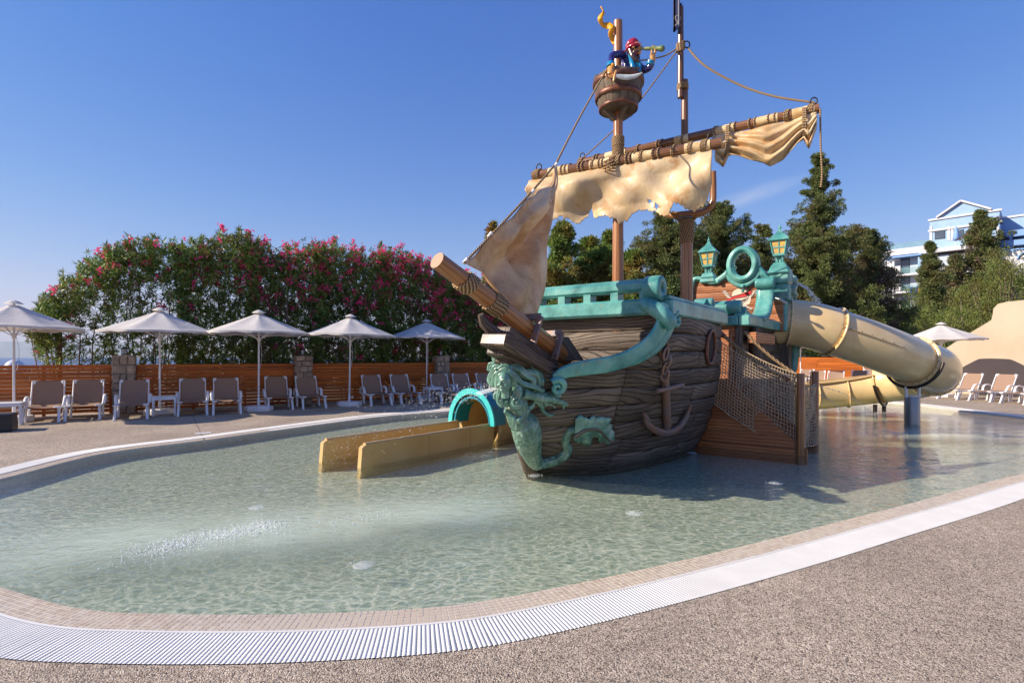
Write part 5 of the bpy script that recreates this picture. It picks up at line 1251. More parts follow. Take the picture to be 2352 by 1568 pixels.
# ---------------------------------------------------------------- masts
ma=Vector((1.83,9.02,0)); mbs=Vector((3.11,9.30,0)); 
m1=part('front_mast','pole',lambda mb: mb.tube([ma+UP*.9,ma+UP*3,ma+UP*5,ma+UP*7.24],[.102,.096,.084,.076],24))
m2=part('rear_mast','pole',lambda mb: mb.tube([mbs+UP*.9,mbs+UP*2.6,mbs+UP*3.95],[.112,.106,.102],24))
lashing('rope_lashing',mbs+UP*3.68,UP,.103,.42,13,.015,m2); lashing('rope_lashing',ma+UP*5.00,UP,.084,.26,9,.013,m1)
part('mast_flange','bolt',lambda mb: mb.lathe([(.10,3.90),(.145,3.90),(.145,3.925),(.10,3.925)],mbs,20),m2)
yw=(Vector((3.35,8.4,0))-Vector((.42,9.8,0))).normalized(); 
Ya0=P(1224,404,9.60); Ya1=P(1657,329,8.15); Yb0=P(1329,375,10.54); Yb1=P(1882,249,8.25)
# forked pipe that carries the rear yard and topmast
fk=part('forked_pipe','pole',lambda mb:(mb.tube(spline([P(1637,395,9.05),P(1638,440,9.05),P(1636,466,9.05),P(1622,484,9.1),P(1600,491,9.15),P(1575,493,9.3),P(1545,495,9.5),P(1524,488,9.62),P(1519,468,9.66),P(1518,430,9.66),P(1518,350,9.66)],5),.058,14)))
part('fork_gusset','pole',lambda mb: mb.prism([(-.30,0),(.30,0),(.10,-.22),(-.10,-.22)],(mbs+UP*4.05-yw.cross(UP)*.02,yw,UP,yw.cross(UP)),.04),fk)
tm_=P(1570,320,9.42); 
mt=part('topmast_lower','yard',lambda mb: mb.tube([Vector((tm_.x+.02,9.42,5.25)),Vector((tm_.x+.02,9.42,EYE+635/F*9.42))],[.064,.060],18))
mt2=part('topmast_upper','yard',lambda mb: mb.tube([Vector((tm_.x-.06,9.40,EYE+595/F*9.4)),Vector((tm_.x-.06,9.40,EYE+803/F*9.4))],[.056,.052],18))
lashing('rope_lashing',Vector((tm_.x-.02,9.41,EYE+620/F*9.4)),UP,.085,.10,5,.013,mt); lashing('rope_lashing',Vector((tm_.x-.06,9.40,EYE+712/F*9.4)),UP,.056,.16,6,.018,mt2,.03)
# yards with sail cloth wrapped and roped to them
def yard(a,b,r0,r1,name='yard'):
    d=(b-a).normalized(); y=part(name,'yard',lambda mb: mb.tube([a,a.lerp(b,.5),b],[r0,(r0+r1)/2+.004,r1],22))
    return y,d
y1,d1=yard(Ya0,Ya1,.080,.082); y2,d2=yard(Yb0,Yb1,.072,.074)
def wraps(y,a,b,d,r,lst):
    for t0,t1 in lst:
        part('cloth_wrap','wrap',lambda mb: mb.tube([a.lerp(b,lerp(t0,t1,q/5)) for q in range(6)],[r+.004+.004*(q%2) for q in range(6)],18),y)
wraps(y1,Ya0,Ya1,d1,.082,[(.10,.22),(.34,.45),(.57,.68),(.83,.95)]); wraps(y2,Yb0,Yb1,d2,.074,[(.14,.24),(.46,.52),(.62,.70),(.78,.86),(.91,.985)])
for t,wd_,tu in[(.035,.10,5),(.20,.16,2.2),(.30,.15,2.2),(.36,.03,1.6),(.41,.12,2),(.50,.05,2.5),(.56,.15,2.3),(.62,.04,2),(.70,.2,2.2),(.78,.04,2),(.86,.05,2.6),(.925,.09,4)]: lashing('rope_lashing',Ya0.lerp(Ya1,t),d1,.086,wd_,tu,.014,y1,.03)
for t,wd_,tu in[(.02,.10,4),(.10,.12,2),(.22,.13,2.3),(.30,.05,2),(.40,.15,2),(.50,.04,2),(.63,.05,3),(.70,.15,2),(.77,.14,1.6),(.84,.15,1.6),(.895,.07,3),(.975,.09,4)]: lashing('rope_lashing',Yb0.lerp(Yb1,t),d2,.079,wd_,tu,.013,y2,.03)
lashing('rope_lashing',Ya0.lerp(Ya1,.452)-Vector((0,0,.0)),UP,.12,.22,4,.014,y1,.09); lashing('rope_lashing',Vector((ma.x,ma.y,5.16)),UP,.09,.16,6,.014,m1)
def hook(c,d,name='iron_ring'): part(name,'lampblack',lambda mb: mb.tube([c+Vector((d.x*.05*math.cos(a),d.y*.05*math.cos(a),.05+.06*math.sin(a))) for a in [i*2*PI/14 for i in range(14)]],.012,6,closed=True),ship)
hook(Ya0+d1*.12+UP*.09,d1); hook(Ya1-d1*.15+UP*.09,d1); hook(Yb0+d2*.08+UP*.08,d2); hook(Yb1-d2*.08+UP*.08,d2)
# ---------------------------------------------------------------- sails
nf=Vector((d1.y,-d1.x,0)).normalized(); nf=nf if nf.y<0 else -nf       # towards the bow
def ysail(x,y,a,b): # parameter along yard and drop under it, from a pixel
    pl=a; n_=(b-a).cross(UP).normalized(); d=Vector(((x-CX)/F,1,-(y-HY)/F)); o=Vector((0,0,EYE)); t=(pl-o).dot(n_)/d.dot(n_); q=o+d*t; L=(b-a).length; dd=(b-a)/L
    return (q-a).dot(Vector((dd.x,dd.y,0)).normalized())/Vector(((b-a).x,(b-a).y,0)).length, a.z-q.z
bot=[ysail(x,y,Ya0,Ya1) for x,y in[(1216,440),(1240,500),(1266,492),(1270,512),(1290,499),(1311,505),(1325,516),(1346,498),(1355,474),(1363,500),(1390,497),(1418,506),(1423,516),(1443,503),(1456,489),(1478,483),(1508,488),(1527,503),(1540,497),(1553,470),(1580,484),(1592,488),(1600,484),(1614,478),(1628,458),(1640,410)]]
nh=np.random.default_rng(4)
def sailgrid(mb):
    T=[-.02+1.0*i/150 for i in range(148)]; bx=[q[0] for q in bot]; bz=[q[1] for q in bot]; jag=[.0]*400
    def fold(t,q):
        return .07*math.sin(t*7+q*2.2)+.05*math.sin(t*19+q*5+1)+.022*math.sin(t*37-q*9)+.03*math.sin(q*7+t*4)
    def fn(t,v):
        k=int((t+.05)*150)%400
        D=max(.25,float(np.interp(t,bx,bz)))+.016*math.sin(k*2.1)+.012*math.sin(k*5.3); D*= (1 if v>.5 else 1)
        q=v*D; p=Ya0.lerp(Ya1,t); bulge=.16*math.sin(PI*min(1,q/.75))*(.6+.4*math.sin(t*5)); ed=.05*max(0,(t-.9)*10)
        return p+nf*(.03+bulge*.8+fold(t,q)*min(1,q*4))-UP*(.085+q*max(.1,(D-.085)/D))
    def keep(t,v):
        D=float(np.interp(t,bx,bz)); q=v*D
        for ht,hz,hr in HOLES:
            a=math.atan2(q-hz,(t-ht)*3.2); rr=hr*(1+.35*math.sin(a*3+1)+.2*math.sin(a*5))
            if ((t-ht)*3.2)**2+(q-hz)**2<rr*rr: return False
        return True
    mb.grid(fn,0,0,us=T,vs=[i/44 for i in range(45)],keep=keep)
HOLES=[(ysail(1493,461,Ya0,Ya1)+(.034,)),(ysail(1510,476,Ya0,Ya1)+(.046,))]
def solid(o,th=.012):
    m=o.modifiers.new('thickness','SOLIDIFY'); m.thickness=th; m.offset=0; return o
ms=part('main_sail','sail',sailgrid); solid(ms)
# furled sail on the rear yard
ub=[ysail(x,y,Yb0,Yb1) for x,y in[(1643,372),(1650,377),(1662,388),(1674,364),(1700,366),(1740,374),(1768,387),(1800,372),(1832,338),(1846,328),(1858,349),(1868,318),(1875,300)]]
def furl(mb):
    bx=[q[0] for q in ub]; bz=[q[1] for q in ub]; t0,t1=bx[0],bx[-1]; g1=ysail(1672,360,Yb0,Yb1)[0]; g2=ysail(1846,326,Yb0,Yb1)[0]
    def fn(u,v):
        t=lerp(t0,t1,u); D=max(.1,float(np.interp(t,bx,bz)))*.97; q=v*D; w_=(t-g1)/(g2-g1)
        k=1-min(1,min(abs(t-g1),abs(t-g2))/(.5*(g2-g1))); f=0
        amp=.05+.03*k; f=amp*math.sin(v*22+1.5*abs(w_-.5)*8)*(v**.7)+.03*math.sin(t*40+v*3)*(1-v)
        sg=D*.0; return Yb0.lerp(Yb1,t)+nf*(.03+.12*math.sin(PI*v)*(1-.5*k)+f)-UP*(.075+q*max(.1,(D-.075)/D)+.03*math.sin(PI*max(0,min(1,w_)))*(1-v))
    mb.grid(fn,70,40)
fs=part('furled_sail','sail',furl); solid(fs)
for x in(1672,1846):
    t_=ysail(x,330,Yb0,Yb1)[0]; c=Yb0.lerp(Yb1,t_); D=float(np.interp(t_,[q[0] for q in ub],[q[1] for q in ub]))
    part('sail_tie','rope',lambda mb:[mb.tube([c+nf*(.05+.11*math.cos(a))+d2*(.02*k)-UP*(D*.42-.5*D*math.sin(a)) for a in [i*2*PI/20 for i in range(20)]],.012,5,closed=True) for k in(-1,0,1)] ,fs)
# the jib: a stiff triangular sail on the forestay
J=[(1277,378),(1262,422),(1238,436),(1224,452),(1207,460),(1180,495),(1164,508),(1138,527),(1122,545),(1100,580),(1082,592),(1068,604)]      # luff, from the peak down
K2=[(1277,378),(1276,440),(1268,510),(1257,560),(1256,620),(1250,670),(1238,705),(1228,737)]                            # leech
peak=P(1277,376,6.75); tack=P(1066,604,5.38); clew=P(1222,738,6.25); jn=(tack-peak).cross(clew-peak).normalized(); jn=jn if jn.x>0 else -jn
def jpx(x,y): d=Vector(((x-CX)/F,1,-(y-HY)/F)); o=Vector((0,0,EYE)); t=(peak-o).dot(jn)/d.dot(jn); return o+d*t
luff=spline([jpx(*q) for q in J],3); leech=spline([jpx(*q) for q in K2],5)
foot=[jpx(*q) for q in[(1068,604),(1110,625),(1148,672),(1158,682),(1164,704),(1200,738),(1228,737)]]
def at_(l,t): x=t*(len(l)-1); i=min(int(x),len(l)-2); return l[i].lerp(l[i+1],x-i)
def jib(mb):
    def fn(u,v):   # u from luff to leech, v from peak to foot
        p=at_(luff,min(1,v)).lerp(at_(leech,v),u) 
        if v>.0:
            f=at_(foot,u); k=max(0,(v-.72)/.28); p=p.lerp(f,k*k*(3-2*k)) if v>.72 else p
        w_=math.sin(PI*u)*math.sin(PI*min(1,v*1.02)); a=.20*w_*math.sin(v*5+u*3)+.06*w_*math.sin(v*14-u*8+1)+.07*math.sin(u*11+v*9)*w_+.045*math.sin(u*7-v*19)*w_+.03*math.sin(u*23+v*5)*w_
        return p+jn*a
    mb.grid(fn,44,60)
js=part('jib_sail','jib',jib); solid(js)
# ---------------------------------------------------------------- ropes
def rope(pts,r=.013,name='rope',sub=6,parent=None): return part(name,'rope',lambda mb: mb.tube(spline(pts,sub),r,6),parent)
nest=P(1418,210,9.0)
rope([tack+bup*.0,P(1140,528,5.8),P(1216,446,6.3),peak],.016,'forestay'); rope([peak,P(1325,282,7.5),P(1373,196,8.3),P(1400,150,8.7)],.014,'forestay')
for x,y,d_ in((1069,600,5.4),(1125,540,5.72),(1222,442,6.33),(1275,381,6.72)): part('stay_clip','white',lambda mb: mb.cyl(P(x-4,y+5,d_),P(x+5,y-6,d_),.020,8))
rope([P(1555,117,9.35),P(1445,262,9.9),P(1339,364,10.45)],.013,'backstay'); rope([P(1552,114,9.35),P(1528,128,9.25),P(1500,135,9.2),P(1465,139,9.1),P(1425,128,9.0)],.013,'slack_rope')
rope([P(1581,112,9.35),P(1620,152,9.15),P(1700,196,8.9),P(1780,222,8.6),P(1872,236,8.3)],.017,'slack_rope')
rope([P(1884,250,8.2),P(1885,330,8.2),P(1888,400,8.2),P(1885,430,8.2)],.014,'hanging_rope')
hook(P(1562,108,9.38)-UP*.04,Vector((1,0,0))); hook(P(1578,104,9.38)-UP*.04,Vector((1,0,0)))
# ---------------------------------------------------------------- crow's nest
cn=Vector((ma.x,ma.y-.02,0)); zb_,zt_=EYE+(HY-258)/F*9.0,EYE+(HY-184)/F*9.0
rb_,rt_=.27,.40
nst=part('crows_nest','barrel',lambda mb: mb.lathe([(.0,zb_-.0),(rb_,zb_),(rb_+.03,zb_+.03),(rb_-.02,zb_+.05),(.0,zb_+.06)],cn,20,smooth=False))
for k in range(17):
    a=k*2*PI/17; hgt=zt_-zb_+random.uniform(-.03,.03)
    def stave(mb):
        nz=6; w0=2*PI/17*.47; V=[]
        def rr(v): return lerp(rb_,rt_,v)+.03*math.sin(PI*v)+.02
        mb.grid(lambda u,v: cn+Vector((math.cos(a+(u-.5)*2*w0)*(rr(v)+.006*math.sin(PI*u)),math.sin(a+(u-.5)*2*w0)*(rr(v)+.006*math.sin(PI*u)),zb_+.02+hgt*v)),3,nz,uvf=lambda u,v:(v*.6,u*.14))
        mb.grid(lambda u,v: cn+Vector((math.cos(a+(u-.5)*2*w0)*(rr(v)-.035),math.sin(a+(u-.5)*2*w0)*(rr(v)-.035),zb_+.02+hgt*v)),3,nz,flip=True,uvf=lambda u,v:(v*.6,u*.14))
        for u in(0,1): 
            aa=a+(u-.5)*2*w0; mb.grid(lambda p,v: cn+Vector((math.cos(aa)*(rr(v)-.035*p),math.sin(aa)*(rr(v)-.035*p),zb_+.02+hgt*v)),1,nz,flip=(u==0))
        mb.grid(lambda u,p: cn+Vector((math.cos(a+(u-.5)*2*w0)*(rr(1)-.035*p),math.sin(a+(u-.5)*2*w0)*(rr(1)-.035*p),zb_+.02+hgt)),3,1)
    part('stave','barrel',stave,nst)
for f,w_ in((.10,.03),(.44,.045),(.86,.04)):
    part('hoop','hoop',lambda mb: mb.lathe([(lerp(rb_,rt_,f)+.03*math.sin(PI*f)+.018,-w_),(lerp(rb_,rt_,f)+.03*math.sin(PI*f)+.040,-w_*.8),(lerp(rb_,rt_,f)+.03*math.sin(PI*f)+.046,w_*.8),(lerp(rb_,rt_,f)+.03*math.sin(PI*f)+.020,w_)],cn+UP*(zb_+(zt_-zb_)*f),28),nst)
part('nest_brace','barrel',lambda mb:[mb.bar(cn+Vector((math.cos(a)*.06,math.sin(a)*.06,zb_-.14)),cn+Vector((math.cos(a)*.26,math.sin(a)*.26,zb_-.0)),.05,.05) for a in(0.3,1.87,3.44,5.01)],nst)
# flags
def ribbonflag(mb):
    pts=[(1415,100,9.0),(1408,90,9.02),(1402,80,8.98),(1406,66,8.95),(1398,60,9.0),(1386,58,9.03),(1380,50,9.0),(1379,40,8.98),(1385,32,9.0),(1386,26,9.0),(1380,16,9.0)]; wd_=[.05,.05,.042,.045,.05,.05,.045,.04,.028,.015,.004]
    c=spline([P(*q) for q in pts],4); m=len(c)
    V=[]
    for i,q in enumerate(c):
        t=i/(m-1); w_=float(np.interp(t,np.linspace(0,1,len(wd_)),wd_)); yv=.02*math.sin(i*.5)
        tt=(c[min(i+1,m-1)]-c[max(i-1,0)]).normalized(); n_=tt.cross(Vector((0,1,0))).normalized(); V+= [q+n_*w_+Vector((0,yv,0)),q-n_*w_-Vector((0,yv,0))]
    mb.add(V,[(2*i,2*i+1,2*i+3,2*i+2) for i in range(m-1)],None,True)
fl=part('yellow_pennant','yellow',ribbonflag); solid(fl,.008)
def blackflag(mb):
    c=P(1566,14,9.40); 
    def fn(u,v): x=-.02-.15*u; y=.10*math.sin(u*9)-.06*u; z=-.50*v-.06*u*v+ (-.10 if False else 0); return Vector((c.x+x,c.y-.05+y,EYE+(HY-10)/F*9.4+z+.06*u+(.05*u if v<.5 else -.08*(1-u)*v)))
    mb.grid(fn,14,8)
fb=part('black_flag','navy',blackflag); solid(fb,.008)
def emblem(mb):
    c=P(1556,44,9.28); mb.tube([c+Vector((.05*math.cos(a),-.03,.045*math.sin(a))) for a in [i*2*PI/12 for i in range(12)]],.004,4,closed=True)
    mb.tube([c+Vector((-.05,-.03,-.14)),c+Vector((.04,-.03,-.04))],.005,4); mb.tube([c+Vector((.05,-.03,-.14)),c+Vector((-.04,-.03,-.04))],.005,4)
part('flag_emblem','skullw',emblem,fb)
# ------------------------------------------------------------------ stern castle
def CS(u,z,lift=0.0): return S(u,lerp(.19,.40,(u-3.71)/2.74)-.34*(max(0,.95-z)/1.25)**1.4+lift,z)
def uend(z): return 6.95-1.35*max(0,.95-z)/.95
part('castle_core','hullcore',lambda mb:(mb.grid(lambda u,v: CS(lerp(3.73,uend(lerp(-.4,2.0,v))-.02,u),lerp(-.4,2.0,v),-.03),8,10),mb.grid(lambda u,v:S(3.74,lerp(-2.0,.14,u),lerp(-.4,2,v)),2,2),mb.grid(lambda u,v:S(lerp(3.74,7,u),lerp(-2.0,.14,v),2.0),2,2),mb.grid(lambda u,v: CS(uend(lerp(-.4,2,v)),lerp(-.4,2,v),-.02-1.9*u),3,10)))
z=-.35; k=0
while z<2.0:
    z1=min(z+.21,2.03); cuts=[3.71]; x=3.71+random.uniform(.7,1.4)
    while x<uend(z)-.6: cuts.append(x); x+=random.uniform(.9,1.5)
    cuts.append(uend((z+z1)/2))
    for a,b in zip(cuts[:-1],cuts[1:]):
        nv=[0,.08,.5,.92,1]; ov=[-.02,.004,.012,.004,-.02]
        part('hull_plank','hull',lambda mb: mb.grid(lambda u,v: CS(lerp(a+.006,b-.006,u),lerp(z+.003,z1-.003,v),ov[nv.index(v)]+.003*math.sin(u*9+z*7)),0,0,us=[i/8 for i in range(9)],vs=nv,uvf=lambda u,v:(u*(b-a),v*.21)))
    z=z1 if z1<2.03 else 9
for k in range(11):
    z0=-.35+k*.216; z1=min(z0+.212,2.03)
    part('wall_plank','cabin' if z0>.55 else 'stair',lambda mb: sbox(mb,3.685,3.72,-1.9,.075,z0+.003,z1,.004))
part('corner_post','hull',lambda mb: sbox(mb,3.66,3.76,.08,.20,-.3,2.03,.015))
# rails of the castle
part('castle_rail','teal',lambda mb:(mb.bar(S(3.60,.24,2.11),S(6.6,.44,2.11),.20,.19,bev=.02),mb.bar(S(3.66,.17,2.22),S(6.6,.34,2.22),.22,.05,bev=.015)))
part('castle_rail','teal',lambda mb:(mb.bar(S(3.66,-2.0,2.11),S(3.66,.14,2.11),.17,.18,bev=.02)))
roll(S(3.78,-.07,2.36),OB,.135,.46,hole=.0)
part('scroll_foot','teal',lambda mb: mb.prism([(3.8,2.22),(4.5,2.22),(4.32,2.28),(4.05,2.32),(3.9,2.38)],(S(0,-.1,0),AX,UP,OB),.32))
def chair(mb):
    c=[(5.62,2.98),(5.58,2.80),(5.50,2.62),(5.36,2.46),(5.14,2.34),(4.85,2.26),(4.5,2.23)]
    p=spline([Vector((a,b,0)) for a,b in c],4); n=len(p)
    def fn(u,v): i=int(round(u*(n-1))); return S(p[i].x,lerp(.10,.42,v),p[i].y)
    mb.grid(fn,n-1,4)
o=part('curved_scroll','teal',chair); m=o.modifiers.new('t','SOLIDIFY'); m.thickness=.09; m.offset=-1
roll(S(5.58,.26,3.0),OB,.105,.36,hole=.25)
roll(S(6.05,.05,3.13),OB,.13,.42,hole=.3,name='dark_scroll')
part('tall_post','teal',lambda mb:(sbox(mb,5.98,6.32,.36,.62,2.0,2.66,.025),sbox(mb,5.94,6.36,.33,.66,2.66,3.02,.03),sbox(mb,5.90,6.40,.30,.68,3.02,3.36,.035)))
part('post_base','teal',lambda mb:(sbox(mb,6.2,6.9,.1,.55,1.98,2.2,.03)))
# skull panel with its wavy gable
PU=6.0
def vz(x,y,u0=PU): q=pxon(x,y,u0=u0); return (q-SO).dot(OB),q.z
topl=[vz(*q) for q in[(1592,652),(1600,648),(1612,644),(1636,652),(1655,640),(1672,632),(1690,648),(1707,654),(1735,642),(1750,630),(1767,640),(1786,638),(1800,632)]]
tv=[q[0] for q in topl]; tz=[q[1] for q in topl]
z=2.0; 
while z<3.6:
    z1=z+.185
    vs_=[tv[0]+(tv[-1]-tv[0])*i/36 for i in range(37)]; vis=[v for v in vs_ if np.interp(v,tv,tz)>z+.02]
    if len(vis)<2: break
    segs=[];cur=[vis[0]]
    for v in vis[1:]:
        if v-cur[-1]<(tv[-1]-tv[0])/36*1.5: cur.append(v)
        else: segs.append(cur);cur=[v]
    segs.append(cur)
    for sg in segs:
        if len(sg)<2: continue
        def pk(mb):
            for off_,fl in((-.03,False),(.03,True)):
                mb.grid(lambda u,t: S(PU+off_+(.006 if t in(0,1) else 0),lerp(sg[0],sg[-1],u),min(lerp(z+.003,z1-.003,t),max(z+.004,float(np.interp(lerp(sg[0],sg[-1],u),tv,tz))))),0,0,us=[i/(len(sg)-1) for i in range(len(sg))],vs=[0,.06,.94,1],uvf=lambda u,t:(u*(sg[-1]-sg[0]),t*.18),flip=not fl)
        part('panel_plank','cabin',pk)
    z=z1
def pband(pts,w_,th=.07,u0=PU-.02,name='carved_edge',parent=None,sub=4,mat='teal'):
    c=spline([pxon(x,y,u0=u0) for x,y in pts],sub); n=len(c)
    return part(name,mat,lambda mb: mb.tube(c,[(float(np.interp(i/(n-1),np.linspace(0,1,len(w_)),w_)),th) for i in range(n)],14,flat=[AX*-1]*n,sq=.6),parent)
pband([(1591,692),(1589,670),(1591,652),(1598,641),(1612,641),(1636,649),(1656,641),(1674,627),(1690,611)],[.03,.045,.06,.05,.05,.06,.07,.08,.03],.10)
pband([(1734,604),(1746,622),(1762,640),(1778,641),(1796,630)],[.05,.08,.07,.05,.05],.10)
pband([(1670,622),(1677,641),(1692,653),(1706,657),(1724,651),(1740,636),(1746,622)],[.05,.055,.055,.055,.055,.055,.05],.10,PU-.02)
cr_=pxon(1707,608,u0=PU-.04); 
rg=part('oval_ring','teal',lambda mb: mb.tube([cr_+OB*.262*math.cos(a)+UP*.33*math.sin(a) for a in [i*2*PI/40 for i in range(40)]],[(.082,.12)]*40,16,closed=True,flat=[AX]*40,sq=.5))
part('ring_molding','teal',lambda mb: mb.tube([cr_-AX*.10+OB*.262*math.cos(a)+UP*.33*math.sin(a) for a in [i*2*PI/40 for i in range(40)]],[(.05,.05)]*40,8,closed=True,flat=[AX]*40),rg)
for x,y,r in((1706,657,.045),(1706,668,.035),(1649,647,.045),(1757,640,.03)): part('knob','teal',lambda mb: mb.ball(pxon(x,y,u0=PU-.12),(r,r,r)),rg)
def q5(a,b): return ((2400+a/3.92)/1.506,(850+b/3.92)/1.506)
emb=part('skull_emblem','skullw',lambda mb: mb.add([pxon(*q5(*q),u0=PU-.034) for q in[(510,740),(510,690),(530,620),(590,582),(660,575),(735,598),(775,640),(772,740),(752,792),(716,800),(712,890),(672,898),(650,880),(640,832),(600,802),(540,785)]],[tuple(range(16))]))
def deco(name,mat,pts,lift=.038): part(name,mat,lambda mb: mb.add([pxon(*q5(*q),u0=PU-lift) for q in pts],[tuple(range(len(pts)))]),emb)
deco('red_headband','skullr',[(500,690),(640,652),(774,600),(782,655),(700,688),(600,704),(508,728)],.041); deco('knot','skullr',[(452,722),(500,708),(512,766),(455,772)],.041)
deco('sword_blade','bladep',[(372,603),(430,612),(500,688),(505,716),(458,704)],.036); deco('sword_blade','bladep',[(856,590),(812,608),(772,660),(776,708),(852,640)],.036)
deco('sword_hilt','bladep',[(640,800),(670,788),(800,852),(780,866)],.045); deco('sword_hilt','bladep',[(600,790),(716,708),(730,724),(622,806)],.045)
for p in([(520,722),(600,742),(622,762),(560,758)],[(640,738),(712,712),(700,742),(650,756)],[(622,770),(634,752),(646,772)],[(600,786),(740,692),(744,698),(606,794)],[(630,806),(792,872),(790,878),(628,812)],[(655,846),(700,850),(690,858),(660,856)],[(372,603),(376,598),(506,692),(500,698)],[(856,588),(860,592),(776,712),(770,706)],[(508,690),(640,650),(776,598),(776,603),(640,656),(510,696)],[(510,728),(600,703),(700,688),(780,655),(780,660),(700,694),(600,709),(510,733)]): deco('ink_line','ink',p,.047)
def lantern(base,k):
    c=Vector(base); b0=.12; 
    L=part('lantern','teal',lambda mb:(mb.box(c+UP*.05,(.30,.30,.12),RS,.02,.8),mb.box(c+UP*.17,(.07,.07,.16),RS,.01),[mb.box(c+AX*i*.06+OB*j*.06+UP*.17,(.025,.025,.16),RS) for i in(-1,1) for j in(-1,1)],mb.box(c+UP*.265,(.24,.24,.04),RS,.01)))
    z0,z1,w0,w1=.285,.57,.105,.155
    cs=[(-1,-1),(1,-1),(1,1),(-1,1)]
    for i in range(4):
        a0,a1=cs[i],cs[(i+1)%4]; q=lambda a,w_,z_: c+AX*a[0]*w_+OB*a[1]*w_+UP*z_
        P4=[q(a0,w0,z0),q(a1,w0,z0),q(a1,w1,z1),q(a0,w1,z1)]
        part('lantern_post','teal',lambda mb: mb.bar(P4[0],P4[3],.03,.03),L)
        part('lantern_bar','teal',lambda mb:(mb.bar(P4[0],P4[1],.03,.03),mb.bar(P4[3],P4[2],.03,.03),mb.bar((P4[0]+P4[3])/2,(P4[1]+P4[2])/2,.022,.022),mb.bar((P4[0]+P4[1])/2,(P4[2]+P4[3])/2,.022,.022)),L)
        for u_ in(0,1):
            for v_ in(0,1):
                f=lambda u,v:(P4[0].lerp(P4[1],u)).lerp(P4[3].lerp(P4[2],u),v)*1.0
                part('pane','amber',lambda mb: mb.add([f(u_*.5+.04,v_*.5+.04),f(u_*.5+.46,v_*.5+.04),f(u_*.5+.46,v_*.5+.46),f(u_*.5+.04,v_*.5+.46)],[(0,1,2,3)]),L)
    Mx=RS@rotz(PI/4)
    def roof(mb):
        pr=[(.235*1.41,.57),(.245*1.41,.585),(.235*1.41,.60),(.15*1.41,.69),(.085*1.41,.74),(.05*1.41,.80),(.025,.85)]
        V=[];F_=[]
        for r,z_ in pr:
            for i in range(4): a=i*PI/2; V.append(c+Mx@Vector((r*math.cos(a)*.82,r*math.sin(a)*.82,z_)))
        for j in range(len(pr)-1):
            for i in range(4): F_.append((j*4+i,j*4+(i+1)%4,(j+1)*4+(i+1)%4,(j+1)*4+i))
        mb.add(V,F_+[(3,2,1,0)]); mb.ball(c+UP*.865,.035,8,6); mb.ball(c+UP*.91,(.014,.014,.04),6,5)
    part('lantern_roof','teal',roof,L)
lb=pxon(1628,642,u0=PU); part('lantern_base','teal',lambda mb: mb.box(lb+UP*.0,(.30,.36,.18),RS,.03,.75)); lantern(lb+UP*.03,0)
rb2=pxon(1791,620,u0=PU+.05); part('lantern_base','teal',lambda mb: mb.box(rb2+UP*.0,(.42,.42,.20),RS,.03,.75)); lantern(rb2+UP*.04,1)
# wheel grating and timber on the side
wc=CS(4.45,1.70,.03)
wh=part('paddle_wheel','cradle',lambda mb: mb.tube([wc+AX*.36*math.cos(a)+UP*.40*math.sin(a)+OB*.02 for a in [i*2*PI/28 for i in range(28)]],[(.025,.06)]*28,8,closed=True,flat=[OB]*28))
for k in range(5): part('wheel_slat','cradle',lambda mb: mb.bar(wc+AX*(-.22+k*.12)+OB*.06-UP*.30,wc+AX*(-.22+k*.12)+OB*.06+UP*.32,.05,.05,bev=.018),wh)
part('side_timber','cabin',lambda mb: mb.bar(CS(3.72,1.80,.16),CS(5.05,1.80,.16),.16,.20,bev=.01))
part('wheel_back','hullcore',lambda mb: mb.cyl(wc-OB*.01,wc+OB*.012,.36,24),wh)
# gargoyle at the stern corner
def garg():
    mb=MB(); g=lambda x,y,d=11.75:P(x,y,d)
    for a in([(1821,634,.07),(1823,645,.085),(1828,652,.05),(1820,662,.10),(1818,676,.09)],[(1816,650,.06),(1812,664,.06),(1818,682,.05)],[(1822,668,.05),(1829,676,.045),(1824,686,.045)],[(1815,636,.04),(1811,646,.05)]): mb.tube([g(x,y) for x,y,r in a],[r for x,y,r in a],8)
    mb.tube([g(1817,690),g(1819,700)],[.11,.07],8)
    return merged(mb,.018,2)
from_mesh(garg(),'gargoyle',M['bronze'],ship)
part('bracket','teal',lambda mb: mb.tube(spline([P(1822,762,11.8),P(1833,776,11.8),P(1826,800,11.8),P(1820,846,11.8),P(1812,860,11.8)],4),[(.05,.10)]*17,8,flat=[OB]*17))
part('spout_pipe','steel',lambda mb:(mb.tube([P(1776,683,10.9),P(1790,687,10.8)],.022,8),mb.tube([P(1790,687,10.8),P(1806,697,10.8)],.035,8)))
part('stern_block','hull',lambda mb: sbox(mb,6.4,7.15,-.2,.62,-.1,1.95,.02))
# ------------------------------------------------------------------ stairs, rope posts, nets
stair=thing('boarding_stairs','brown wooden boarding steps rising out of the water into the gap in the ship side','stairs')
def sp(name,mat,fn): return part(name,mat,fn,stair)
for uu in(2.52,3.64):
    zz=-.34; k=0
    while zz<.98:
        z1=zz+.2
        def bd_(mb):
            ve=lambda z_: 1.34-(z_+.0)*1.05 if z_>.06 else 1.34
            mb.prism([(-.30,zz+.003),(ve(zz),zz+.003),(ve(z1),z1-.003),(-.30,z1-.003)],(S(uu,0,0),OB,UP,AX),.05)
        sp('stringer_board','stair',bd_); zz=z1
for k in range(5):
    v0=1.16-k*.27; z0=.04+k*.19; sp('tread','stair',lambda mb: sbox(mb,2.55,3.62,v0-.30,v0,z0-.035,z0,.006)); sp('riser','stair',lambda mb: sbox(mb,2.56,3.61,v0-.30-.012,v0-.30+.012,z0,z0+.155,.0))
posts=[]
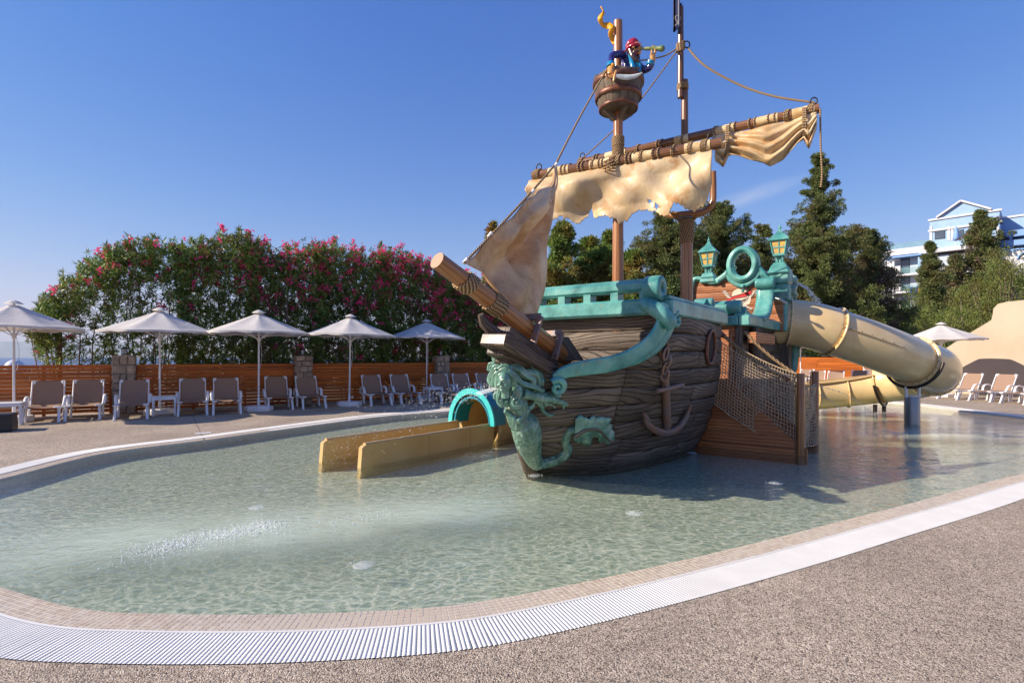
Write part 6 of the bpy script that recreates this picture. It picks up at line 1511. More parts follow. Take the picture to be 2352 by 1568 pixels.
for (uu,vv),top,l in(((2.53,1.25),1.205,'front brown wooden rope post standing in the water at the foot of the steps'),((3.80,1.33),1.215,'rear brown wooden rope post standing in the water at the foot of the steps')):
    b=S(uu,vv,0); t=thing('rope_post',l,'post','wooden rope posts at the steps',(b.x,b.y,0)); mb=MB(); mb.tube([(0,0,FLOOR),(0,0,.4),(0,0,top-.006),(0,0,top)],[.060,.058,.056,.050],20); mb.build('shaft',M['pole'],t)
    mb=MB(); mb.cyl((-.062,.03,-.02),(-.062,.03,top-.06),.008,6); mb.build('net_rod',M['bolt'],t); posts.append(b)
def net(name,label,TL,TR,BR,BL,nu,nv,sag,nrm,group='rope nets beside the steps'):
    t=thing(name,label,'net',group,(0,0,0)); mb=MB(); rn=np.random.default_rng(nu)
    ph=rn.normal(size=8)
    def f(u,v):
        p=(TL.lerp(TR,u)).lerp(BL.lerp(BR,u),v); w_=math.sin(PI*u); return p+nrm*(.05*math.sin(u*5+v*3+ph[0])+.025*math.sin(u*13+ph[1])*math.sin(v*9+ph[2]))*(w_+.2)-UP*(sag*w_*(1-v*.4)+.012*math.sin(u*40*v))
    sg=10
    for i in range(nu+1):
        u=i/nu; mb.tube([f(min(1,max(0,u+.006*math.sin(v*30+i))),v) for v in [j/sg for j in range(sg+1)]],.0070,3,False)
    for j in range(nv+1):
        v=j/nv; mb.tube([f(u,min(1,max(0,v+.006*math.sin(u*30+j)))) for u in [i/14 for i in range(15)]],.0070,3,False)
    mb.build('mesh_cords',M['net'],t)
    for q in(0,1): 
        mb=MB(); mb.tube([f(i/16,q) for i in range(17)],.010,5,False); mb.build('edge_cord',M['net'],t)
    return t
net('rope_net','rope net in front of the steps, hung between the bow section and the front post',pxon(1651,783,u0=2.50),pxon(1831,868,u0=2.53),pxon(1829,1042,u0=2.53),pxon(1641,926,u0=2.48),27,19,.08,AX)
net('rope_net','rope net behind the steps, hung between the stern and the rear post',pxon(1691,796,u0=3.62),pxon(1868,868,u0=3.80),pxon(1866,1012,u0=3.80),pxon(1692,930,u0=3.60),27,18,.06,AX)
net('rope_net','narrow rope net strung between the two rope posts',posts[0]+UP*1.0+OB*.03,posts[1]+UP*1.0+OB*.03,posts[1]+UP*.02+OB*.03,posts[0]+UP*.02+OB*.03,20,20,.03,OB)
def hrope(a,b,sag,label):
    t=thing('handrail_rope',label,'rope','thick handrail ropes of the steps'); pts=[a.lerp(b,i/24)-UP*sag*math.sin(PI*i/24) for i in range(25)]
    mb=MB(); n=3
    for k in range(n):
        q=[]
        for i in range(97):
            tt=i/96; p=a.lerp(b,tt)-UP*sag*math.sin(PI*tt); an_=tt*28+k*2*PI/3; d=(b-a).normalized(); x=d.orthogonal().normalized(); y=d.cross(x); q.append(p+(x*math.cos(an_)+y*math.sin(an_))*.014)
        mb.tube(q,.0155,6,False)
    mb.build('strands',M['rope'],t)
    for i in(0,22): 
        mb=MB(); mb.tube([pts[i],pts[i+2]],[.036,.036],10); mb.build('end_sleeve',M['hoop'],t)
hrope(pxon(1652,762,u0=2.5),pxon(1812,873,u0=2.53),.06,'front handrail rope running from the bow section down to the front post')
hrope(pxon(1698,750,u0=3.7),pxon(1842,868,u0=3.78),.07,'rear handrail rope running from the stern corner down towards the posts')
part('rope_pole','pole',lambda mb: mb.cyl(S(3.62,.02,.55),S(3.62,.02,1.86),.018,8))
# ------------------------------------------------------------------ mermaid figurehead
mer=thing('mermaid_figurehead','green mermaid statue with flowing hair and curled tail on the ship bow, spouting water','statue')
def MC(cx,cy,d): return P((1700+cx/3.733)/1.506,(1230+cy/3.733)/1.506,d)
MK=1/3.733/1.506/1200
def mtube(mb,lst,n=10): mb.tube(spline([MC(a,b,d) for a,b,r,d in lst],3),list(np.interp(np.linspace(0,1,(len(lst)-1)*3+1),np.linspace(0,1,len(lst)),[r*MK*d for a,b,r,d in lst])),n)
def body():
    mb=MB()
    mtube(mb,[(205,440,60,5.80),(270,520,112,5.88),(312,610,160,5.94),(325,700,152,5.97),(340,780,150,6.0),(378,840,168,6.03)],14)      # neck and torso
    for a,b,r,d in((320,610,88,5.78),(190,600,72,5.78)): mb.ball(MC(a,b,d),r*MK*d)
    mtube(mb,[(370,800,130,6.0),(430,890,188,6.06),(462,1010,196,6.16),(480,1130,172,6.30),(520,1260,130,6.44),(560,1360,104,6.58),(600,1405,82,6.66)],14)
    mtube(mb,[(590,1395,84,6.62),(700,1380,72,6.70),(830,1345,76,6.72),(930,1285,74,6.70),(985,1205,66,6.66),(960,1120,62,6.60),(965,1050,62,6.54),(1020,975,56,6.48),(1090,930,44,6.46)],10)
    # arms swept back along the hull
    mtube(mb,[(400,480,76,5.84),(520,510,64,5.92),(660,545,60,6.02),(780,560,50,6.10),(870,590,44,6.16)],10)
    mtube(mb,[(860,585,34,6.19),(920,630,22,6.22),(935,690,12,6.24)],7); mtube(mb,[(870,590,30,6.19),(940,610,22,6.22),(985,650,16,6.25)],7); mtube(mb,[(870,585,26,6.19),(950,590,16,6.23),(1000,630,10,6.26)],7)
    mtube(mb,[(560,560,40,6.02),(630,620,36,6.08),(660,700,30,6.13),(720,760,26,6.17),(780,770,20,6.2),(805,745,14,6.2)],8)
    mtube(mb,[(690,640,26,6.13),(760,620,18,6.17),(815,660,14,6.2),(830,690,8,6.2)],7); mtube(mb,[(620,600,30,6.1),(720,610,20,6.15),(770,650,12,6.18)],7)
    for k in range(22):
        t=k/21; x=lerp(190,330,t/.5) if t<.5 else lerp(330,530,(t-.5)/.5); y=lerp(720,850,t/.5) if t<.5 else lerp(850,640,(t-.5)/.5); mb.ball(MC(x,y,lerp(5.84,5.86,t) if t<.5 else lerp(5.84,6.02,(t-.5)*2)),38*MK*5.9,8,6)
    for a,b in(((330,860),(330,960)),((375,860),(400,930))): mtube(mb,[(a[0],a[1],30,5.88),(b[0],b[1],14,5.92)],7)
    rn=np.random.default_rng(2)
    for k in range(110):                                    # scales on the tail
        t=rn.uniform(.05,.95); cx_=np.interp(t,[0,.3,.6,1],[410,455,480,570]); cy_=lerp(880,1380,t); w_=np.interp(t,[0,.3,1],[150,160,80]); a=rn.uniform(-.95,.6); d=np.interp(t,[0,1],[6.03,6.58])-math.sqrt(max(0,1-a*a))*w_*MK*6.2*.98
        mb.ball(MC(cx_+a*w_,cy_,d),(.034,.018,.046),6,5)
    return merged(mb,.010,1)
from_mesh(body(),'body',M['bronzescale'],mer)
def head():
    mb=MB(); q=Vector((-.45,-.86,-.12)).normalized(); c=MC(168,338,5.54); s_=MK*5.6*1.36
    Rh=q.to_track_quat('Y','Z').to_matrix()
    mb.ball(c,(62*s_,72*s_,98*s_),18,14,Rh)
    f=lambda x,y,z: c+Rh@Vector((x*s_,y*s_,z*s_))
    mb.ball(f(0,26,-58),(40*s_,44*s_,42*s_),12,8,Rh)            # jaw and chin
    mb.tube([f(0,66,26),f(0,88,-10),f(0,84,-18)],[8*s_,14*s_,13*s_],8)   # nose
    for sx in(-1,1):
        mb.tube([f(sx*10,66,30),f(sx*28,66,34),f(sx*46,50,26)],[7*s_,9*s_,6*s_],7)      # brow
        mb.ball(f(sx*27,58,10),(15*s_,11*s_,8*s_),8,6,Rh); mb.ball(f(sx*34,50,-22),(22*s_,20*s_,20*s_),8,6,Rh)
    mb.tube([f(-16,68,-44),f(0,75,-40),f(16,68,-44)],[4*s_,7*s_,4*s_],6); mb.tube([f(-14,66,-66),f(0,72,-70),f(14,66,-66)],[4*s_,8*s_,4*s_],6)
    mb.tube([f(0,0,-70),f(4,-10,-150)],[36*s_,42*s_],10)
    return merged(mb,.005,1)
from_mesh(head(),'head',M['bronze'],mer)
def hair():
    mb=MB()
    L=[[(165,205,52,5.56),(235,225,50,5.57),(272,300,44,5.60),(295,380,40,5.64)],[(165,205,50,5.56),(105,245,44,5.57),(82,320,40,5.60),(78,400,34,5.64)],[(105,195,52,5.60),(170,165,56,5.60),(245,185,54,5.62)],
       [(150,140,60,5.72),(240,120,62,5.76),(340,170,58,5.80),(430,240,52,5.84),(520,290,44,5.88),(545,345,34,5.88),(500,385,26,5.86),(460,350,18,5.84)],
       [(165,185,46,5.66),(250,230,50,5.70),(320,300,46,5.74),(380,350,40,5.78),(470,380,34,5.84),(560,400,36,5.9),(640,440,26,5.96),(680,440,16,6.0)],
       [(300,110,50,5.86),(380,70,50,5.9),(460,80,52,5.94),(510,150,44,5.98),(560,200,46,6.0),(630,250,36,6.04),(665,330,30,6.06)],
       [(400,250,42,5.84),(480,210,38,5.86),(570,230,40,5.9),(600,300,36,5.94),(610,370,30,5.96),(560,400,26,5.94)],
       [(600,330,42,6.0),(650,310,34,6.03),(640,380,30,6.03)],
       [(120,150,52,5.72),(60,170,50,5.74),(20,240,44,5.76),(-20,310,38,5.78),(10,380,28,5.78)],[(90,210,40,5.68),(50,290,42,5.70),(30,370,36,5.72),(60,410,22,5.72)],
       [(60,110,44,5.8),(0,130,44,5.84),(-20,200,38,5.84)],[(30,50,50,5.86),(90,40,52,5.9),(150,90,50,5.86)],
       [(270,400,50,5.72),(330,430,58,5.72),(330,510,52,5.72),(280,590,44,5.70),(300,650,40,5.69),(360,640,30,5.68),(345,600,20,5.66),(320,620,14,5.65)],
       [(130,430,34,5.68),(100,500,34,5.67),(90,580,30,5.67),(130,640,28,5.66),(150,590,20,5.65),(120,590,14,5.64)],
       [(90,440,26,5.72),(50,500,24,5.73),(40,560,16,5.73)],
       [(560,470,34,6.02),(700,500,30,6.1),(800,520,34,6.15),(880,500,30,6.2),(930,450,24,6.23),(985,470,20,6.25),(985,520,16,6.26),(940,530,14,6.25),(940,500,9,6.24)]]
    for l in L:
        l=[(a,b,r*(.85 if i_==0 else 1.2),d) for i_,(a,b,r,d) in enumerate(l)]; mtube(mb,l,8)
        for o in(-.75,0,.75): mtube(mb,[(a+o*r*.7,b+o*r*.7,r*.34,d-(.80-.25*abs(o))*r*MK*d) for a,b,r,d in l],6)
    return merged(mb,.0065,0)
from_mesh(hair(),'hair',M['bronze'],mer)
def fin(mb):
    up=[(1040,960),(1050,880),(1060,800),(1105,752),(1150,742),(1165,770),(1195,752),(1225,780),(1265,742),(1300,742),(1320,780),(1370,765),(1440,760),(1505,760),(1490,800),(1490,840),(1545,870),(1520,910),(1555,950),(1540,1000),(1550,1040),(1500,1060)]
    sp_=[(1040,975),(1100,925),(1180,890),(1280,880),(1360,910),(1410,970),(1470,1025),(1510,1045)]
    lo=[(1040,1040),(1090,1070),(1140,1080),(1165,1125),(1215,1120),(1245,1095),(1245,1060),(1290,1040),(1310,1010),(1355,1015),(1350,1060),(1385,1100),(1430,1080),(1480,1100),(1495,1062),(1515,1050)]
    def edge(l,n):
        L=[Vector((a,b,0)) for a,b in l]; ds=[0]
        for i in range(1,len(L)): ds.append(ds[-1]+(L[i]-L[i-1]).length)
        return [Vector((np.interp(ds[-1]*k/n,ds,[q.x for q in L]),np.interp(ds[-1]*k/n,ds,[q.y for q in L]),0)) for k in range(n+1)]
    n=44; S_=edge(sp_,n); 
    for E in(edge(up,n),edge(lo,n)):
        def fn(u,v):
            i=int(round(u*n)); p=S_[i].lerp(E[i],v); x=(1700+p.x/3.733)/1.506; y=(1230+p.y/3.733)/1.506; s0,z0=pick(x,y); return HS(s0,z0)+HN(s0,z0)*(.05+.05*(1-v)+.02*math.sin(u*22)*v)
        mb.grid(fn,n,4)
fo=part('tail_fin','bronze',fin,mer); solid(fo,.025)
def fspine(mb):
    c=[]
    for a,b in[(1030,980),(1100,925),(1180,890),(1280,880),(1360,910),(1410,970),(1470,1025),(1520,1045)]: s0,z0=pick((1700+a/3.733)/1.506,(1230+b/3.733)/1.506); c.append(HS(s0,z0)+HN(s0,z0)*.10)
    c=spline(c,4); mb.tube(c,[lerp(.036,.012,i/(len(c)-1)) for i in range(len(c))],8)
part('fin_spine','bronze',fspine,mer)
# ------------------------------------------------------------------ pirate in the crow's nest
pir=thing('pirate_statue','painted pirate statue with red headscarf and blue coat looking through a telescope','statue')
def PC(cx,cy,d): return P((2080+cx/6.272)/1.506,(100+cy/6.272)/1.506,d)
PK=1/6.272/1.506/1200
def ptube(mb,lst,n=10,k=3): mb.tube(spline([PC(a,b,d) for a,b,r,d in lst],k),list(np.interp(np.linspace(0,1,(len(lst)-1)*k+1),np.linspace(0,1,len(lst)),[r*PK*d for a,b,r,d in lst])),n)
def fuse(name,mat,lists,vox,balls=(),parent=pir,sm_=1):
    mb=MB()
    for l in lists: ptube(mb,l)
    for a,b,d,r in balls: mb.ball(PC(a,b,d),tuple(q*PK*d for q in r) if isinstance(r,tuple) else r*PK*d)
    return from_mesh(merged(mb,vox,sm_),name,M[mat],parent)
fuse('coat','coat',[[(600,1040,165,8.95),(590,850,165,8.95),(580,680,160,8.95),(560,600,110,8.95)],[(480,560,90,8.85),(330,560,80,8.75),(235,590,74,8.70),(215,690,66,8.66),(210,760,70,8.64)],
    [(720,720,110,8.95),(860,870,90,8.85),(980,880,78,8.8),(1060,820,74,8.75),(1100,740,66,8.72)],[(600,820,120,8.85),(690,1000,110,8.85)]],.012)
fuse('cuff','cyan',[[(215,740,88,8.64),(205,830,104,8.63)]],.010); fuse('cuff','cyan',[[(1050,790,80,8.73),(1085,690,90,8.71)]],.010)
part('cuff_button','yellow',lambda mb: mb.ball(PC(250,780,8.52),.026,10,8),pir)
fuse('lapel','cyan',[[(600,560,34,8.80),(640,680,46,8.74),(680,800,56,8.70),(700,950,60,8.70)],[(800,650,34,8.80),(830,780,44,8.74),(810,960,50,8.72)]],.010)
part('shirt_front','darkgreen' if 'darkgreen' in M else 'turqd',lambda mb: mb.tube([PC(760,680,8.76),PC(765,960,8.74)],[.045,.05],8),pir)
fuse('hand','skin',[[(215,860,84,8.63),(200,960,88,8.60),(190,1020,80,8.58)],[(130,1000,24,8.56),(125,1060,24,8.55),(150,1090,20,8.55)],[(170,1010,24,8.54),(170,1080,22,8.54)],[(210,1010,24,8.54),(215,1080,20,8.54)],[(245,1000,22,8.54),(250,1060,20,8.54)],[(100,960,18,8.6),(96,1030,18,8.58)]],.008)
fuse('hand','skin',[[(1110,740,60,8.72),(1115,640,66,8.70),(1110,540,54,8.68)],[(1090,560,24,8.66),(1095,460,22,8.64)],[(1150,560,30,8.68),(1175,480,24,8.66),(1160,440,20,8.64)]]+[[(1100+k*30,470,18,8.74),(1098+k*30,400,18,8.72),(1102+k*28,375,16,8.66)] for k in range(3)],.008)
def phead():
    mb=MB(); q=Vector((.93,-.30,.02)).normalized(); c=PC(740,425,8.80); s_=PK*8.8*1.12; Rh=q.to_track_quat('Y','Z').to_matrix(); f=lambda x,y,z: c+Rh@Vector((x*s_,y*s_,z*s_))
    mb.ball(c,(98*s_,112*s_,140*s_),16,12,Rh); mb.ball(f(0,50,-90),(62*s_,60*s_,60*s_),10,8,Rh); mb.tube([f(0,98,20),f(0,140,-25),f(0,122,-36)],[14*s_,24*s_,20*s_],8)
    for sx in(-1,1): mb.tube([f(sx*12,104,44),f(sx*44,98,52),f(sx*70,74,40)],[10*s_,15*s_,9*s_],7); mb.ball(f(sx*46,84,-30),(30*s_,26*s_,26*s_),8,6,Rh)
    mb.ball(f(30,-10,-10),(14*s_,20*s_,26*s_),8,6,Rh); mb.tube([f(-24,104,-72),f(0,112,-70),f(24,104,-72)],[7*s_,11*s_,7*s_],6)
    return merged(mb,.008,1)
from_mesh(phead(),'head',M['skin'],pir)
fuse('headscarf','red',[[(560,430,50,8.84),(620,340,90,8.82),(700,310,105,8.80),(780,330,70,8.78)],[(540,470,26,8.86),(600,400,34,8.74),(700,345,34,8.68),(800,340,30,8.68),(836,380,20,8.72)],[(520,480,22,8.86),(505,500,14,8.86)]],.009)
part('eye_patch','black',lambda mb: mb.ball(PC(758,385,8.695),(.034,.016,.03),10,8),pir); part('patch_band','black',lambda mb: mb.tube([PC(830,365,8.70),PC(760,350,8.685),PC(690,345,8.685)],.006,5),pir)
fuse('beard','beard',[[(620,430,60,8.78),(650,510,64,8.76),(690,600,74,8.74),(750,690,70,8.74),(800,775,38,8.76)],[(700,500,26,8.70),(770,480,28,8.68),(810,500,22,8.70)],[(690,540,34,8.72),(720,620,44,8.74),(770,700,40,8.76)],[(570,470,34,8.84),(600,560,34,8.84),(680,640,30,8.84)],[(800,560,26,8.76),(810,640,34,8.78),(800,730,28,8.8)],[(600,380,36,8.8),(640,440,36,8.74)]],.009)
part('mouth','red',lambda mb: mb.ball(PC(775,535,8.665),(.024,.01,.011),8,6),pir)
tel=part('telescope','brass',lambda mb: mb.tube([PC(835,432,8.70),PC(950,434,8.69),PC(955,434,8.69),PC(1070,432,8.68),PC(1075,432,8.68),PC(1270,430,8.66),PC(1275,430,8.66),PC(1335,432,8.655),PC(1340,432,8.655)],[.019,.019,.027,.030,.032,.038,.048,.050,.046],16),pir)
part('lens','black',lambda mb: mb.tube([PC(1338,432,8.66),PC(1345,432,8.655)],[.040,.038],14),tel)
def blade(mb):
    pts=[(320,975,0),(400,990,0),(520,1000,0),(640,1000,0),(760,985,0),(890,955,0)]; wd_=[45,52,56,52,40,3]
    c=spline([PC(a,b,8.52) for a,b,_ in pts],4); n=len(c); low=spline([PC(a,b+2*w_,8.52) for (a,b,_),w_ in zip(pts,wd_)],4)
    mb.grid(lambda u,v:c[int(round(u*(n-1)))].lerp(low[int(round(u*(n-1)))],v)+Vector((0,-.012*math.sin(PI*v),0)),n-1,4)
sb=part('cutlass_blade','blade',blade,pir); solid(sb,.014)
fuse('cutlass_guard','skin',[[(330,900,26,8.52),(300,980,30,8.52),(285,1060,30,8.52),(260,1150,18,8.52)]],.008)
# ------------------------------------------------------------------ the big tube slide
sl=thing('tube_slide','large cream tube slide that leaves the ship stern and turns back to the pool','slide')
def spt(name,mat,fn,parent=None): return part(name,mat,fn,parent or sl)
path=[S(6.45,.10,2.24),Vector((6.13,11.62,2.22)),Vector((6.55,11.46,2.14)),Vector((6.98,11.38,2.00)),Vector((7.6,11.38,1.80)),Vector((8.3,11.45,1.56)),Vector((8.95,11.66,1.36)),Vector((9.65,12.0,1.20)),Vector((10.12,12.6,1.06)),Vector((10.22,13.3,.90)),Vector((9.85,14.0,.74)),Vector((9.2,14.42,.60)),Vector((8.4,14.62,.50)),Vector((7.4,14.72,.44))]
R0=.50
def seg(a,b,r=R0,n=28,sub=6):
    p=spline(path,sub); return p[a*sub:b*sub+1]
def tubeseg(name,a,b,r,arc=None,mat='cream'):
    q=seg(a,b); o=spt(name,mat,lambda mb: mb.tube(q,r,36 if arc is None else 28,False,arc=arc)); solid(o,.02); return o
tubeseg('tube_section',0,3,R0); tubeseg('tube_section',3,6,R0-.01); tubeseg('tube_elbow',6,10,R0)
ch=tubeseg('chute',10,13,R0,arc=(R(62),R(298)))
p_all=spline(path,6)
def tan(i): i=min(max(i*6,1),len(p_all)-2); return (p_all[i+1]-p_all[i-1]).normalized()
def flange(i,r=R0,arc=None,nb=22):
    c=path[i]; t=tan(i); o=spt('flange','cream',lambda mb: mb.lathe([(r-.005,-.018),(r+.055,-.018),(r+.06,0),(r+.055,.018),(r-.005,.018)],c,40,t))
    Mx=t.to_track_quat('Z','Y').to_matrix()
    def bl(mb):
        for k in range(nb):
            a=k*2*PI/nb; d=Mx@Vector((math.cos(a),math.sin(a),0))
            for s_ in(-1,1): mb.tube([c+d*(r+.030)+t*s_*.016,c+d*(r+.030)+t*s_*.030],[.012,.010],6)
    b=part('bolts','bolt',bl,o); return o
for i in(1,3,6,8): flange(i)
for i in(10,11,12):
    c=path[i]; t=tan(i); sd=t.cross(UP).normalized(); u=sd.cross(t); AA=[R(lerp(-202,22,k/30)) for k in range(31)]
    fo3=spt('flange','cream',lambda mb: mb.tube([c+(sd*math.cos(a)+u*math.sin(a))*(R0+.028) for a in AA],[(.030,.018)]*31,8,flat=[t]*31))
    part('bolts','bolt',lambda mb:[mb.ball(c+(sd*math.cos(a)+u*math.sin(a))*(R0+.032)-t*s_*.02,.012,6,4) for a in AA[1::3] for s_ in(-1,1)],fo3)
# side seam strip with bolts along the straight tube
q=seg(3,6); sm_=spt('seam_strip','creamdark',lambda mb: mb.tube([p+Vector((-.18,-.93,.06)).normalized()*(R0+.012)+UP*.05 for p in q],[(.030,.012)]*len(q),8,flat=[Vector((0,-.4,.9))]*len(q)))
part('bolts','bolt',lambda mb:[mb.ball(q[int(len(q)*(k+.5)/10)]+Vector((-.18,-.93,.06)).normalized()*(R0+.03)+UP*.075,.013,6,4) for k in range(10)],sm_)
# flat lips along both edges of the open chute
q=seg(10,13); T=[ (q[min(i+1,len(q)-1)]-q[max(i-1,0)]).normalized() for i in range(len(q))]
for s_ in(-1,1):
    pts=[]
    for p,t in zip(q,T):
        sd=t.cross(UP).normalized(); u=sd.cross(t); pts.append(p+u*R0*math.cos(R(62))+sd*s_*(R0*math.sin(R(62))+.03))
    spt('chute_lip','creamdark',lambda mb: mb.tube(pts,[(.055,.03)]*len(pts),8,flat=[UP]*len(pts)))
# outlet trough that carries on behind the ship
spt('runout_trough','cream',lambda mb: mb.grid(lambda u,v: Vector((lerp(7.5,4.6,u),14.72+.05*u,lerp(.44,.34,u)))+Vector((0,math.cos(PI+PI*v)*.52,math.sin(PI+PI*v)*.5)),10,14))
# ring supports, steel column
def ringsup(i,r,a0,a1):
    c=path[i]; t=tan(i); sd=t.cross(UP).normalized(); u=sd.cross(t); return spt('support_ring','darkpipe',lambda mb: mb.tube([c+(sd*math.cos(a)+u*math.sin(a))*r for a in [R(lerp(a0,a1,k/26)) for k in range(27)]],.032,10))
ringsup(6,R0+.10,-178,-2); ringsup(10,R0+.09,-178,-2)
cb=path[6]
spt('steel_column','steel',lambda mb: mb.tube([(cb.x-.02,cb.y,FLOOR),(cb.x-.02,cb.y,.545),(cb.x-.02,cb.y,.56)],[.148,.148,.14],32))
spt('column_head','whitemetal',lambda mb:(mb.cyl((cb.x-.02,cb.y,.56),(cb.x-.02,cb.y,.60),.10,16),[mb.bar((cb.x+s_*.14-.02,cb.y-.02,.55),(cb.x+s_*.15-.02,cb.y-.02,.80),.03,.05) for s_ in(-1,1)]))
c=path[10]
for s_ in(-1,1): spt('ring_foot','darkpipe',lambda mb: mb.cyl((c.x+s_*.12,c.y,FLOOR),(c.x+s_*.12,c.y,.18),.05,10))
# ------------------------------------------------------------------ the small slide on the left
ss=thing('small_slide','small ochre flume slide with a turquoise arch, running out of the ship towards the camera','slide')
def s2(name,mat,fn,parent=None): return part(name,mat,fn,parent or ss)
fa=Vector((.611,.792,0)).normalized(); fo_=Vector((fa.y,-fa.x,0)); near=Vector((-2.0,6.98,0)); far_=Vector((-2.72,7.42,0)); WL=2.68
def wall_(o,th,name,m):
    prof=[(-.05,-.34),(WL+.0,-.34),(WL+.10,.27),(.10,.27),(.035,.262),(.0,.235)]
    def fn(mb):
        # slightly battered sides and a rounded top edge
        segs=8
        mb.prism(prof,(o-fo_*th,fa,UP,fo_),th)
        mb.tube([o-fo_*th*.5+fa*.06+UP*.262,o-fo_*th*.5+fa*(WL+.08)+UP*.262],th*.5,10)
    return s2(name,m,fn)
wall_(near,.075,'near_wall','flume'); wall_(far_+fo_*.075,.075,'far_wall','flume')
s2('trough_floor','flume',lambda mb: mb.grid(lambda u,v:(far_+fo_*.05+fa*(u*WL)+UP*(-.14+.10*u)).lerp(near-fo_*.05+fa*(u*WL)+UP*(-.14+.10*u),v)-UP*.06*math.sin(PI*v),10,8))
for k,t in enumerate((.45,.80)): s2('joint_line','creamdark',lambda mb:(mb.bar(near+fo_*.001+fa*(WL*t)+UP*-.2,near+fo_*.001+fa*(WL*t)+UP*.262,.008,.004,up=fa)))
ac=(near+far_)/2+fa*(WL+.02)+fo_*.0; ac.z=.26
def arch(mb,ri,ro,d0,d1,h=1.0):
    m=28
    def ring_(r,d): return [ac+fa*d+fo_*r*math.cos(a)+UP*(r*h*math.sin(a)) for a in [PI*i/m for i in range(m+1)]]
    A,B,C_,D_=ring_(ro,d0),ring_(ri,d0),ring_(ri,d1),ring_(ro,d1)
    for X,Y in((A,B),(B,C_),(C_,D_),(D_,A)): mb.add(X+Y,[(i,i+1,m+1+i+1,m+1+i) for i in range(m)],None,True)
a_=s2('turquoise_arch','turq',lambda mb: arch(mb,.46,.55,-.05,-.02,1.16)); part('arch_hood','turqd',lambda mb: arch(mb,.50,.53,-.02,.30,1.14),a_)
part('arch_liner','turqd',lambda mb: arch(mb,.40,.43,-.02,.34,1.14),a_)
part('bolts','bolt',lambda mb:[mb.ball(ac+fa*.10+fo_*.535*math.cos(a)+UP*.61*math.sin(a),.012,6,4) for a in(.25,.5,.75,1.0)],a_)
tp=[ac+fa*d+UP*z+fo_*x for d,z,x in((.22,-.02,0),(.9,.0,0),(1.6,.10,.08),(2.4,.30,.3),(3.4,.6,.7))]
s2('slide_tube','creamdark',lambda mb: mb.tube(spline(tp,5),.50,30,False))
s2('tube_lining','flume',lambda mb: mb.tube(spline(tp,5),.455,30,False)); s2('tube_rim','flume',lambda mb: mb.lathe([(.44,-.02),(.50,-.02),(.50,.03),(.44,.03)],tp[0],30,fa))
# ------------------------------------------------------------------ water in the air
drg=np.random.default_rng(5)
def drops(name,label,pts,dirs,L,r,group=None,mat='drop'):
    V=[];Fq=[]
    pts=np.asarray(pts);dirs=np.asarray(dirs); n=len(pts); L=np.broadcast_to(L,(n,)); r=np.broadcast_to(r,(n,))
    for p,d,l,q in zip(pts,dirs,L,r):
        d=Vector(d).normalized(); a=d.orthogonal().normalized()*q; b=d.cross(a).normalized()*q; p=Vector(p); o=len(V)
        V+=[p-d*l/2,p+a,p+b,p-a,p-b,p+d*l/2]; Fq+=[(o,o+2,o+1),(o,o+3,o+2),(o,o+4,o+3),(o,o+1,o+4),(o+5,o+1,o+2),(o+5,o+2,o+3),(o+5,o+3,o+4),(o+5,o+4,o+1)]
    o=raw_mesh(name,[tuple(v) for v in V],Fq,M[mat],None,'stuff',True); o['label']=label
    return o
mouth=MC(150,400,5.62)
pr=[mouth,P(1118,905,5.75),P(1085,915,5.95),P(1050,930,6.1)]
jet_=MB(); c=spline([P(1152,889,5.62),P(1140,892,5.68),P(1120,897,5.8),P(1098,905,5.95)],5); jet_.tube(c,[lerp(.010,.032,i/(len(c)-1)) for i in range(len(c))],10,False); o=jet_.build('water_jet',M['jet']); tag(o,'jet of water shooting out of the mermaid mouth',kind='stuff')
pts=[];dr=[]
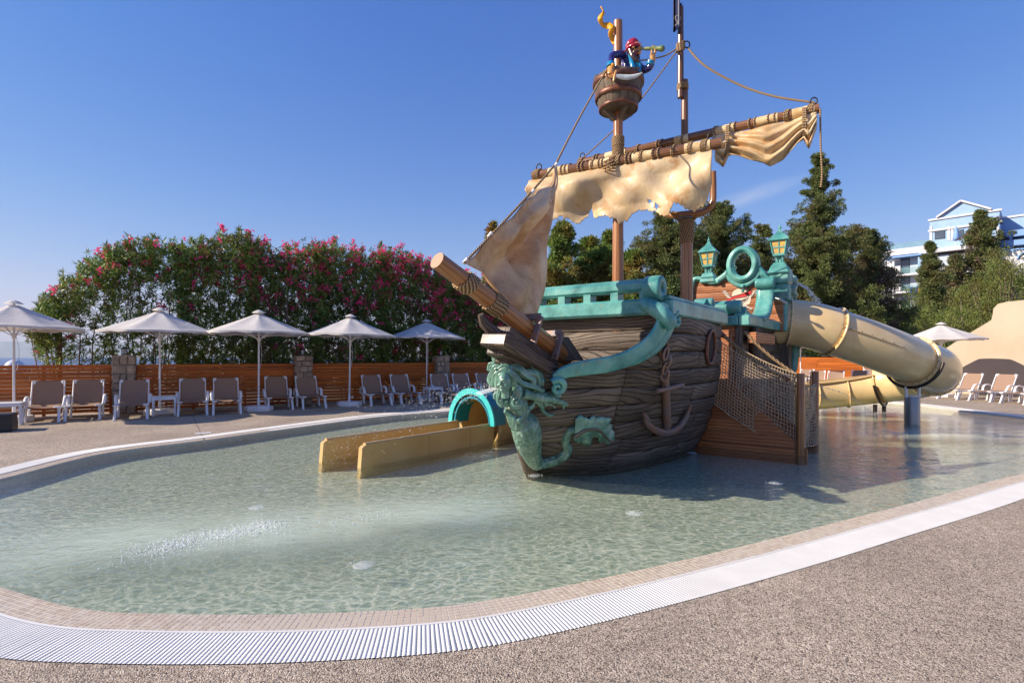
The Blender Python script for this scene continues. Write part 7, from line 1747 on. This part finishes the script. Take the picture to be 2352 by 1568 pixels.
for k in range(900):
    t=drg.random()**1.3; x=1148-t*430; y=890+150*t**1.5+drg.normal()*(6+34*t); y+=t*35*drg.random(); d=5.65+1.55*t+drg.normal()*.25*t; pts.append(tuple(P(x,y,d))); dr.append((-.8,.35,-.2-.7*t))
z_=np.array(pts); msk=z_[:,2]>WATER; drops('water_spray','spray of drops falling from the mermaid spout over the small slide',z_[msk],np.array(dr)[msk],drg.uniform(.010,.035,msk.sum()),drg.uniform(.0010,.0026,msk.sum()),mat='froth')
pts=[];dr=[]
for (x0,y0,d0),(x1,y1,d1),hgt,n in(((1882,886,9.6),(2018,962,12.0),0.0,90),((1884,905,9.6),(1960,985,11.5),.0,60)):
    for k in range(n):
        t=k/n; p=P(x0,y0,d0).lerp(P(x1,y1,d1),t); p.z+=.12*math.sin(PI*t)
        if (k//2)%2==0: pts.append(tuple(p+Vector(drg.normal(size=3))*.008)); dr.append(tuple(P(x1,y1,d1)-P(x0,y0,d0)))
drops('water_jets','two thin dotted water jets crossing the pool in front of the slide',pts,dr,.075,.009,mat='froth')
pts=[tuple(P(1829,651,11.7).lerp(P(1882,700,11.2),t)+UP*.10*math.sin(PI*t)+Vector(drg.normal(size=3))*(.006+.03*t)) for t in drg.random(220)]
drops('gargoyle_jet','thin jet of water spat by the stern gargoyle onto the tube slide',pts,[(.8,-.2,-.4)]*len(pts),.05,.007,mat='froth')
# sparkling froth where the jets break the surface
pts=[]
for c0,c1,n,sp_ in((G(330,1268,WATER),G(480,1232,WATER),620,.085),(G(480,1232,WATER),G(650,1203,WATER),620,.07),(G(300,1275,WATER),G(680,1200,WATER),260,.16),(G(760,1200,WATER),G(900,1180,WATER),120,.08),(G(1780,965,WATER),G(1800,960,WATER),10,.1),(G(2045,992,WATER),G(2065,996,WATER),160,.10),(G(2040,968,WATER),G(2060,966,WATER),110,.10),(G(1990,952,WATER),G(2035,946,WATER),140,.08)):
    for k in range(n):
        p=c0.lerp(c1,drg.random()); q=p+Vector((drg.normal()*sp_,drg.normal()*sp_*1.4,abs(drg.normal())*.012)); pts.append(tuple(q))
drops('pool_froth','bright sparkling froth where jets bubble up in the pool',pts,drg.normal(size=(len(pts),3)),.012,drg.uniform(.0015,.0048,len(pts)),mat='froth')
